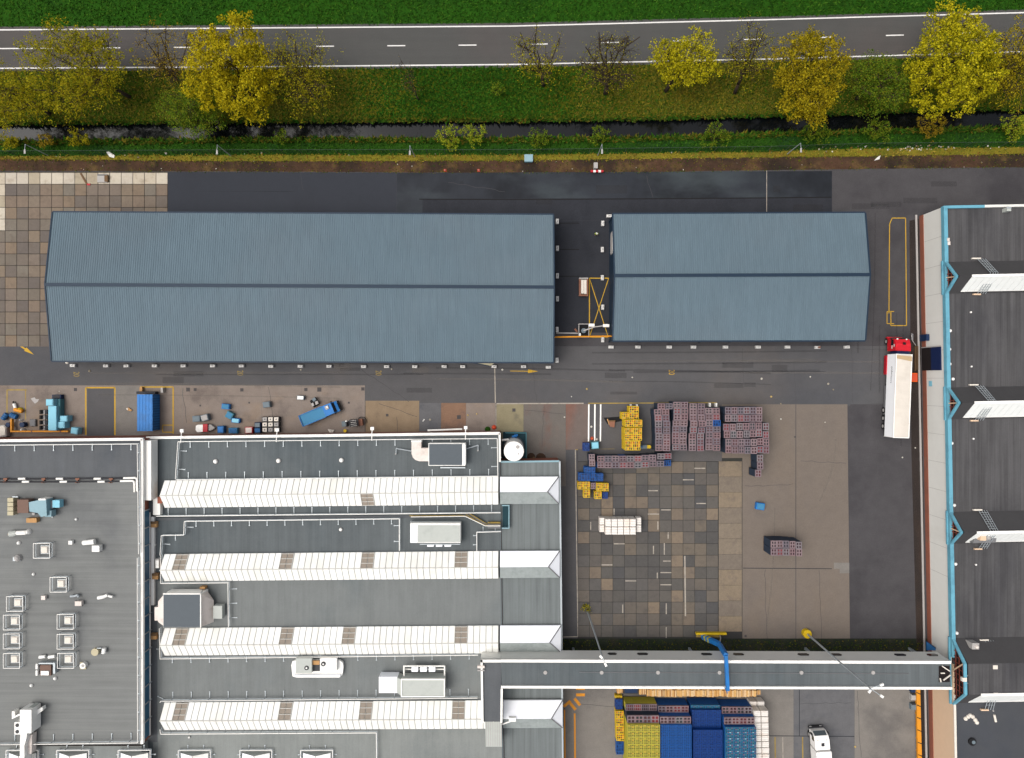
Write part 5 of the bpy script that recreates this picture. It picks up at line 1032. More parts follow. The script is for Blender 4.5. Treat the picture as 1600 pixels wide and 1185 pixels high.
bits([('roof_duct', 'white horn-shaped duct on the left roof below the blue-green unit', [('pipe', 'hvac_white', MB().tube(W(26, 833, z + .5), W(41, 832.5, z + .5), .35, 10)), ('bell', 'hvac_grey_top', MB().tube(W(16, 834.5, z + .5), W(26, 833, z + .5), .5, 10, .42)), ('elbow', 'coping_white', MB().dome(*W(41.5, 832, z + .6)[:2], z, .42, .8, 12, 3)), ('tip', 'wood', MB().tube(W(13.5, 835, z + .5), W(16, 834.5, z + .5), .2, 8))]),
    ('roof_vent', 'tiny round vent between horn duct and skylight', [('dome', 'hvac_white', MB().dome(*W(28, 849, z + .3)[:2], z + .1, .28, .3, 10, 3)), ('collar', 'grey_light', MB().cyl(*W(28, 849, z + .3)[:2], z, z + .1, .32, 10))]),
    ('roof_cowl', 'grey rounded cowl left of the topmost skylight', [('cowl', 'grey_light', MB().dome(*W(26, 873, z + .5)[:2], z, .6, .8, 10, 3)), ('base', 'galv', B(20, 871, 32, 877, 0, .2))]),
    ('roof_vent', 'small square vent right of the topmost skylight', [('box', 'hvac_white', B(107, 845.5, 112.5, 851, .1, .6)), ('base', 'grey_light', B(106.5, 845, 113, 851.5, 0, .1))]),
    ('roof_duct', 'pair of white roof cowls in the middle of the left roof', [('cowl', 'hvac_white', MB().tube(W(130, 848.5, z + .6), W(148, 846.5, z + .6), .38, 10, .42)), ('box', 'hvac_white', B(143.5, 853, 155, 862.5, .2, 1.1)), ('base', 'grey_mid', B(142, 858, 157, 863, 0, .2))]),
    ('roof_vent', 'tiny dot vent left of the second skylight', [('dome', 'hvac_white', MB().dome(*W(51, 898, z + .3)[:2], z + .1, .22, .25, 10, 3)), ('collar', 'grey_light', MB().cyl(*W(51, 898, z + .3)[:2], z, z + .1, .26, 10))]),
    ('roof_vent', 'pinkish small vent beside the left skylight column', [('box', 'hvac_pink', B(64.5, 931.5, 70.5, 937.5, .1, .6)), ('base', 'grey_light', B(64, 931, 71, 938, 0, .1))]),
    ('roof_pipe', 'short bent grey pipe right of the skylights', [('pipe', 'galv', MB().path([W(110, 932, z + .5), W(117, 931.5, z + .5), W(122, 930, z + .5), W(122.5, 933, z + .4)], .18, 8)), ('foot', 'grey_mid', B(113, 930, 116, 934, 0, .4))]),
    ('roof_duct', 'white Z-shaped duct at the middle right of the left roof', [('arm', 'hvac_white', MB().tube(W(153, 934.5, z + .5), W(163, 932.5, z + .5), .28, 8)), ('arm', 'hvac_white', MB().tube(W(163, 932.5, z + .6), W(168, 930, z + .6), .24, 8)), ('arm', 'hvac_white', MB().tube(W(168, 931, z + .5), W(176, 933, z + .5), .18, 8))]),
    ('roof_vent', 'pale square cowl below the bent pipe', [('box', 'hvac_pink', B(117, 940, 127, 947, .2, .8)), ('base', 'grey_mid', B(116, 939, 128, 948, 0, .2))]),
    ('roof_vent', 'round beige vent with a small white cylinder right of the skylights', [('drum', 'hvac_beige', MB().cyl(*W(148, 1019.5, z + .6)[:2], z, z + .6, .58, 18)), ('cylinder', 'hvac_white', MB().tube(W(163, 1013, z + .5), W(162, 1021, z + .5), .32, 10)), ('link', 'galv', B(151, 1012.5, 158, 1013.8, .3, .5))]),
    ('roof_vent', 'small round white drum below the beige vent', [('drum', 'hvac_white', MB().cyl(*W(129.5, 1040.5, z + .6)[:2], z, z + .7, .46, 16)), ('cap', 'grey_light', MB().cyl(*W(129.5, 1040.5, z + .7)[:2], z + .7, z + .74, .24, 12)), ('base', 'hvac_beige', B(125, 1035, 134.5, 1046, 0, .15))]),
    ('roof_hatch', 'brown open hatch with white lid and grey frame', [('well', 'hvac_brown', B(62.5, 1039.5, 79.5, 1056, 0, .3)), ('lid', 'hvac_white', B(63.5, 1049, 76, 1055.5, .3, .5)), ('frame', 'galv', B(60.5, 1036, 86, 1038, 0, .8)), ('frame', 'galv', B(83, 1038, 86, 1053, 0, .8)), ('rail', 'hvac_white', B(55.5, 1038, 58.5, 1046, .2, .6)), ('rail', 'hvac_white', B(55.5, 1048, 58.5, 1056, .2, .6))]),
    ('roof_pipe', 'two short white pipe ends above the brown hatch', [('pipe', 'hvac_white', MB().tube(W(61.5, 1027, z + .4), W(71, 1026, z + .4), .26, 8)), ('pipe', 'hvac_white', MB().tube(W(76, 1027, z + .4), W(86, 1025.5, z + .4), .26, 8))]),
    ('roof_vent', 'tiny white vent right below the brown hatch', [('dome', 'hvac_white', MB().dome(*W(85, 1061, z + .3)[:2], z + .1, .28, .3, 10, 3)), ('collar', 'grey_light', MB().cyl(*W(85, 1061, z + .3)[:2], z, z + .1, .3, 10))]),
    ('roof_vent', 'tiny white vent left below the brown hatch', [('dome', 'hvac_white', MB().dome(*W(48, 1072, z + .3)[:2], z + .1, .26, .3, 10, 3)), ('collar', 'grey_light', MB().cyl(*W(48, 1072, z + .3)[:2], z, z + .1, .28, 10))]),
    ('roof_vent', 'tiny vent right of the blue-green unit', [('dome', 'hvac_white', MB().dome(*W(118, 812, z + .3)[:2], z + .1, .2, .25, 10, 3)), ('collar', 'grey_light', MB().cyl(*W(118, 812, z + .3)[:2], z, z + .1, .22, 10))]),
    ('roof_duct', 'tall white ducted unit with two fan holes at the bottom left', [('body', 'hvac_white', B(31, 1109.5, 49, 1146, .4, 2.6)), ('side_panel', 'hvac_grey_top', B(44, 1106, 51, 1142, .3, 2.0)), ('fan_plate', 'hvac_white', B(22.5, 1129, 33, 1148, .5, 1.8)), ('duct', 'hvac_white', MB().ppx([(32, 1146), (42, 1146), (41, 1155), (38, 1165), (38, 1230), (31, 1230), (31, 1162)], z + .4, z + 2.2)), ('duct', 'hvac_pink', MB().ppx([(41, 1152), (50, 1148), (49, 1178), (39, 1180)], z + .3, z + 1.4)), ('chute', 'hvac_white', MB().ppx([(48, 1112), (55, 1111), (66, 1105), (67, 1110), (56, 1119), (49, 1121)], z + .5, z + 1.3)), ('chute_mouth', 'hvac_brown', MB().ppx([(49.5, 1113.5), (54.5, 1112.5), (54, 1117), (50, 1118)], z + 1.3, z + 1.34)), ('bracket', 'coping_white', MB().ppx([(18.5, 1112), (23, 1112), (23, 1119), (31, 1115.5), (31, 1118), (18.5, 1124)], z + .4, z + 1.4)), ('ladder', 'galv', B(60.5, 1117, 62, 1136, .1, .5)), ('ladder', 'galv', B(54, 1123.5, 62, 1124.5, .1, .5)), ('ladder', 'galv', B(54, 1134.5, 62, 1135.5, .1, .5))]),
])
t = [o for o in COL.objects if o.get('label', '').startswith('tall white ducted')][0]
for y in (1133.5, 1143.5): MB().cyl(*W(27, y, z + 1.8)[:2], z + 1.8, z + 1.83, .3, 14).build('fan_hole', 'fan_dark', t)
# pipe run with brackets across the left roof
pr = thing('pipe_rack', 'dark pipe run with white sleeves and orange brackets across the left roof', 'pipe run', W(100, 751, z))
MB().tube(W(-60, 749.5, z + .25), W(190, 747.5, z + .25), .12, 8).tube(W(-60, 754, z + .25), W(188, 752.5, z + .25), .12, 8).build('pipe', 'chassis', pr)
MB().path([W(193, 747.3, z + .3), W(212, 746.8, z + .3), W(214, 749, z + .3), W(214.5, 768, z + .3)], .16, 8).path([W(188, 752, z + .3), W(208, 751.5, z + .3), W(210, 754, z + .3), W(210.3, 769, z + .3)], .16, 8).build('insulated_pipe', 'coping_white', pr)
for x in (34, 93, 152): MB().tube(W(x - 5, 748.3, z + .28), W(x + 6, 748.2, z + .28), .17, 8).tube(W(x + 1, 753, z + .28), W(x + 12, 752.9, z + .28), .17, 8).build('sleeve', 'coping_white', pr)
for x in (8, 67.5, 120.5, 173): MB().bpx(x - 3, 747.5, x + 3, 750, z, z + .5).bpx(x - 3.5, 752, x + 1.5, 755, z, z + .3).bpx(x - 1, 748, x + 1, 755, z + .1, z + .3).build('bracket', 'skip_rust', pr)
# small gabled skylights along the bottom edge
for i, (x, zz, lb) in enumerate(((35, ZL - .6, 'white gabled skylight at the bottom edge under the ducted unit'), (114, ZL - .6, 'white gabled skylight at the bottom edge, second from left'), (210, ZL - .6, 'white gabled skylight at the bottom edge, third from left'), (304, ZM, 'white gabled skylight at the bottom edge, fourth from left'), (400, ZM, 'white gabled skylight at the bottom edge, fifth from left'), (495, ZM, 'white gabled skylight at the bottom edge, rightmost'))):
    w = 21.5; a = W(x - w, 1177, zz + .3); b = W(x + w, 1177, zz + .3); m = Vector(((a.x + b.x) / 2, a.y, zz + 1.3)); L_ = 6.5; d = Vector((0, -L_, 0)); dn = Vector((0, 0, -.3))
    t = simple('gable_skylight', lb, 'skylight', [('slope', 'metal_white', MB().poly([a, a + d, m + d, m])), ('slope', 'glazing_white', MB().poly([b + d, b, m, m + d])), ('gable_end', 'hvac_grey_top', MB().poly([b, a, m]).poly([b + dn, a + dn, a, b])), ('kerb', 'galv', MB().poly([a + dn, a + d + dn, a + d, a]).poly([b + d + dn, b + dn, b, b + d])), ('ridge', 'glazing_bar', MB().bar(m, m + d, .12, .06))], 'gabled skylights along the bottom edge')
    for j in range(1, 6): MB().bar(a + d * j / 6 + Vector((0, 0, .02)), m + d * j / 6 + Vector((0, 0, .02)), .05, .05).bar(b + d * j / 6 + Vector((0, 0, .02)), m + d * j / 6 + Vector((0, 0, .02)), .05, .05).build('glazing_bar', 'glazing_bar', t)
    rail('railing round the bottom skylight number %s from the left' % ('one', 'two', 'three', 'four', 'five', 'six')[i], [(x - w - 4, 1230), (x - w - 4, 1173), (x + w + 3, 1172.5), (x + w + 3, 1230)], zz, 1, 20, .5, .7)

# ================================================================== ENCLOSED BRIDGE
br = thing('conveyor_bridge', 'long enclosed bridge with white parapets spanning the yard to the brick hall', 'bridge', (W(1120, 1050, ZB).x, W(1120, 1050, ZB).y, 5.5))
N0, N1 = W(783, 1029.5, ZB), W(1484, 1032.0, ZB); S0, S1_ = W(783, 1074.5, ZB), W(1486, 1076.5, ZB)
T0, T1 = W(750, 1029, ZB), W(750, 1130, ZB)
zb = 5.5
A = Vector((0, 0, 1))
MB().poly([S0, S1_, N1, N0]).build('roof', 'bitumen_teal', br)
MB().poly([(N1.x, N1.y, zb), (N0.x, N0.y, zb), tuple(N0), tuple(N1)]).build('north_wall', 'wall_white', br)
MB().poly([(S0.x, S0.y, zb), (S1_.x, S1_.y, zb), tuple(S1_), tuple(S0)]).build('south_wall', 'wall_white', br)
MB().poly([(S0.x, S0.y, zb), (N0.x, N0.y, zb), (N1.x, N1.y, zb), (S1_.x, S1_.y, zb)]).build('floor', 'grey_mid', br)
MB().bar(N0 + A * .1 + Vector((0, -.22, 0)), N1 + A * .1 + Vector((0, -.22, 0)), .44, .5).build('parapet', 'coping_white', br)
MB().bar(S0 + A * .1 + Vector((0, .2, 0)), S1_ + A * .1 + Vector((0, .2, 0)), .36, .5).build('parapet', 'coping_white', br)
MB().tube(W(905, 1050.5, ZB + .06), W(1420, 1053, ZB + .06), .05, 6).build('cable', 'grey_mid', br)
for x in (852, 940, 1028, 1124, 1252, 1364): p = W(x, 1051, ZB); MB().cyl(p.x, p.y, ZB, ZB + .12, .3, 12).build('roof_outlet', 'grey_light', br)
for x0, x1 in ((949, 964), (995, 1013), (1095, 1113), (1145, 1163), (1246, 1264.5), (1298, 1315.5), (1397, 1416), (1448, 1466)):
    zc = zb + 1.45; a = W(x0, 1021, zc); b = W(x1, 1021, zc); y = lerp(N0.y, N1.y, (a.x - N0.x) / (N1.x - N0.x)) + .02; h = .45; c = .28
    MB().add([(a.x, y, zc), (a.x + c, y, zc - h), (b.x - c, y, zc - h), (b.x, y, zc), (b.x - c, y, zc + h), (a.x + c, y, zc + h)] + [(q[0], y + .05, q[1]) for q in ((a.x, zc), (a.x + c, zc - h), (b.x - c, zc - h), (b.x, zc), (b.x - c, zc + h), (a.x + c, zc + h))],
        [(11, 10, 9, 8, 7, 6)] + [(i, (i + 1) % 6, 6 + (i + 1) % 6, 6 + i) for i in range(6)]).build('window', 'glass_dark', br)
for x in (900, 1090, 1280, 1450):
    a = W(x, 1045, zb); MB().box(a.x, a.y + 1.2, 0, zb, .35, .35).box(a.x, a.y - 1.6, 0, zb, .35, .35).build('pier', 'galv', br)
# leg of the bridge standing on the hall roof
leg = thing('raised_corridor', 'short raised corridor with white parapets running down from the left end of the bridge', 'corridor', W(768, 1080, ZM))
a, b, c, d = W(751, 1030, ZB), W(782.8, 1030, ZB), W(785, 1128, ZB), W(752.5, 1128, ZB)
MB().poly([d, c, b, a]).build('roof', 'bitumen', leg)
for p, q in ((a, b), (b, c), (c, d), (d, a)): MB().poly([(q.x, q.y, ZM), (p.x, p.y, ZM), tuple(p), tuple(q)]).build('wall', 'wall_white', leg)
MB().bar(a + A * .1 + Vector((.16, 0, 0)), d + A * .1 + Vector((.16, 0, 0)), .32, .5).build('parapet', 'coping_white', leg)
MB().bar(W(784, 1075, ZB) + A * .1, c + A * .1 + Vector((-.16, 0, 0)), .32, .5).build('parapet', 'coping_white', leg)
MB().bar(a + A * .1 + Vector((0, -.2, 0)), b + A * .1 + Vector((0, -.2, 0)), .4, .5).build('parapet', 'coping_white', leg)
MB().bpx(746, 1041, 757, 1044.5, ZB, ZB + .5).build('roof_box', 'hvac_pink', leg); MB().bpx(746, 1047, 757, 1049, ZB, ZB + .4).build('roof_box', 'grey_light', leg)
simple('roof_canopy', 'pale ribbed canopy sticking out below the lowest monitor at the bridge corner', 'canopy', [('sheet', 'hvac_grey_top', MB().ppx([(758, 1125), (784, 1125), (784.5, 1167), (759, 1167)], ZB - .8, ZB - .6)), ('lip', 'coping_white', MB().ppx([(754, 1119), (782, 1119), (782, 1125), (754, 1125)], ZB - .6, ZB - .3)), ('post', 'galv', MB().bpx(759.5, 1163, 761, 1165, ZM, ZB - .8)), ('post', 'galv', MB().bpx(782, 1163, 783.5, 1165, ZM, ZB - .8))] + [('rib', 'grey_light', MB().bpx(759.5 + i * 3.4, 1126, 760.3 + i * 3.4, 1166, ZB - .6, ZB - .56)) for i in range(8)])
simple('white_brace', 'white V-shaped brace beside the bridge corner', 'brace', [('strut', 'coping_white', MB().bar(W(784, 1132, ZM + 2.2), W(798, 1127, ZM + 2.2), .18, .18)), ('strut', 'coping_white', MB().bar(W(784, 1132, ZM + 2.2), W(768, 1126, ZB - .5), .18, .18)), ('plate', 'hvac_white', MB().bpx(795, 1122, 806, 1128, ZM + 1.6, ZM + 2.3))])
# ================================================================== BRICK HALL ON THE RIGHT (turned about one degree)
ZR = 6.9; AR = R(1.08)
o0 = W(1436.5, 338, 0)
hallR = thing('brick_hall', 'brick and white-clad hall with blue fascia and dark felt roof along the right edge', 'building', o0, AR)
def RW(u, v, z):     # local metres (u east, v south) -> world
    c, s = math.cos(AR), math.sin(AR); return Vector((o0.x + c * u + s * v, o0.y + s * u - c * v, z))
def RV(px, py, z):   # pixel -> local (u, v)
    w = W(px, py, z); dx, dy = w.x - o0.x, w.y - o0.y; c, s = math.cos(AR), math.sin(AR); return (c * dx + s * dy, s * dx - c * dy)
class RB(MB):
    def rbox(s, u0, v0, u1, v1, z0, z1): return s.prism([RW(u, v, 0)[:2] for u, v in ((u0, v0), (u1, v0), (u1, v1), (u0, v1))], z0, z1)
VB = RV(1470, 1013, 0)[1]          # where the bridge meets the wall
VE = RV(1470, 1420, 0)[1]; UE = 62.0
RB().rbox(0, 0, .35, VE, 0, 1.05).build('brick_plinth', 'brick', hallR)
RB().rbox(.10, .0, .30, VB, 1.05, ZR - .75).build('cladding', 'wall_white', hallR)
RB().rbox(.10, VB + .01, .30, VE, 1.05, ZR - .15).build('cladding', 'wall_cream', hallR)
RB().rbox(.3, 0, UE, .3, 0, ZR - .75).build('north_wall', 'wall_white', hallR)
RB().rbox(.31, .31, UE, VB + 4.3, ZR - .6, ZR - .4).build('roof', 'bitumen_right', hallR)
RB().rbox(.31, VB + 4.32, UE, VE, ZR - .6, ZR - .4).build('roof', 'bitumen_right_south', hallR)
RB().rbox(-.1, -.05, .50, VB - 1.2, ZR - .74, ZR + .05).build('fascia', 'fascia_blue', hallR)
RB().rbox(.51, -.08, 6.5, .35, ZR - .74, ZR + .03).build('fascia', 'fascia_blue', hallR)
RB().rbox(6.51, -.08, UE, .3, ZR - .74, ZR + .03).build('fascia', 'wall_white', hallR)
RB().rbox(.05, VB + 4.9, .40, VE, ZR - .15, ZR + .0).build('coping', 'bag_white', hallR)
RB().rbox(-.75, -.2, -.45, VE, 0, .16).build('kerb', 'grey_light', hallR)
for v in (20, 41, 55): RB().rbox(-.02, v, .0, v + .5, .1, .9).build('wall_vent', 'skip_rust', hallR)
for i in range(1, 14):
    v = i * 4.6
    if v < VB: RB().rbox(.085, v, .10, v + .04, 1.05, ZR - .75).build('cladding_joint', 'grey_light', hallR)
ytext_z = None
# doors
dv0, dv1 = RV(1455, 543, 3)[1], RV(1455, 579, 3)[1]
RB().rbox(-.06, dv0, .1, dv1, 0, 2.6).build('dock_recess', 'dark_void', hallR)
RB().rbox(-.10, dv0, .08, dv1, 2.7, 5.3).build('dock_door', 'blue_navy', hallR); RB().rbox(-.12, dv0 - .15, .07, dv0, .0, 5.4).build('door_frame', 'grey_light', hallR)
sv0, sv1 = RV(1440, 523, 1.5)[1], RV(1440, 533, 1.5)[1]
RB().rbox(-.5, sv0, .02, sv1, .2, 2.2).build('service_door', 'blue_dark', hallR)
nv = RV(1449, 600, 3)[1]
nb = RB(); nb.rbox(.05, nv - .45, .08, nv + .45, 1.7, 2.6); nb.build('number_plate', 'cyan_pale', hallR)
# standing monitors with a glazed gable
def saw(label, ytop, yap, ybot, wy0, wy1, big=False):
    """pixel rows: gable top/apex/bottom at the wall, white glazing top (ridge) and bottom"""
    z0 = ZR - .4; zr_ = ZR + (2.75 if not big else 3.0)
    v0 = RV(1473, ytop, ZR)[1]; v1 = RV(1475, ybot, ZR)[1]; va = RV(1490, yap, zr_)[1]
    r = thing('saw_tooth_monitor', label, 'roof monitor', RW(1, (v0 + v1) / 2, z0), AR, 'glazed monitors on the brick hall')
    ri = RV(1540, wy0, zr_)[1] if not big else None
    if not big:
        MB().poly([RW(.5, v0, z0), RW(.5, va, zr_), RW(UE, va, zr_), RW(UE, v0, z0)][::-1]).build('dark_slope', 'bitumen_slope', r)
        MB().poly([RW(.5, v1, z0), RW(UE, v1, z0), RW(UE, va, zr_), RW(.5, va, zr_)]).build('under_slope', 'bitumen_slope', r)
        prof = [(v0, ZR), (va, zr_), (v1, ZR)]
        gl0, gl1 = va, v1
    else:
        vb0 = RV(1505, 1038, zr_)[1]; vb1 = RV(1506, 1086, zr_)[1]
        MB().poly([RW(.5, v0, z0), RW(UE, v0, z0), RW(UE, vb0, zr_), RW(.5, vb0, zr_)][::-1]).build('dark_slope', 'bitumen_slope', r)
        MB().poly([RW(.5, vb0, zr_), RW(.5, vb1, zr_), RW(UE, vb1, zr_), RW(UE, vb0, zr_)]).build('flat_top', 'bitumen_right', r)
        MB().poly([RW(.5, v1, z0), RW(UE, v1, z0), RW(UE, vb1, zr_), RW(.5, vb1, zr_)]).build('under_slope', 'bitumen_slope', r)
        prof = [(v0, ZR), (vb0, zr_), (vb1, zr_), (v1, ZR)]; gl0, gl1 = vb1, v1
    # glazing panels on the south slope, starting 1.8 m behind the gable
    n = 34; a = Vector((0, gl1, z0 + .1)); me = None
    un = Vector((0, zr_ - z0, gl1 - gl0)).normalized()
    for i in range(n):
        u0 = 2.4 + i * 1.05; u1 = u0 + 1.0
        if u1 > 40: break
        q = [RW(u0, gl1 - .32, z0 + .36), RW(u1, gl1 - .32, z0 + .36), RW(u1, gl0 + .12, zr_ + .05), RW(u0, gl0 + .12, zr_ + .05)]
        if me is None:
            mb = MB(); loc = [x - q[0] for x in q]; nn = (loc[1]).cross(loc[3]).normalized() * .06
            c, s = math.cos(-AR), math.sin(-AR); rot = lambda w: (c * w.x - s * w.y, s * w.x + c * w.y, w.z)
            mb.add([rot(w) for w in loc + [w + nn for w in loc]], [(4, 5, 6, 7)] + [(k, (k + 1) % 4, 4 + (k + 1) % 4, 4 + k) for k in range(4)]); me = mb.mesh('glazing_panel', 'glazing_grey')
        w = q[0] - Vector(r.location); inst('glazing_panel', me, r, (math.cos(-AR) * w.x - math.sin(-AR) * w.y, math.sin(-AR) * w.x + math.cos(-AR) * w.y, w.z))
    MB().bar(RW(2.4, gl0, zr_ + .12), RW(42, gl0, zr_ + .12), .4, .14).build('ridge_cap', 'coping_white', r)
    MB().bar(RW(2.4, gl1 - .3, z0 + .34), RW(42, gl1 - .3, z0 + .34), .12, .14).build('sill_bar', 'coping_white', r)
    # gable: dark recess, red lattice, blue frame
    MB().poly([RW(.34, v, z) for v, z in prof]).build('gable_recess', 'dark_void', r)
    for (va_, za), (vb_, zb_) in zip(prof, prof[1:]): MB().bar(RW(.10, va_, za - .12), RW(.10, vb_, zb_ - .12), .45, .26).build('gable_frame', 'fascia_blue', r)
    MB().bar(RW(-.12, v0 - .15, ZR - .6), RW(-.12, v1 + .15, ZR - .6), .3, .3).build('gable_frame', 'fascia_blue', r)
    k = 5 if not big else 12
    mb = MB()
    for i in range(1, k):
        v = lerp(v0, v1, i / k); zt = np.interp(v, [p[0] for p in prof], [p[1] for p in prof]) - .3
        mb.bar(RW(.2, v, ZR - .5), RW(.2, v, zt), .09, .09)
    for zz in (.25, .5, .75):
        zc = lerp(ZR - .4, zr_, zz); l = lerp(v0, prof[1][0], max(0, (zc - ZR) / (zr_ - ZR))); m_ = lerp(v1, prof[-2][0], max(0, (zc - ZR) / (zr_ - ZR))); mb.bar(RW(.2, l, zc), RW(.2, m_, zc), .09, .09)
    mb.build('lattice', 'truss_red', r)
    MB().bar(RW(.15, (v0 + v1) / 2, ZR - .4), RW(.15, prof[1][0], zr_ - .3), .16, .16).build('king_post', 'wall_cream', r)
    return r
saw('topmost monitor with blue open gable on the brick hall roof', 409, 432, 459, 428, 454)
saw('second monitor with blue open gable on the brick hall roof, level with the red truck', 606, 630, 656, 630, 653)
saw('third monitor with blue open gable, with a brown hatch in its white glazing', 801, 833, 851, 830, 849)
saw('broad flat-topped monitor with long blue gable beside the bridge end', 999, 1040, 1101, 1088, 1099, True)
# ladders over the monitors
def roof_ladder(label, xa, ya, xb, yb, yc):
    """foot (xa,ya) on the roof north, top (xb,yb) on the ridge, foot (xa,yc) south"""
    z0 = ZR - .3; z1 = ZR + 2.6; p = W(xa, ya, z0); q = W(xb, yb, z1); s_ = W(xa, yc, z0)
    parts = []
    for dx in (0, .5, .9, 1.3): parts.append(('stringer', 'galv', MB().tube(p + Vector((dx, 0, .3)), q + Vector((dx * .9, 0, .3)), .045, 6).tube(q + Vector((dx * .9, 0, .3)), s_ + Vector((dx, 0, .3)), .045, 6)))
    mb = MB()
    for i in range(1, 9):
        a = p.lerp(q, i / 9); mb.tube(a + Vector((0, 0, .3)), a + Vector((1.25, 0, .3)), .03, 5); a = q.lerp(s_, i / 9); mb.tube(a + Vector((0, 0, .3)), a + Vector((1.25, 0, .3)), .03, 5)
    parts.append(('rung', 'galv', mb)); parts.append(('foot_plate', 'bag_white', MB().box(p.x - .1, p.y + .05, z0, z0 + .35, 1.4, .22))); parts.append(('foot_plate', 'wall_cream', MB().box(s_.x, s_.y - .05, z0, z0 + .35, 1.2, .22)))
    simple('roof_ladder', label, 'ladder', parts, 'ladders over the hall monitors')
roof_ladder('ladder over the topmost monitor of the brick hall', 1525, 405, 1546, 427, 460)
roof_ladder('ladder over the second monitor of the brick hall', 1521, 602, 1543, 627, 657)
roof_ladder('ladder over the third monitor of the brick hall', 1527, 797, 1546, 829, 857)
roof_ladder('ladder over the broad monitor by the bridge end', 1537, 1000, 1556, 1040, 1108)
zz = ZR + 2.6
simple('ridge_hatch', 'brown hatch and grey cowl set in the third monitor glazing', 'hatch', [('hatch', 'wall_cream', MB().bpx(1532, 836, 1541, 845, ZR + .8, zz - .6)), ('panel', 'grey_mid', MB().ppx([(1527, 835), (1558, 834), (1556, 848), (1520, 849)], ZR + .4, ZR + 1.25)), ('cowl', 'grey_light', MB().dome(*W(1550, 842, zz)[:2], ZR + 1.2, .55, .9, 12, 3))])
RZ = ZR - .4
for i, (x, y) in enumerate(((1485.5, 517), (1484.5, 546), (1485, 569), (1490, 592.5), (1488, 693), (1492, 790), (1494, 882), (1496, 990))):
    roof_dome(x, y, 2.6, RZ, '%s small white vent from the top along the blue fascia of the brick hall' % ORD[i], 'hvac_white', 'white vents along the fascia')
for i, (x, y) in enumerate(((1519, 573), (1522, 686), (1526, 883), (1518, 488))):
    roof_dome(x, y, 1.6, RZ, 'tiny white dot vent out on the dark hall roof, %s' % ('level with the red lorry', 'just below the second monitor', 'just below the third monitor', 'above the red lorry')[i], 'hvac_white', 'dot vents on the hall roof')
simple('roof_box', 'pale double box beside the fascia near the top of the brick hall roof', 'box', [('box', 'hvac_pink', MB().bpx(1480.5, 372, 1484, 377, RZ, RZ + .6)), ('box', 'hvac_pink', MB().bpx(1481, 377.5, 1485, 383, RZ, RZ + .5))])
simple('roof_box', 'small pale cabinet standing on the top edge of the brick hall', 'box', [('box', 'hvac_grey_top', MB().bpx(1573.5, 324, 1580, 330, ZR - .4, ZR + .7)), ('lid', 'galv', MB().bpx(1573, 323.5, 1580.5, 326, ZR + .7, ZR + .76))])
simple('cowl', 'grey box with a white cowl on the slope of the broad monitor', 'cowl', [('box', 'grey_light', MB().bpx(1519, 1005.5, 1530, 1015, ZR, ZR + 1.6)), ('cap', 'hvac_pink', MB().dome(*W(1527, 1011.5, ZR + 1.7)[:2], ZR + 1.6, .3, .3, 10, 3))])
simple('bag_heap', 'heap of white bags on the dark roof at the bottom right', 'bags', [('bag', 'bag_white', MB().dome(*W(x, y, RZ + .2)[:2], RZ, .34, .3, 8, 3)) for x, y in ((1510, 1124), (1514, 1121), (1517, 1119), (1521, 1121), (1525, 1126), (1527.5, 1130))])
simple('tyre', 'dark ring with a pale middle lying on the dark roof', 'tyre', [('ring', 'tyre', MB().cyl(*W(1519.5, 1159.5, RZ + .2)[:2], RZ, RZ + .25, .62, 16)), ('middle', 'bin_grey', MB().cyl(*W(1521, 1160, RZ + .2)[:2], RZ + .25, RZ + .28, .3, 12))])
simple('roof_rail', 'cross cables meeting at a white box on the broad monitor', 'cable', [('cable', 'grey_light', MB().path([W(1511, 1057, zz + .2), W(1525, 1042, zz + .2), W(1550, 1045, zz + .2)], .05, 6)), ('cable', 'grey_light', MB().path([W(1511, 1067, zz + .2), W(1530, 1082, zz + .2), W(1550, 1085, zz + .2)], .05, 6)), ('box', 'bag_white', MB().bpx(1504, 1059.5, 1511, 1065.5, zz, zz + .5)), ('box', 'bag_white', MB().bpx(1552, 1040, 1559, 1046, zz, zz + .5)), ('box', 'bag_white', MB().bpx(1553, 1083, 1560, 1088, zz, zz + .5))])
simple('roof_tube', 'short white tube lying at the foot of the lowest ladder', 'tube', [('tube', 'bag_white', MB().tube(W(1553.5, 1117, RZ + .15), W(1556, 1128, RZ + .15), .18, 8)), ('cap', 'grey_light', MB().dome(*W(1552.5, 1111.5, RZ + .1)[:2], RZ, .14, .15, 8, 2))])
simple('bridge_tackle', 'cluster of pale cables and brackets where the bridge meets the blue gable', 'brackets', [('mat', 'dark_void', MB().bpx(1467, 1041, 1484, 1066, ZB, ZB + .05))] + [('arm', 'bag_white', MB().bar(W(*a, ZB + .3), W(*b, ZB + .3), .16, .16)) for a, b in (((1472, 1041), (1484, 1049)), ((1474, 1063), (1485, 1055)), ((1470, 1052), (1476, 1052)), ((1469, 1060), (1470, 1066)))])
simple('gusset', 'dark blue triangular plate in the corner between bridge and brick hall', 'plate', [('plate', 'blue_mid', MB().ppx([(1448, 1002.5), (1467, 1016.5), (1448, 1016.5)], 2.0, 2.2)), ('edge', 'blue_dark', MB().bar(W(1448, 1002.5, 2.2), W(1467, 1016.5, 2.2), .12, .1))])
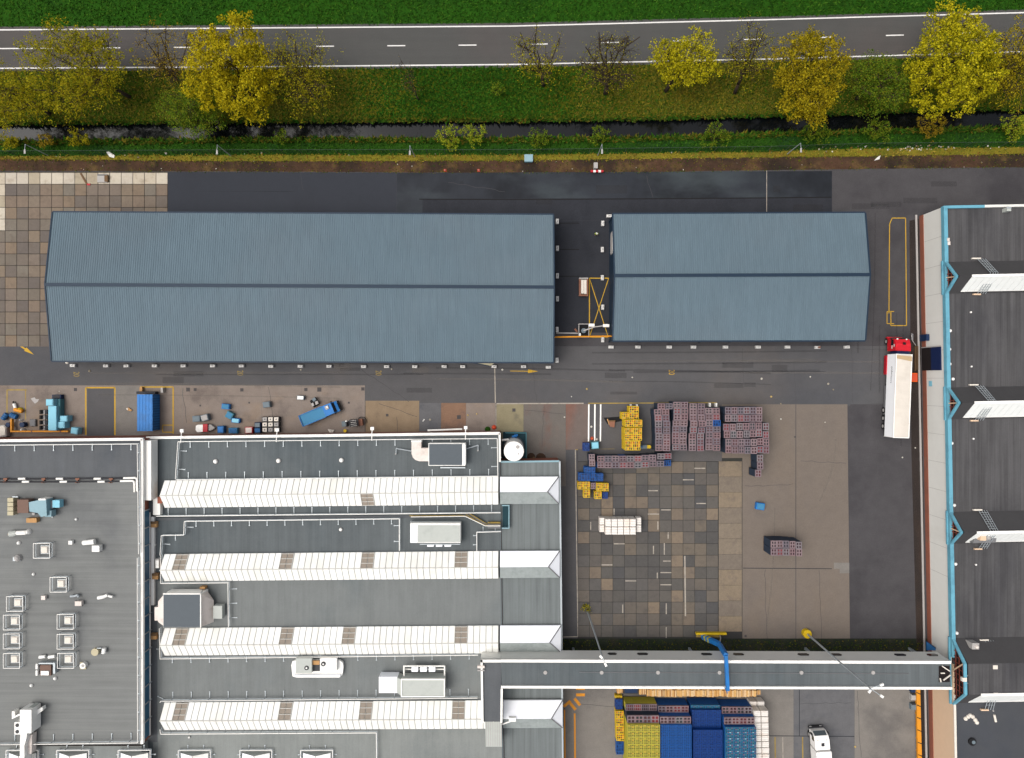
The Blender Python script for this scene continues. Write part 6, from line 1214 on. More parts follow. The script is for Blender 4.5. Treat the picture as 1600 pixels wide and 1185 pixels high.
# orange guard barrier south of the bridge
gb = thing('guard_barrier', 'long orange guard rail along the brick hall below the bridge', 'barrier', W(1434, 1130))
q0, q1 = RV(1434.5, 1070, .9), RV(1437.5, 1185, .9)
MB().prism([RW(q0[0] - .32, q0[1], 0)[:2], RW(q0[0] + .32, q0[1], 0)[:2], RW(q1[0] + .34, q1[1] + 9, 0)[:2], RW(q1[0] - .34, q1[1] + 9, 0)[:2]], .55, .95).build('beam', 'orange_paint', gb)
for i in range(8): v = q0[1] + 1.0 + i * 2.1; u = lerp(q0[0], q1[0], i / 6); c = RW(u, v, 0); MB().box(c.x, c.y, 0, .56, .3, .16).build('post', 'orange_paint', gb); MB().bar(RW(u - .34, v + .3, .965), RW(u + .34, v + .6, .965), .14, .02).build('stripe', 'black', gb)
for (y, m, lb) in ((1078, 'blue_dark', 'dark box leaning at the orange guard rail, topmost of three'), (1090, 'grey_light', 'silvery box at the orange guard rail, middle of three'), (1105, 'bin_grey', 'grey box at the orange guard rail, lowest of three')):
    simple('box', lb, 'box', [('body', m, MB().bpx(1424, y - 4.5, 1432, y + 4.5, 0, .7)), ('lid', 'chassis', MB().bpx(1425, y - 5.5, 1431, y - 3, .7, .78))])
# yellow guard along the monitor hall east wall below the bridge
simple('guard_barrier', 'thin orange guard rail along the extension wall below the bridge', 'barrier', [('beam', 'orange_paint', MB().ppx([(881, 1110), (883, 1110), (884.5, 1240), (882.5, 1240)], .6, .9)), ('post', 'orange_paint', MB().bpx(881.3, 1112, 882.7, 1114, 0, .6)), ('post', 'orange_paint', MB().bpx(882.3, 1180, 883.7, 1182, 0, .6))])
# ================================================================== CRATE STACKS
UC = {}
def unit_meshes(kind, w, d, z, nx, ny, side, top, hold, bar, mbar, layers):
    key = (kind, round(w, 2), round(d, 2), round(z, 2), random.randrange(4))
    if key in UC: return UC[key]
    pal = MB()
    for y in (-d * .42, 0, d * .42): pal.box(0, y, 0, .10, w, .12)
    for x in np.linspace(-w * .44, w * .44, 5): pal.box(x, 0, .10, .14, .12, d)
    body = MB(); hl = (z - .28 - .14) / layers
    for i in range(layers):
        z0 = .14 + i * hl; body.box(0, 0, z0 + .02, z0 + hl - .02, w, d); 
        if i < layers - 1: body.box(0, 0, z0 + hl - .02, z0 + hl + .02, w - .08, d - .08)
    fr = MB(); z0 = z - .28
    for s in (-1, 1): fr.box(s * (w - bar) / 2, 0, z0, z, bar, d); fr.box(0, s * (d - bar) / 2, z0, z - .002, w - 2 * bar, bar)
    for i in range(1, nx): fr.box(-w / 2 + i * w / nx, 0, z0 + .05, z - .004, mbar, d - 2 * bar)
    for i in range(1, ny): fr.box(0, -d / 2 + i * d / ny, z0 + .05, z - .008, w - 2 * bar, mbar)
    ho = MB()
    for i in range(nx):
        for j in range(ny):
            x = -w / 2 + (i + .5) * w / nx; y = -d / 2 + (j + .5) * d / ny; h = z - .05 + random.uniform(-.04, .02); a = w / nx * .40; b = d / ny * .40
            ho.poly([(x - a, y - b, h), (x + a, y - b, h), (x + a, y + b, h), (x - a, y + b, h)])
    UC[key] = (pal.mesh('pallet', 'wood_dark'), body.mesh('crate_body', side), fr.mesh('top_frame', top), ho.mesh('hold', hold)); return UC[key]
KIND = {'pink': (2, 2, 'crate_side', 'crate_top', 'crate_hold', .15, .17, 9), 'yellow': (4, 3, 'crate_yellow', 'crate_yellow', 'bottles_warm', .07, .07, 9), 'pale': (4, 4, 'crate_yellow_pale', 'crate_yellow_pale', 'bottles_pale', .06, .07, 14),
        'blue': (4, 4, 'crate_blue', 'crate_blue', 'bottles_blue', .06, .07, 14), 'deep': (4, 4, 'crate_deep_blue', 'crate_deep_blue', 'bottles_blue', .06, .07, 12), 'teal': (4, 4, 'crate_blue', 'crate_teal', 'bottles_mix', .05, .05, 14), 'pinkblue': (2, 2, 'crate_blue', 'crate_top', 'crate_hold', .15, .17, 9), 'pinkyel': (4, 2, 'crate_yellow_pale', 'crate_top', 'crate_hold', .10, .10, 9), 'bluebox': (3, 2, 'crate_blue', 'crate_blue', 'bottles_blue', .08, .08, 6)}
def unit(kind, px, py, z, w, d, label, group, rz=0.0, jit=.02):
    K_ = KIND[kind]; ms = unit_meshes(kind, w, d, z, *K_)
    p = W(px, py, z); t = thing('crate_stack', label, 'crate stack', (p.x, p.y, .055), rz + random.uniform(-jit, jit), group)
    for nme, m in zip(('pallet', 'crate_body', 'top_frame', 'hold'), ms): inst(nme, m, t, (0, 0, 0))
    return t
ZP = 3.4
A1 = [(275, 180), (210, 290), (220, 400), (225, 510), (225, 625), (235, 735), (230, 840), (232, 950), (420, 180), (355, 285), (360, 400), (375, 510), (375, 625), (375, 740), (375, 850), (372, 955)]
A2 = [(565, 150), (570, 265), (570, 380), (555, 495), (545, 605), (540, 715), (540, 825), (545, 940), (705, 150), (710, 265), (705, 380), (695, 495), (685, 605), (680, 720), (675, 830), (685, 940)]
A3 = [(865, 180), (865, 285), (865, 395), (880, 505), (870, 620), (850, 735), (850, 840), (850, 950), (1015, 180), (1010, 285), (1015, 395), (1035, 505), (1020, 625), (1000, 735), (1000, 845), (1000, 955)]
A4 = [(1155, 265), (1160, 380), (1165, 490), (1170, 605), (1165, 715), (1160, 825), (1160, 935), (1290, 265), (1295, 380), (1305, 605), (1305, 720), (1300, 830), (1300, 945)]
for lst, lb in ((A1, 'first'), (A2, 'second'), (A3, 'third'), (A4, 'fourth')):
    nl = (len(lst) + 1) // 2
    for k, (x, y) in enumerate(lst): unit('pink', 1010 + x / 11.85, 620 + y / 11.85, ZP, 1.17, .96, '%s mauve stack down the %s line, %s double column of the square block' % (ORD[k % nl], 'left' if k < nl else 'right', lb), 'square block of crate stacks, %s double column' % lb)
unit('bluebox', 1010 + 1305 / 11.85, 620 + 490 / 11.85, ZP + .1, 1.2, .98, 'crate stack with a pale blue cover in the right column of the square block', None)
BR = [[(150, 185), (232, 185), (315, 185), (395, 183), (478, 183), (560, 185), (150, 285), (232, 285), (315, 285), (395, 286), (478, 284), (560, 285)],
      [(125, 405), (210, 405), (300, 395), (385, 395), (470, 390), (555, 390), (648, 395), (135, 500), (220, 500), (305, 500), (395, 495), (480, 490), (558, 485), (648, 505)],
      [(155, 605), (240, 605), (325, 605), (405, 605), (490, 605), (575, 595), (652, 605), (155, 700), (240, 705), (325, 705), (408, 710), (492, 710), (572, 700), (652, 705)]]
for lst, lb in zip(BR, ('upper', 'middle', 'lower')):
    nl = len(lst) // 2
    for k, (x, y) in enumerate(lst): unit('pink', 1120 + x / 8.464, 620 + y / 8.464, ZP, .97, 1.17, '%s mauve crate stack from left, %s line, %s double row of the right-hand block' % (ORD[k % nl], 'upper' if k < nl else 'lower', lb), 'right-hand block of crate stacks, %s double row' % lb)
for (x, y), lb in zip(((572, 815), (575, 915), (548, 1015)), ('upper', 'middle', 'lower')): unit('pink', 1120 + x / 8.464, 620 + y / 8.464, ZP, .97, 1.17, '%s of three single crate stacks trailing below the right-hand block' % lb, None)
LC = [(510, 985), (622, 1005), (712, 1003), (803, 1003), (987, 1003), (1080, 1003), (1170, 995), (1262, 990), (1365, 975), (1450, 970), (515, 1060), (712, 1083), (803, 1083), (895, 1083), (985, 1083), (1080, 1083), (1170, 1075), (1265, 1067), (1358, 1065)]
for k, (x, y) in enumerate(LC): unit('pink', 860 + x / 7.9, 590 + y / 7.9, 2.9, 1.17 if x > 560 else .97, .98, '%s mauve crate stack from left in the %s line of the long double row' % (ORD[k] if k < 10 else ORD[k - 10], 'upper' if k < 10 else 'lower'), 'long double row of crate stacks')
for (x, y), lb in zip(((895, 1003), (622, 1083), (1445, 1057)), ('dark blue crate stack in the upper line of the long double row', 'dark blue crate stack near the left end of the long double row', 'low blue crate stack at the right end of the long double row')): unit('pinkblue' if y < 1050 or x < 700 else 'bluebox', 860 + x / 7.9, 590 + y / 7.9, 2.8 if y != 1057 else 1.4, 1.15, .96, lb, None)
for k, (x, y) in enumerate(((265, 735), (350, 733), (437, 735), (530, 742), (620, 752), (265, 845), (352, 845), (440, 845), (528, 848), (625, 855))):
    unit('pink', 1180 + x / 9.11, 770 + y / 9.11, 3.6, .96, 1.18, '%s crate stack from left, %s line of the lone group of ten' % (ORD[k % 5], 'upper' if k < 5 else 'lower'), 'lone group of ten crate stacks')
# yellow tower and the small blue-yellow cluster
GY = 'yellow crate stacks beside the pink block'
for x0, y0, x1, y1, z, nx, ny, lb in ((983, 635, 998, 645.5, 2.6, 1, 1, 'topmost yellow crate stack of the tower beside the square block'), (983, 645.6, 998, 655.8, 2.7, 1, 1, 'second yellow crate stack from the top of the tower, right side'), (971.5, 644.5, 982.8, 655.5, 2.6, 1, 1, 'yellow crate stack jutting out left near the top of the tower'),
        (976.5, 656.2, 1003.5, 667.4, 3.5, 2, 1, 'yellow crate stack of the narrow pair in the middle of the tower'), (976, 668.6, 1003, 689, 3.7, 2, 2, 'yellow crate stack of the four in the lower part of the tower'), (976.5, 689.2, 1000.5, 704, 3.8, 2, 1, 'yellow crate stack of the pair at the foot of the tower')):
    for i in range(nx):
        for j in range(ny):
            w, d = (x1 - x0) / nx, (y1 - y0) / ny; unit('yellow', x0 + (i + .5) * w, y0 + (j + .5) * d, z, w * K(z) - .03, d * K(z) - .03, (('upper ' if j == 0 else 'lower ') if ny > 1 else '') + (('left ' if i == 0 else 'right ') if nx > 1 else '') + lb, GY if nx * ny > 1 else None, 0, .008)
for x0, y0, x1, y1, z, kd, lb in ((911, 692.5, 921, 705, 1.6, 'deep', 'dark blue crate stack at the lower end of the white floor rails'), (913, 730, 930, 739, 2.2, 'blue', 'blue crate stack at the head of the small blue and yellow cluster'), (904, 739.5, 922, 752, 1.8, 'blue', 'blue crate stack on the left of the small cluster'), (922.5, 739.5, 932, 752, 2.0, 'bluebox', 'blue crate stack in the middle of the small cluster'), (932.5, 740, 942.5, 752, 1.7, 'blue', 'blue crate stack on the right of the small cluster'),
        (902.5, 753, 912, 765, 1.4, 'yellow', 'low yellow crate stack at the left of the small cluster'), (912.2, 753, 922, 765, 1.8, 'yellow', 'yellow crate stack left of the single mauve one'), (911.5, 765.5, 922, 778, 1.8, 'yellow', 'yellow crate stack at the lower left of the small cluster'), (923, 754.5, 930.8, 764.5, 1.6, 'pink', 'single mauve crate stack between the yellow ones'), (931.5, 755, 941, 767.5, 1.8, 'yellow', 'yellow crate stack right of the single mauve one'), (941.2, 755.5, 951, 768, 1.7, 'yellow', 'rightmost yellow crate stack of the small cluster'),
        (929, 768, 940, 780, 1.8, 'yellow', 'yellow crate stack at the bottom of the small cluster'), (941, 769, 950, 779.5, 1.2, 'deep', 'dark blue crate stack at the bottom right of the small cluster')):
    unit(kd, (x0 + x1) / 2, (y0 + y1) / 2, z, (x1 - x0) * K(z) - .03, (y1 - y0) * K(z) - .03, lb, None, 0, .01)
def box_thing(name, label, cat, x0, y0, x1, y1, z, mat, lid=None, group=None, rot=0.0, z0=0.0, slats=0):
    p = W((x0 + x1) / 2, (y0 + y1) / 2, z); w, d = (x1 - x0) * K(z), (y1 - y0) * K(z)
    t = thing(name, label, cat, (p.x, p.y, z0), rot, group); c = .05
    a = [(-w / 2, -d / 2), (w / 2, -d / 2), (w / 2, d / 2), (-w / 2, d / 2)]; b = [(x - math.copysign(c, x), y - math.copysign(c, y)) for x, y in a]
    me = MB().add([(x, y, 0) for x, y in b] + [(x, y, .06) for x, y in a] + [(x, y, z - z0 - .06) for x, y in a] + [(x, y, z - z0) for x, y in b],
        [(3, 2, 1, 0), (12, 13, 14, 15)] + [(4 * k + i, 4 * k + (i + 1) % 4, 4 * k + 4 + (i + 1) % 4, 4 * k + 4 + i) for k in range(3) for i in range(4)]).mesh('body', mat)
    inst('body', me, t, (0, 0, 0))
    if lid:
        m = MB(); m.box(0, 0, z - z0 + .002, z - z0 + .05, w * .8, d * .8); inst('lid', m.mesh('lid', lid), t, (0, 0, 0))
    for i in range(slats):
        m = MB().box(-w / 2 + (i + .5) * w / slats, 0, z - z0, z - z0 + .04, w / slats * .8, d * .98); inst('slat', m.mesh('slat', mat), t, (0, 0, 0))
    return t
box_thing('bin', 'light blue bin at the lower end of the white floor rails', 'bin', 924, 690.5, 936, 702, 1.2, 'cyan_side', 'cyan_pale', None, .08)
simple('pallet_jack', 'grey pallet jack with a yellow end beside the foot of the yellow tower', 'pallet jack', [('fork', 'bin_grey', MB().bpx(1001, 695, 1011, 697.5, .05, .35)), ('fork', 'bin_grey', MB().bpx(1001, 699, 1011, 701.5, .05, .35)), ('body', 'blue_mid', MB().bpx(1001, 697, 1004, 699.5, .05, .8)), ('cover', 'bin_grey', MB().bpx(1003, 696, 1011.5, 701, .36, .6)), ('head', 'crate_yellow', MB().ppx([(1011.5, 696), (1016, 696), (1017.5, 698.5), (1016, 701), (1011.5, 701)], .1, .9))])
for x in (985.5, 995): simple('floor_rail_end', 'short white rail end %s sticking out above the yellow tower' % ('on the left' if x < 990 else 'on the right'), 'rail', [('rail', 'coping_white', MB().bar(W(x, 632, .06), W(x, 637, .06), .3, .12)), ('bolt', 'chassis', MB().box(*W(x, 633, .1)[:2], .12, .16, .1, .1))])
for x in (1109.5, 1119.5): simple('rail_post', 'short white post %s at the top right corner of the square block' % ('on the left' if x < 1115 else 'on the right'), 'post', [('post', 'coping_white', MB().bpx(x - 1.3, 630, x + 1.3, 636, 0, .8)), ('foot', 'chassis', MB().bpx(x - 2, 632, x + 2, 636, 0, .05))])
# white wrapped pallets in the slab yard
GW = 'white wrapped pallets on the slab yard'
def wrap(x0, y0, x1, y1, z, lb, g):
    p = W((x0 + x1) / 2, (y0 + y1) / 2, z); w, d = (x1 - x0) * K(z) - .09, (y1 - y0) * K(z) - .09
    t = thing('wrapped_pallet', lb, 'pallet', (p.x, p.y, .05), random.uniform(-.012, .012), g)
    key = ('wrap', round(w, 2), round(d, 2), z)
    if key not in UC:
        c = .07; a = [(-w / 2, -d / 2), (w / 2, -d / 2), (w / 2, d / 2), (-w / 2, d / 2)]; b = [(x - math.copysign(c, x), y - math.copysign(c, y)) for x, y in a]
        load = MB().add([(x, y, .14) for x, y in a] + [(x, y, z - .13) for x, y in a] + [(x, y, z - .05) for x, y in b], [(8, 9, 10, 11)] + [(i, (i + 1) % 4, 4 + (i + 1) % 4, 4 + i) for i in range(4)] + [(4 + i, 4 + (i + 1) % 4, 8 + (i + 1) % 4, 8 + i) for i in range(4)])
        pal = MB()
        for y in (-d * .42, 0, d * .42): pal.box(0, y, 0, .14, w, .12)
        st = MB().box(0, d * .18, z - .05, z - .035, w * .96, .04).box(0, -d * .18, z - .05, z - .035, w * .96, .04)
        UC[key] = (pal.mesh('pallet', 'wood_dark'), load.mesh('load', 'wrap_white'), st.mesh('strap', 'grey_light'))
    for nme, m in zip(('pallet', 'load', 'strap'), UC[key]): inst(nme, m, t, (0, 0, 0))
for i in range(5):
    for j in range(2): wrap(945.6 + i * 9.7, 811 + j * 12.6, 945.6 + (i + 1) * 9.7, 811 + (j + 1) * 12.6, 2.6, '%s white wrapped pallet from left, %s line of the white pallet row' % (ORD[i], ('upper', 'lower')[j]), GW)
for x0 in (936.5, 994.3):
    for j in range(2): wrap(x0, 809 + j * 11.6, x0 + 8.2, 809 + (j + 1) * 11.6, 1.8, '%s one of two low white pallets at the %s end of the white pallet row' % (('upper', 'lower')[j], 'left' if x0 < 950 else 'right'), GW + ', ' + ('left' if x0 < 950 else 'right') + ' end')

# ---- big stepped block of crates south of the bridge
def col(x0, x1, tiers, zs, kinds, lb, n=4):
    """x0,x1: pixel columns at the height zs[-1]; tiers: [(ytop,ybot,rows)...]"""
    X0 = W(x0, 0, zs[-1]).x; X1 = W(x1, 0, zs[-1]).x
    for (ya, yb, rows), z, kd, tl in zip(tiers, zs, kinds, ('lowest front step', 'second step', 'high back part')):
        w = (X1 - X0) / n; d = (yb - ya) / rows
        for i in range(n):
            for j in range(rows):
                px = 800 + (X0 + (i + .5) * w) / K(z); unit(kd, px, ya + (j + .5) * d, z, w - .02, d * K(z) - .03, 'stack %s from left,%s %s of the %s crate column' % (ORD[i], (' row %s,' % ORD[j]) if rows > 1 else '', tl, lb), '%s crate column, %s' % (lb, tl), 0, .004)
col(981, 1031, ((1100.5, 1111, 1), (1118, 1130.5, 1), (1132.5, 1225, 9)), (3.0, 4.6, 5.2), ('pinkyel', 'pink', 'pale'), 'yellow')
col(1032, 1080.5, ((1103, 1113.5, 1), (1120, 1131, 1), (1132.5, 1225, 9)), (3.0, 4.5, 4.9), ('pinkblue', 'pinkblue', 'blue'), 'middle blue')
col(1083, 1129, ((1102, 1109, 1), (1109.5, 1139, 3), (1140.5, 1225, 8)), (3.0, 3.6, 4.4), ('teal', 'deep', 'deep'), 'deep blue')
col(1133.5, 1181.5, ((1104.5, 1115.5, 1), (1121, 1132, 1), (1136.5, 1225, 9)), (3.0, 4.3, 5.0), ('pinkblue', 'pinkblue', 'teal'), 'speckled teal')
for i in range(2):
    wrap(1171.5 + i * 12, 1096.5, 1183 + i * 12, 1103.5, 2.0, '%s white wrapped pallet of the low front pair below the bridge' % ('left', 'right')[i], 'low front pair of white pallets')
    for j in range(12): wrap(1177.5 + i * 11.9 + j * .25, 1110.8 + j * 9.7, 1189.2 + i * 11.9 + j * .25, 1120.3 + j * 9.7, 3.6, '%s white pallet down the %s line at the right flank of the crate block' % (ORD[j], ('left', 'right')[i]), 'double row of white pallets')
for x0, y0, x1, y1, z, kd, lb in ((961, 1087, 972, 1092, 1.0, 'yellow', 'thin orange-yellow crate stack at the upper left of the crate block'), (962, 1093, 972.5, 1108.5, 1.6, 'deep', 'upper dark blue crate stack on the left flank of the crate block'), (962, 1111, 974.5, 1123, 1.8, 'yellow', 'first yellow crate stack down the left flank of the crate block'), (962.3, 1123, 974.8, 1135, 1.8, 'yellow', 'second yellow crate stack down the left flank of the crate block'), (962.6, 1135, 975, 1147, 1.8, 'yellow', 'third yellow crate stack down the left flank of the crate block'), (963, 1147, 975.4, 1158, 1.8, 'yellow', 'fourth yellow crate stack down the left flank of the crate block'), (963, 1159, 974.5, 1179, 1.4, 'blue', 'lower blue crate stack on the left flank of the crate block')):
    unit(kd, (x0 + x1) / 2, (y0 + y1) / 2, z, (x1 - x0) * K(z) - .03, (y1 - y0) * K(z) - .03, lb, None, 0, .01)
# timber pallet stacks along the bridge
rr = random.Random(5)
def timber(x0, x1, y0, y1, z, lb, g):
    p = W((x0 + x1) / 2, (y0 + y1) / 2, z); w, d = (x1 - x0) * K(z) - .04, (y1 - y0) * K(z); t = thing('timber_stack', lb, 'timber stack', (p.x, p.y, 0), rr.uniform(-.01, .01), g)
    nb = 7; bw = w / nb
    for i in range(nb):
        m = MB().box(-w / 2 + (i + .5) * bw, rr.uniform(-.06, .06), z - .16, z - rr.uniform(0, .05), bw * .9, d * rr.uniform(.9, 1.0)); inst('plank', m.mesh('plank', 'wood_plank'), t, (0, 0, 0))
    m = MB()
    for k in range(int(z / .3)): m.box(0, 0, k * .3, k * .3 + .24, w * .96, d * .94)
    inst('pallet_pile', m.mesh('pallet_pile', 'wood'), t, (0, 0, 0))
for i in range(11): timber(1010.5 + i * 15.6, 1010.5 + (i + 1) * 15.6, 1066 + rr.uniform(-1, 1), 1078.5, 2.2, '%s pale timber stack from left in the upper line against the bridge' % ORD[i], 'timber stacks, upper line')
for i in range(11): timber(1010.5 + i * 15.6, 1010.5 + (i + 1) * 15.6, 1078.8, 1088.5 + rr.uniform(-.3, 1.6), 2.0 + rr.uniform(-.1, .1), '%s pale timber stack from left in the lower line facing the crates' % ORD[i], 'timber stacks, lower line')
timber(1183, 1188.5, 1079, 1086, 1.8, 'narrow timber stack at the right end of the timber lines', None)
timber(964, 973.5, 1066, 1084, 1.4, 'weathered timber stack at the far left beside the dark tarpaulin', None); timber(998.5, 1009.5, 1066, 1086, 1.6, 'weathered timber stack between dark tarpaulin and pale timber', None)
box_thing('tarpaulin_load', 'dark tarpaulined load between two weathered timber stacks', 'load', 974, 1066, 998, 1084.5, 1.5, 'chassis', 'blue_dark')

# ================================================================== VEHICLES
def wheels(root, pts, r=.5, w=.32, rz=0.0):
    tm = MB().tube((0, -w / 2, r), (0, w / 2, r), r, 16).mesh('tyre', 'tyre'); rm = MB().tube((0, -w / 2 - .01, r), (0, w / 2 + .01, r), r * .55, 12).mesh('rim', 'grey_light')
    for x, y in pts:
        q = bpy.data.objects.new('wheel', tm); COL.objects.link(q); q.parent = root; q.location = (x, y, 0)
        inst('rim', rm, q, (0, 0, 0))
def lmb(root, name, mat, mb, parent=None):   # mesh given in the thing's local coordinates
    return inst(name, mb.mesh(name, mat), parent or root, (0, 0, 0))
# red articulated lorry: local +x = forward
fr = W(1404.5, 684, 4.0); nose = W(1409.5, 553.5, 4.0)
dirv = Vector((nose.x - fr.x, nose.y - fr.y, 0)); Lt = dirv.length; ang = math.atan2(dirv.y, dirv.x)
rear = W(1407.5, 684, 4.0); 
lorry = thing('articulated_lorry', 'red lorry cab with a long white curtain-sided trailer beside the brick hall', 'lorry', (W(1408, 684, 4).x, W(1408, 684, 4).y, 0.02), ang)
wt = 2.55
def bx(x0, x1, y0, y1, z0, z1): return MB().prism([(x0, y0), (x1, y0), (x1, y1), (x0, y1)], z0, z1)
tr = lmb(lorry, 'trailer_box', 'tarp_side', bx(0, Lt, -wt / 2, wt / 2, 1.15, 3.92))
rf = MB()
xs_ = np.linspace(.05, Lt - .05, 24); ys_ = np.linspace(-wt / 2 + .03, wt / 2 - .03, 7); vs = []; fs = []
for i, x in enumerate(xs_):
    for j, y in enumerate(ys_): vs.append((x, y, 3.94 + .07 * (1 - (y / 1.3) ** 2) + (.05 if i % 4 == 0 else 0) + rr.uniform(-.012, .012)))
for i in range(23):
    for j in range(6): k = i * 7 + j; fs.append((k, k + 7, k + 8, k + 1))
lmb(lorry, 'trailer_roof', 'tarp_cream', rf.add(vs, fs))
lmb(lorry, 'roof_fold', 'tarp_fold', MB().prism([(Lt - 1.15, -wt / 2 + .05), (Lt - .35, -wt / 2 + .05), (Lt - .22, wt / 2 - .05), (Lt - .75, wt / 2 - .05)], 4.0, 4.1))
for s in (-1, 1): lmb(lorry, 'roof_rail', 'truck_white', bx(0, Lt, s * wt / 2 - .06, s * wt / 2 + .06, 3.82, 4.0))
lmb(lorry, 'rear_frame', 'truck_white', bx(-.08, 0, -wt / 2, wt / 2, 1.0, 4.0))
lmb(lorry, 'chassis', 'chassis', bx(.2, Lt + 1.6, -.45, .45, .75, 1.1)); lmb(lorry, 'side_guard', 'grey_mid', bx(3.6, 8.5, wt / 2 - .12, wt / 2 - .06, .45, 1.0)); lmb(lorry, 'side_guard', 'grey_mid', bx(3.6, 8.5, -wt / 2 + .06, -wt / 2 + .12, .45, 1.0))
wheels(lorry, [(x, s * (wt / 2 - .18)) for x in (1.6, 2.95, 4.3) for s in (-1, 1)] + [(Lt - .9, s * (wt / 2 - .2)) for s in (-1, 1)] + [(Lt + 2.2, s * (wt / 2 - .2)) for s in (-1, 1)], .52, .36)
c0 = Lt + .55
cab = MB()
prof = [(c0, 1.0), (c0 + 2.2, .9), (c0 + 2.25, 1.9), (c0 + 1.95, 3.1), (c0 + 1.15, 3.55), (c0, 3.6)]
n = len(prof); yy = wt / 2 - .03
cab.add([(x, -yy, z) for x, z in prof] + [(x, yy, z) for x, z in prof], [tuple(range(n)), tuple(range(2 * n - 1, n - 1, -1))] + [(i, n + i, n + (i + 1) % n, (i + 1) % n) for i in range(n)])
cb = lmb(lorry, 'cab', 'truck_red', cab)
lmb(lorry, 'windscreen', 'glass_dark', MB().poly([(c0 + 2.26, -yy + .15, 2.0), (c0 + 2.26, yy - .15, 2.0), (c0 + 1.99, yy - .2, 3.0), (c0 + 1.99, -yy + .2, 3.0)]), cb)
lmb(lorry, 'side_window', 'glass_dark', MB().poly([(c0 + .9, yy + .01, 2.1), (c0 + .9, yy + .01, 2.9), (c0 + 1.75, yy + .01, 2.9), (c0 + 2.0, yy + .01, 2.1)]), cb)
lmb(lorry, 'roof_hatch', 'black', MB().prism([(c0 + 1.0, -.38), (c0 + 1.42, -.38), (c0 + 1.42, .06), (c0 + 1.0, .06)], 3.5, 3.66), cb)
lmb(lorry, 'air_deflector', 'truck_red', MB().add([(c0 - .05, -yy + .1, 3.55), (c0 - .05, yy - .1, 3.55), (c0 + .9, yy - .25, 3.56), (c0 + .9, -yy + .25, 3.56), (c0 - .02, -yy + .1, 3.9), (c0 - .02, yy - .1, 3.9)], [(0, 1, 5, 4), (3, 4, 5, 2), (0, 4, 3), (1, 2, 5)]), cb)
lmb(lorry, 'cab_back', 'blue_navy', bx(Lt + .05, c0 - .06, -yy, yy - .4, 1.2, 3.2))
for s in (-1, 1): lmb(lorry, 'mirror', 'chassis', bx(c0 + 1.95, c0 + 2.1, s * (yy + .12) - .12, s * (yy + .12) + .12, 2.1, 2.9)); lmb(lorry, 'beacon', 'hvac_white', MB().dome(c0 + 1.95, s * .75, 3.1, .14, .14, 10, 3))
lmb(lorry, 'fuel_tank', 'red_bin', bx(Lt - 3.4, Lt - .2, wt / 2 - .15, wt / 2 + .18, .5, 1.2)); lmb(lorry, 'bumper', 'truck_red', bx(c0 + 2.2, c0 + 2.42, -yy, yy, .35, .95))
lmb(lorry, 'cab_lettering', 'white_paint', MB().poly([(c0 + .35, yy + .005, 2.3), (c0 + .35, yy + .005, 2.6), (c0 + 1.25, yy + .005, 2.6), (c0 + 1.25, yy + .005, 2.3)][::-1]), cb)
lmb(lorry, 'cab_lettering', 'white_paint', MB().poly([(c0 + .65, yy + .005, 2.95), (c0 + .65, yy + .005, 3.25), (c0 + 1.1, yy + .005, 3.25), (c0 + 1.1, yy + .005, 2.95)][::-1]), cb)
# dark lettering on the curtain side (left flank = +y): small irregular capitals, unreadable at this distance
def side_text(txt, xm, zm, size, mat):
    cu = bpy.data.curves.new('lettering', 'FONT'); cu.body = txt; cu.size = size; cu.align_x = 'CENTER'; cu.align_y = 'CENTER'
    o = bpy.data.objects.new('lettering', cu); COL.objects.link(o); dg = bpy.context.evaluated_depsgraph_get(); me = bpy.data.meshes.new_from_object(o.evaluated_get(dg)); bpy.data.objects.remove(o)
    me.materials.clear(); me.materials.append(MATS[mat]); me.transform(Matrix.Translation((xm, wt / 2 + .012, zm)) @ Matrix.Rotation(math.pi, 4, 'Z') @ Matrix.Rotation(math.pi / 2, 4, 'X')); inst('lettering', me, lorry, (0, 0, 0))
side_text('onbm', Lt - 2.9, 2.75, .75, 'black'); side_text('tovs', Lt - 4.3, 2.65, .62, 'blue_dark')
box_thing('cart_box', 'bright orange box between the white trailer and the brick hall', 'box', 1424, 583, 1434, 597, 1.3, 'orange_bright', 'cone_orange')
# driver's step frame beside the cab
simple('step_frame', 'pale metal step frame beside the red cab', 'step', [('rail', 'grey_light', MB().path([W(1424, 524, 1.5), W(1426, 533, 1.2), W(1431, 540, .4)], .07, 6)), ('plate', 'grey_mid', MB().ppx([(1424, 521), (1427, 522), (1427, 532), (1424, 531)], .8, .9)), ('post', 'wood_dark', MB().bpx(1430.6, 541, 1431.6, 580, .1, .5)), ('post', 'wood_dark', MB().bpx(1434, 541, 1435, 578, .1, .5))])
# white lorry cab at the bottom
wc = thing('lorry', 'white lorry nosing in at the bottom edge', 'lorry', (W(1284, 1150, 3).x, W(1284, 1150, 3).y, .02), R(94))
prof = [(-2.3, 1.0), (.25, .9), (.3, 1.7), (-.15, 2.7), (-.7, 3.0), (-2.3, 3.1)]; yy2 = 1.2
lcab = MB().add([(x, -yy2, z) for x, z in prof] + [(x, yy2, z) for x, z in prof], [tuple(range(n)), tuple(range(2 * n - 1, n - 1, -1))] + [(i, n + i, n + (i + 1) % n, (i + 1) % n) for i in range(n)])
cb2 = lmb(wc, 'cab', 'truck_white', lcab)
lmb(wc, 'windscreen', 'glass_grey', MB().poly([(.3, -1.05, 1.8), (.3, 1.05, 1.8), (-.11, 1.0, 2.65), (-.11, -1.0, 2.65)]), cb2); lmb(wc, 'roof_hatch', 'chassis', MB().prism([(-1.7, -.3), (-1.2, -.3), (-1.2, .2), (-1.7, .2)], 3.06, 3.13), cb2)
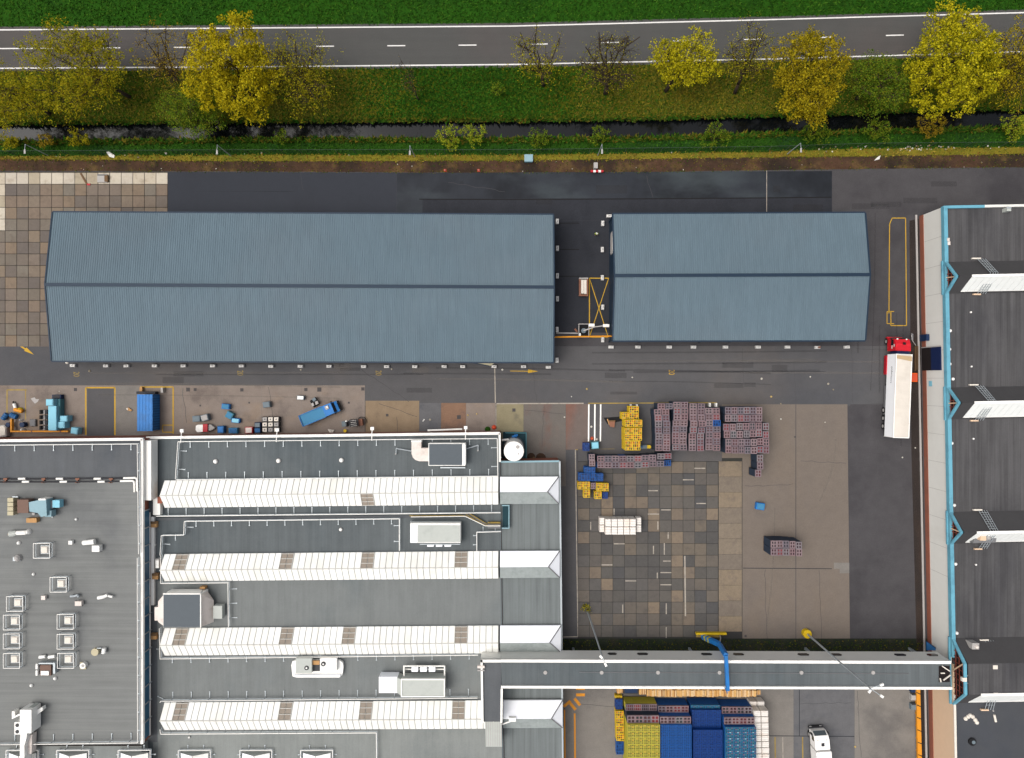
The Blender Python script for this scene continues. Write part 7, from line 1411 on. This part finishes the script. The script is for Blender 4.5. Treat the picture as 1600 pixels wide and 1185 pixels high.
lmb(wc, 'side_window', 'glass_dark', MB().poly([(-1.1, yy2 + .01, 1.8), (-1.1, yy2 + .01, 2.6), (-.3, yy2 + .01, 2.6), (.05, yy2 + .01, 1.8)]), cb2)
lmb(wc, 'body', 'truck_white', bx(-9, -2.5, -1.25, 1.25, 1.0, 3.4)); lmb(wc, 'bumper', 'chassis', bx(.25, .45, -1.2, 1.2, .3, .9)); lmb(wc, 'chassis', 'chassis', bx(-9, -.2, -.4, .4, .6, 1.0))
for s_ in (-1, 1): lmb(wc, 'mirror', 'chassis', bx(-.1, .08, s_ * 1.38 - .12, s_ * 1.38 + .12, 1.7, 2.5)); lmb(wc, 'headlight', 'hvac_white', bx(.42, .47, s_ * .85 - .18, s_ * .85 + .18, .5, .72)); lmb(wc, 'roof_light', 'hvac_beige', MB().dome(-.75, s_ * .7, 2.98, .1, .1, 8, 2))
wheels(wc, [(-.9, s * 1.05) for s in (-1, 1)] + [(-7, s * 1.05) for s in (-1, 1)], .48, .32)
# blue dropside truck on the apron
bt = thing('tipper_truck', 'small blue dropside truck standing askew on the concrete apron', 'truck', (W(491, 650, 1).x, W(491, 650, 1).y, .02), R(22.5))
lmb(bt, 'bed_floor', 'blue_bed', bx(-2.2, 1.95, -.92, .92, .9, 1.5)); 
for a in ((-2.3, -2.2, -1, 1), (1.95, 2.05, -1, 1), (-2.3, 2.05, .92, 1.0), (-2.3, 2.05, -1.0, -.92)): lmb(bt, 'side_board', 'blue_bright', bx(*a, .9, 1.72))
prof = [(2.1, .6), (4.35, .6), (4.4, 1.2), (3.95, 1.35), (3.6, 2.0), (2.15, 2.05)]; n = len(prof); y3 = .92
cb3 = lmb(bt, 'cab', 'blue_bright', MB().add([(x, -y3, z) for x, z in prof] + [(x, y3, z) for x, z in prof], [tuple(range(n)), tuple(range(2 * n - 1, n - 1, -1))] + [(i, n + i, n + (i + 1) % n, (i + 1) % n) for i in range(n)]))
lmb(bt, 'windscreen', 'glass_dark', MB().poly([(3.98, -.8, 1.4), (3.98, .8, 1.4), (3.64, .78, 1.95), (3.64, -.78, 1.95)]), cb3); lmb(bt, 'bumper', 'black', bx(4.38, 4.65, -.9, .9, .4, .9)); lmb(bt, 'chassis', 'chassis', bx(-2.2, 4.3, -.4, .4, .5, .85))
lmb(bt, 'roof_rack', 'grey_light', bx(2.5, 3.1, .1, .7, 2.06, 2.2)); lmb(bt, 'beacon', 'hvac_white', MB().dome(2.9, .45, 2.2, .18, .12, 8, 2))
for s_ in (-1, 1): lmb(bt, 'mirror', 'black', bx(3.55, 3.7, s_ * 1.05 - .1, s_ * 1.05 + .1, 1.3, 1.7)); lmb(bt, 'headlight', 'hvac_white', bx(4.36, 4.42, s_ * .7 - .12, s_ * .7 + .12, .95, 1.12))
wheels(bt, [(3.5, .82), (3.5, -.82), (-1.2, .82), (-1.2, -.82)], .36, .25)
# forklift
fl = thing('forklift', 'dark forklift with a barred overhead guard near the hall wall', 'forklift', (W(555, 661, 1).x, W(555, 661, 1).y, .02), R(6))
lmb(fl, 'body', 'grey_mid', bx(-1.1, .6, -.55, .55, .3, 1.1)); lmb(fl, 'counterweight', 'skip_rust', bx(.6, 1.25, -.55, .55, .25, 1.15)); lmb(fl, 'seat', 'black', bx(-.25, .35, -.25, .25, 1.1, 1.4))
for s in (-.5, .5): lmb(fl, 'guard_post', 'black', bx(-.6, -.52, s - .04, s + .04, 1.1, 2.15)); lmb(fl, 'guard_post', 'black', bx(.5, .58, s - .04, s + .04, 1.1, 2.15))
for i in range(4): lmb(fl, 'guard_bar', 'grey_light', bx(-.5, .5, -.48 + i * .3, -.40 + i * .3, 2.15, 2.22))
lmb(fl, 'guard_frame', 'black', bx(-.62, .62, -.58, .58, 2.08, 2.14)); lmb(fl, 'mast', 'chassis', bx(-1.3, -1.12, -.4, .4, .1, 2.3)); lmb(fl, 'mast', 'hvac_white', MB().dome(-1.2, .45, 2.1, .18, .2, 8, 3))
for s in (-.3, .3): lmb(fl, 'fork', 'bin_grey', bx(-2.3, -1.25, s - .07, s + .07, .06, .13))
lmb(fl, 'load', 'bin_grey', bx(-2.4, -1.4, -.45, .45, .14, .5)); wheels(fl, [(-.8, .5), (-.8, -.5), (.7, .5), (.7, -.5)], .3, .2)
lmb(fl, 'hose', 'black', MB().path([(.4, .7, .3), (.9, .85, .3), (1.5, .75, .3), (1.8, .3, .3), (1.7, -.2, .3)], .05, 5))
# boom lift between the sheds
bo = thing('boom_lift', 'white-railed boom lift with a jointed arm between the two sheds', 'lift', W(912, 516.5, 0))
MB().bpx(906, 508.5, 919.5, 525.5, .1, .5).build('base', 'black', bo)
q = [W(904.5, 506.5, 1.2), W(920, 506.5, 1.2), W(920, 527, 1.2), W(904.5, 527, 1.2)]
MB().path(q + q[:1], .075, 6).build('rail', 'grey_light', bo)
for v in q: MB().cyl(v.x, v.y, 0, 1.2, .06, 6).build('post', 'grey_light', bo)
MB().cyl(*W(912, 517, 1)[:2], .5, 1.3, .42, 12).build('turret', 'bin_grey', bo); MB().bpx(905, 521, 907.5, 525, .5, 1.3).build('control_box', 'hvac_white', bo)
MB().bar(W(912, 517, 1.4), W(929, 511, 1.8), .2, .2).build('boom', 'grey_light', bo); MB().bar(W(929, 511, 1.8), W(946, 509, 1.9), .16, .16).build('boom', 'grey_light', bo)
MB().bpx(920, 506, 929, 510.5, 1.2, 1.75).build('counter_box', 'hvac_white', bo); MB().bpx(942.5, 506.8, 952, 511.2, 1.6, 2.2).build('basket', 'hvac_white', bo)
simple('skip', 'rusty skip holding long white sacks between the two sheds', 'skip', [('wall', 'skip_rust', MB().bpx(905, 434.5, 907.5, 462.5, .05, 1.0)), ('wall', 'skip_rust', MB().bpx(917, 434.5, 919, 462.5, .05, 1.0)), ('wall', 'grey_light', MB().bpx(905, 434, 919, 436, .05, 1.02)), ('wall', 'skip_rust', MB().bpx(905, 460.5, 919, 462.6, .05, 1.02)), ('floor', 'wood_dark', MB().bpx(907, 436, 917, 461, .05, .4)), ('sack', 'bag_white', MB().bpx(908, 437.5, 912, 459, .4, .85)), ('sack', 'bag_white', MB().bpx(912.4, 437.5, 916.4, 459.5, .4, .9))])
simple('height_bar', 'yellow bar spanning the gap between the two sheds', 'barrier', [('bar', 'orange_paint', MB().tube(W(864, 527, 3.2), W(957, 525.5, 3.2), .13, 8)), ('hanger', 'chassis', MB().tube(W(867, 527, 3.2), W(867, 523, 4.6), .05, 6)), ('hanger', 'chassis', MB().tube(W(955, 525.5, 3.2), W(955, 522, 4.6), .05, 6))])
simple('ground_beam', 'pale grey beam lying beside the boom lift', 'beam', [('beam', 'grey_light', MB().bar(W(869, 520.5, .1), W(903, 521, .1), .2, .2)), ('beam', 'skip_rust', MB().bar(W(898, 514, .1), W(902, 519, .1), .3, .15))])
# blue box container on the yellow bay
z = 2.6; ct = thing('container', 'bright blue box container inside the yellow bay lines', 'container', W(231, 645, 0))
MB().bpx(214.5, 617, 238, 673.5, .15, z).build('body', 'blue_bright', ct); MB().bpx(214.2, 616.6, 238.3, 673.9, z, z + .06).build('roof', 'blue_bright', ct)
for i in range(5): x = 216.5 + i * 4.8; MB().bpx(x, 617.5, x + 1.6, 673, z + .06, z + .10).build('roof_rib', 'blue_bright', ct)
a = W(238, 617, z); b = W(238, 673.5, z)
for i in range(14): y = lerp(a.y, b.y, (i + .5) / 14); MB().box(a.x + .02, y, .2, z - .05, .08, .16).build('side_rib', 'blue_mid', ct)
MB().bpx(213, 612, 242, 616, .1, 1.2).build('hitch', 'chassis', ct)
for y in (622, 632, 642, 652, 662): p = W(239.5, y, .4); MB().tube((p.x - .2, p.y, .35), (p.x + .25, p.y, .35), .33, 12).build('wheel', 'tyre', ct)
simple('post_pair', 'two grey posts standing at the top corners of the yellow bay', 'posts', [('post', 'wood', MB().bpx(218, 605, 222, 614, 0, .6)), ('post', 'grey_light', MB().bpx(251, 606, 254.5, 614, 0, .8))])

# ================================================================== ODDS AND ENDS ON THE APRON
box_thing('locker', 'long pale blue locker lying beside the row of grey seats', 'locker', 75, 634.5, 88, 673, 1.9, 'cyan_pale', None)
box_thing('locker', 'pale blue locker across the upper end of the long one', 'locker', 71.5, 624, 83, 634, 2.2, 'cyan_pale', 'cyan_pale')
box_thing('locker', 'shaded blue-green locker standing right of the long one', 'locker', 88.5, 624, 94, 655, 1.2, 'cyan_side', None)
box_thing('locker', 'small pale blue locker, upper of the two right of the long one', 'locker', 93.5, 650, 105, 659, 1.5, 'cyan_pale', 'cyan_pale')
box_thing('locker', 'small pale blue locker, lower of the two right of the long one', 'locker', 88.5, 659.3, 101, 669.5, 1.5, 'cyan_pale', 'cyan_pale')
box_thing('locker', 'tilted pale blue locker at the end of the yellow guard rail', 'locker', 110.5, 668.5, 121.5, 678.5, 1.3, 'cyan_pale', 'cyan_pale', None, -.15)
box_thing('generator', 'dark blue engine block above the upper pale locker', 'engine', 81, 617, 95, 623.5, .9, 'blue_dark', 'chassis')
for i in range(4):
    y = 641 + i * 8.2; t = simple('seat', '%s grey seat from the top in the row left of the long locker' % ORD[i], 'seat', [('seat_pad', 'grey_light', MB().bpx(65.5, y, 70, y + 6.6, .3, .6)), ('backrest', 'black', MB().bpx(61.5, y, 64.5, y + 6.2, .1, 1.0)), ('frame', 'chassis', MB().bpx(70.3, y - .2, 73.5, y + 6.4, 0, .5))], 'row of four grey seats')
box_thing('plate_stack', 'flat grey plate stack between seats and yellow guard rail', 'plates', 46, 655.5, 55.5, 666.5, .4, 'grey_mid', 'grey_mid')
yg = thing('guard_barrier', 'yellow L-shaped guard rail in front of the left factory block', 'barrier', W(50, 674.5))
MB().bpx(16, 655, 18.2, 675.5, .45, 1.0).build('beam', 'orange_paint', yg); MB().bpx(18.4, 673.2, 106, 675.5, .45, 1.0).build('beam', 'orange_paint', yg)
for x in (18, 47, 68, 95, 104): MB().bpx(x - 1.2, 673, x + 1.2, 675.7, 0, .45).build('post', 'orange_paint', yg)
for x in (48, 93): MB().bpx(x, 673, x + 2.2, 675.7, 1.0, 1.02).build('mark', 'skip_rust', yg)
simple('pump', 'orange-yellow pump with a white motor on the apron corner', 'pump', [('housing', 'orange_paint', MB().tube(W(23, 640, .5), W(35, 643, .5), .35, 10, .3)), ('housing', 'crate_yellow', MB().dome(*W(29, 641.5, .6)[:2], .1, .5, .7, 12, 3)), ('motor', 'hvac_white', MB().tube(W(22, 631, .4), W(24.5, 639, .4), .25, 10)), ('hose', 'black', MB().tube(W(20.5, 627.5, .3), W(22, 631, .3), .14, 8))])
def barrel(x, y, r, mat, lb, lay=None, z=.9):
    k = r * K(z); p = W(x, y, z)
    if lay:
        q = W(lay[0], lay[1], k); p = W(x, y, k); simple('barrel', lb, 'barrel', [('drum', mat, MB().tube((p.x, p.y, k), (q.x, q.y, k), k, 14)), ('hoop', 'blue_dark', MB().tube(tuple(p.lerp(q, .3)), tuple(p.lerp(q, .36)), k * 1.03, 14)), ('hoop', 'blue_dark', MB().tube(tuple(p.lerp(q, .66)), tuple(p.lerp(q, .72)), k * 1.03, 14))])
    else: simple('barrel', lb, 'barrel', [('drum', mat, MB().cyl(p.x, p.y, 0, z, k, 16)), ('lid', 'blue_dark', MB().cyl(p.x, p.y, z, z + .03, k * .8, 16)), ('hoop', 'blue_dark', MB().cyl(p.x, p.y, z * .6, z * .65, k * 1.03, 16))])
barrel(5, 655, 4, 'blue_mid', 'blue barrel lying at the very left of the apron', (11, 647)); barrel(17, 648, 4, 'blue_mid', 'blue barrel lying right above the yellow guard rail', (26, 652))
barrel(34, 664, 4, 'blue_dark', 'dark blue barrel standing inside the yellow guard rail'); barrel(12, 664, 3.6, 'blue_navy', 'navy barrel standing left of the yellow guard rail')
simple('big_bag', 'large pale grey bag against the block at the left picture edge', 'bag', [('bag', 'grey_light', MB().ppx([(-6, 666), (6, 664), (10, 668), (10, 682), (-6, 684)], 0, 1.1)), ('top', 'bag_white', MB().ppx([(-5, 667), (5, 666), (8, 669), (8, 680), (-5, 682)], 1.1, 1.25))])
simple('bag', 'small white bag on the yellow guard rail', 'bag', [('bag', 'bag_white', MB().dome(*W(34, 672.5, .5)[:2], 0, .35, .8, 10, 3)), ('knot', 'grey_light', MB().dome(*W(34, 672, .8)[:2], .78, .1, .12, 6, 2))])
simple('bag', 'small white bottle shape inside the yellow guard rail', 'bottle', [('bag', 'hvac_white', MB().cyl(*W(30.5, 657, .6)[:2], 0, .6, .16, 10, .12)), ('cap', 'blue_mid', MB().cyl(*W(30.5, 657, .6)[:2], .6, .68, .07, 8))])
simple('bracket', 'pale brown shoe-shaped scrap lying on the bay left of the blue container', 'scrap', [('scrap', 'wood', MB().ppx([(197, 638.5), (200, 637), (206, 641), (204, 643), (199, 641.5)], 0, .25)), ('lip', 'bag_white', MB().ppx([(197, 638.5), (198.5, 637.6), (200, 640), (198.5, 641)], .25, .34))])
for x0, y0, x1, y1, z, m, l, lb, rot in ((346, 631.5, 358, 639.5, .9, 'blue_bright', 'blue_bed', 'bright blue bin, topmost of the three blue ones on the apron', -.1), (352.5, 644, 363.5, 654.5, .9, 'cyan_side', 'blue_bed', 'pale blue bin between the two bright blue ones', -.5), (361.5, 654, 374, 661, .8, 'blue_bright', 'cyan_pale', 'bright blue trough, lowest of the three blue ones on the apron', -.12),
        (300.5, 650, 312.5, 659.5, 1.0, 'bin_grey', 'bin_grey', 'left grey bin of the pair above the white and red boat', .06), (313.5, 648, 325, 658, 1.1, 'bin_grey', 'grey_light', 'right grey bin of the pair above the white and red boat', .25), (410.5, 628, 421.5, 637, 1.0, 'bin_grey', 'bin_grey', 'single grey bin above the pale tanks', .12),
        (339.5, 666, 349.5, 677, 1.1, 'blue_mid', 'blue_bright', 'blue tub against the hall wall right of the white and red boat', 0), (357, 669, 370.5, 677.5, .9, 'blue_bed', 'blue_mid', 'light blue tub against the hall wall left of the red bin', 0), (382.5, 667.5, 394.5, 677.5, .9, 'red_bin', 'hvac_pink', 'red bin against the hall wall', 0), (463.5, 618.5, 475, 625, .7, 'bin_grey', 'hvac_white', 'small grey unit alone above the blue truck', -.05)):
    box_thing('bin', lb, 'bin', x0, y0, x1, y1, z, m, l, None, rot)
for j in range(2): box_thing('crate_box', '%s of two dark blue boxes beside the pale tanks' % ('upper', 'lower')[j], 'box', 397.5, 660.5 + j * 8.4, 407, 668.3 + j * 8.4, 1.0, 'blue_dark', 'blue_mid' if j else 'bin_grey')
for i in range(3):
    for j in range(3):
        x, y = 413.5 + i * 9.0, 655.5 + j * 8.2; z = 1.1
        simple('tank_container', 'pale caged tank, %s column and %s row of the square of nine' % (('left', 'middle', 'right')[i], ('top', 'middle', 'bottom')[j]), 'tank', [('tank', 'bag_white' if (i + j) % 3 else 'grey_light', MB().bpx(x - 3.3, y - 3.0, x + 3.3, y + 3.0, .15, z)), ('cage', 'chassis', MB().bpx(x - 4.2, y - 3.8, x - 3.5, y + 3.8, 0, z - .05)), ('cage', 'chassis', MB().bpx(x + 3.5, y - 3.8, x + 4.2, y + 3.8, 0, z - .05)), ('pallet', 'black', MB().bpx(x - 4.2, y - 3.8, x + 4.2, y + 3.8, 0, .15)), ('cap', 'grey_mid', MB().cyl(*W(x, y, z)[:2], z, z + .06, .12, 10))], 'square of nine pale tanks')
simple('boat', 'white, red and grey pointed boat-shaped load against the hall wall', 'load', [('hull', 'hvac_white', MB().ppx([(306, 665.5), (309, 664), (317, 664), (317, 675), (308, 675.5), (305.5, 672)], .1, .9)), ('cover', 'red_bin', MB().bpx(316.8, 663, 324, 675, .1, 1.0)), ('bow', 'grey_light', MB().ppx([(324, 664), (329, 663.5), (336, 669), (330, 672.5), (324, 674)], .1, .7)), ('trailer', 'chassis', MB().bpx(308, 666, 334, 672, 0, .12))])
simple('cart', 'black cart with two pale boxes at the tail of the blue truck', 'cart', [('frame', 'black', MB().ppx([(484, 627), (492, 621), (499, 631), (490, 637)], .1, .6)), ('box', 'bin_grey', MB().ppx([(487, 624), (491.5, 621), (494, 625), (490, 628)], .6, 1.0)), ('box', 'grey_light', MB().ppx([(492, 628), (496, 626.5), (497.5, 631), (493.5, 633)], .6, 1.0)), ('box', 'grey_light', MB().ppx([(486, 631), (489, 629.5), (491, 634), (488, 635.5)], .6, .9))])
simple('rag', 'pale rag heap against the hall wall below the blue truck', 'rag', [('rag', 'bag_white', MB().ppx([(512, 671), (518, 672), (522, 672), (520, 676), (515, 676)], 0, .35)), ('fold', 'grey_light', MB().ppx([(514, 672.5), (519, 673), (518, 675)], .35, .45))])
simple('bucket', 'small yellow bucket against the hall wall', 'bucket', [('pail', 'crate_yellow', MB().cyl(*W(539, 673.5, .4)[:2], 0, .45, .2, 12, .26)), ('rim', 'crate_yellow', MB().cyl(*W(539, 673.5, .45)[:2], .42, .46, .28, 12))])
simple('shoe_scrap', 'small white scrap beside the dark drain by the hall wall', 'scrap', [('scrap', 'hvac_white', MB().ppx([(660, 658), (662.5, 655), (663.5, 656), (661, 659)], 0, .2)), ('lip', 'grey_light', MB().ppx([(660.5, 657.5), (661.5, 656.5), (662, 657), (661, 658)], .2, .25))])
box_thing('bin', 'lone bright blue bin on the reddish tarmac', 'bin', 1182, 786.5, 1195, 797, .9, 'blue_bright', 'blue_bed', None, -.15)

# ---- light masts
def mast(label, base, top, heads, drum=None):
    b = W(*base, 0)
    s = ((top[0] - 800) ** 2 + (top[1] - 592.5) ** 2) ** .5; s0 = ((base[0] - 800) ** 2 + (base[1] - 592.5) ** 2) ** .5; h = H * (1 - s0 / s)
    t = thing('light_mast', label, 'light mast', b, 0)
    MB().cyl(b.x, b.y, 0, h, .17, 10, .09).build('pole', 'galv', t)
    if drum: MB().cyl(b.x, b.y, 0, .9, .72, 20).build('collision_drum', 'orange_paint' if drum == 1 else 'crate_yellow', t); MB().cyl(b.x, b.y, .9, .95, .45, 16).build('drum_top', 'crate_yellow', t)
    else: MB().cyl(b.x, b.y, 0, .5, .3, 12).build('base', 'concrete_grey', t)
    for dx, dy in heads:
        e = Vector((b.x + dx, b.y + dy, h)); MB().tube((b.x, b.y, h - .3), tuple(e), .06, 6).build('arm', 'galv', t); MB().box(e.x, e.y, h - .1, h + .1, .5, .32, math.atan2(dy, dx)).build('lamp_head', 'hvac_white', t)
mast('tall light mast in a round yellow collision drum, leaning over the bridge', (1258.5, 988.5), (1360, 1078), ((-.2, -.3), (1.5, .6), (1.5, -1.0)), 2)
mast('tall plain grey light mast rising from a tuft of weeds', (918, 955), (945, 1029), ((.35, -.8), (-.3, .3)))
# ---- blue jib post with yellow bumper at the bridge
jb = thing('jib_arm', 'blue jointed jib with yellow bumper reaching over the bridge', 'jib', W(1112, 993))
MB().bpx(1088, 989.5, 1135.5, 992.5, .1, .8).build('bumper', 'crate_yellow', jb); MB().bpx(1088, 992.6, 1126, 996, .1, .3).build('bumper_base', 'yellow_old', jb)
P0, P1, P2 = W(1098, 995, .6), W(1124, 1007, 5.0), W(1134, 1024, 10.2); P3 = W(1137, 1079, 10.2)
MB().bar(P0, P1, .75, .6).build('lower_arm', 'blue_bright', jb); MB().bar(P1, P2, .65, .6).build('middle_arm', 'blue_bright', jb); MB().bar(P2, P3, .5, .55).build('upper_arm', 'blue_bright', jb)
for t_ in (.15, .36): q = P0.lerp(P1, t_); MB().bar(q, P0.lerp(P1, t_ + .09), .79, .64).build('stripe', 'crate_yellow_pale', jb)
MB().add([tuple(W(1131, 1073, 10.3)), tuple(W(1136.5, 1077, 10.5)), tuple(W(1137, 1086, 10.3)), tuple(W(1137, 1086, 9.9)), tuple(W(1131, 1073, 9.9)), tuple(W(1136.5, 1077, 9.8))], [(0, 2, 1), (4, 5, 3), (0, 4, 3, 2), (0, 1, 5, 4), (1, 2, 3, 5)]).build('tip', 'blue_mid', jb)
q = W(1126, 1000, .5); MB().path([W(1125, 993, .5), W(1126, 997, 1.5), W(1125, 1003, 3)], .1, 6).build('hydraulic_hose', 'grey_light', jb)

# ---- person in hi-vis between the sheds
def person(px, py, label, head_dir=-math.pi / 2):
    p = W(px, py, 1.2); root = thing('person', label, 'person', (p.x, p.y, .03), head_dir)
    me = bpy.data.meshes.new('body')
    V = [(0, 0, .95), (0, 0, 1.12), (.01, 0, 1.32), (.01, 0, 1.45), (.02, 0, 1.53), (.03, 0, 1.63), (.02, 0, 1.76),
         (0, .10, .90), (.10, .11, .50), (.02, .11, .08), (.16, .11, .04), (0, -.10, .90), (-.06, -.11, .50), (-.18, -.11, .09), (-.05, -.11, .04),
         (0, .19, 1.42), (-.02, .25, 1.15), (.12, .24, .95), (0, -.19, 1.42), (.04, -.25, 1.15), (.20, -.22, .98)]
    E = [(0, 1), (1, 2), (2, 3), (3, 4), (4, 5), (5, 6), (0, 7), (7, 8), (8, 9), (9, 10), (0, 11), (11, 12), (12, 13), (13, 14), (3, 15), (15, 16), (16, 17), (3, 18), (18, 19), (19, 20)]
    rad = [.14, .13, .15, .12, .055, .095, .07, .095, .07, .05, .045, .095, .07, .05, .045, .07, .05, .038, .07, .05, .038]
    me.from_pydata(V, E, []); o = bpy.data.objects.new('body', me); COL.objects.link(o)
    sk = o.modifiers.new('skin', 'SKIN'); ss = o.modifiers.new('sub', 'SUBSURF'); ss.levels = 1; ss.render_levels = 1
    for i, v in enumerate(me.skin_vertices[0].data): v.radius = (rad[i], rad[i]); v.use_root = (i == 0)
    dg = bpy.context.evaluated_depsgraph_get(); m2 = bpy.data.meshes.new_from_object(o.evaluated_get(dg)); bpy.data.objects.remove(o)
    m2.materials.clear(); m2.materials.append(MATS['trouser']); m2.materials.append(MATS['skin'])
    for pl in m2.polygons: pl.material_index = 1 if pl.center.z > 1.52 else 0; pl.use_smooth = True
    inst('body', m2, root, (0, 0, 0))
    for hx, hy, hz, s in ((.14, .24, .91, 1), (.22, -.22, .94, -1)):
        mb = MB().box(hx, hy, hz - .06, hz + .04, .035, .08)
        for k in range(4): y = hy - .032 + k * .021; l = (.06, .075, .07, .055)[k]; mb.tube((hx, y, hz - .06), (hx + .012, y, hz - .06 - l * .6), .009, 5); mb.tube((hx + .012, y, hz - .06 - l * .6), (hx + .03, y, hz - .06 - l), .008, 5)
        mb.tube((hx + .01, hy + s * -.04, hz - .01), (hx + .04, hy + s * -.06, hz - .06), .01, 5); lmb(root, 'hand', 'skin', mb)
    vest = MB(); n = 14; rings = []
    for z_, a, b in ((.92, .17, .22), (1.12, .165, .215), (1.32, .17, .225), (1.44, .14, .20), (1.50, .08, .11)): rings.append([(a * math.cos(2 * math.pi * i / n), b * math.sin(2 * math.pi * i / n), z_) for i in range(n)])
    vest.add([v for r_ in rings for v in r_], [(j * n + i, j * n + (i + 1) % n, (j + 1) * n + (i + 1) % n, (j + 1) * n + i) for j in range(len(rings) - 1) for i in range(n)]); vo = lmb(root, 'hi_vis_jacket', 'hivis', vest)
    for s in (-1, 1): lmb(root, 'sleeve', 'hivis', MB().tube((0, s * .19, 1.43), (0, s * .25, 1.17), .085, 10, .065), vo)
    hel = MB().dome(.03, 0, 1.66, .125, .15, 14, 4).cyl(.05, 0, 1.65, 1.67, .15, 14); lmb(root, 'helmet', 'white_paint', hel)
    lmb(root, 'nose', 'skin', MB().tube((.12, 0, 1.65), (.145, 0, 1.62), .016, 5, .02))
    return root
person(932, 365.5, 'person in a hi-vis yellow jacket and white helmet standing between the sheds')

# ---- rusty scrap on the tarmac beside the yellow tower, bags by the rails, open flap under the long shed
simple('scrap_heap', 'rusty brown scrap box on a dark mat left of the yellow tower', 'scrap', [('mat', 'black', MB().ppx([(943, 653), (975, 651), (972, 658), (949, 663)], .02, .08)), ('box', 'skip_rust', MB().ppx([(952, 658), (961, 658), (960, 668), (953, 667)], .05, .5)), ('plank', 'wood', MB().bar(W(949, 655, .2), W(952, 664, .2), .14, .1)), ('rim', 'wood_dark', MB().ppx([(951.5, 657), (961.5, 657), (961.5, 659), (951.5, 659)], .4, .6))])
simple('bag', 'small orange bag at the lower end of the white floor rails', 'bag', [('bag', 'cone_orange', MB().dome(*W(925.5, 685.5, .3)[:2], 0, .3, .4, 9, 3)), ('knot', 'wood', MB().dome(*W(926, 685, .4)[:2], .36, .1, .1, 6, 2))])
simple('bag', 'small white bag between the white floor rails', 'bag', [('bag', 'bag_white', MB().dome(*W(933, 687, .3)[:2], 0, .22, .35, 9, 3)), ('knot', 'grey_light', MB().dome(*W(933, 686.8, .4)[:2], .33, .08, .08, 6, 2))])
simple('loading_flap', 'pale triangular flap folded out under the lower edge of the long shed', 'flap', [('flap', 'hvac_beige', MB().ppx([(738, 567), (774, 567), (765, 572.5)], .3, .38)), ('edge', 'shed_navy', MB().bar(W(738, 567, .42), W(765, 572.5, .42), .15, .08))])
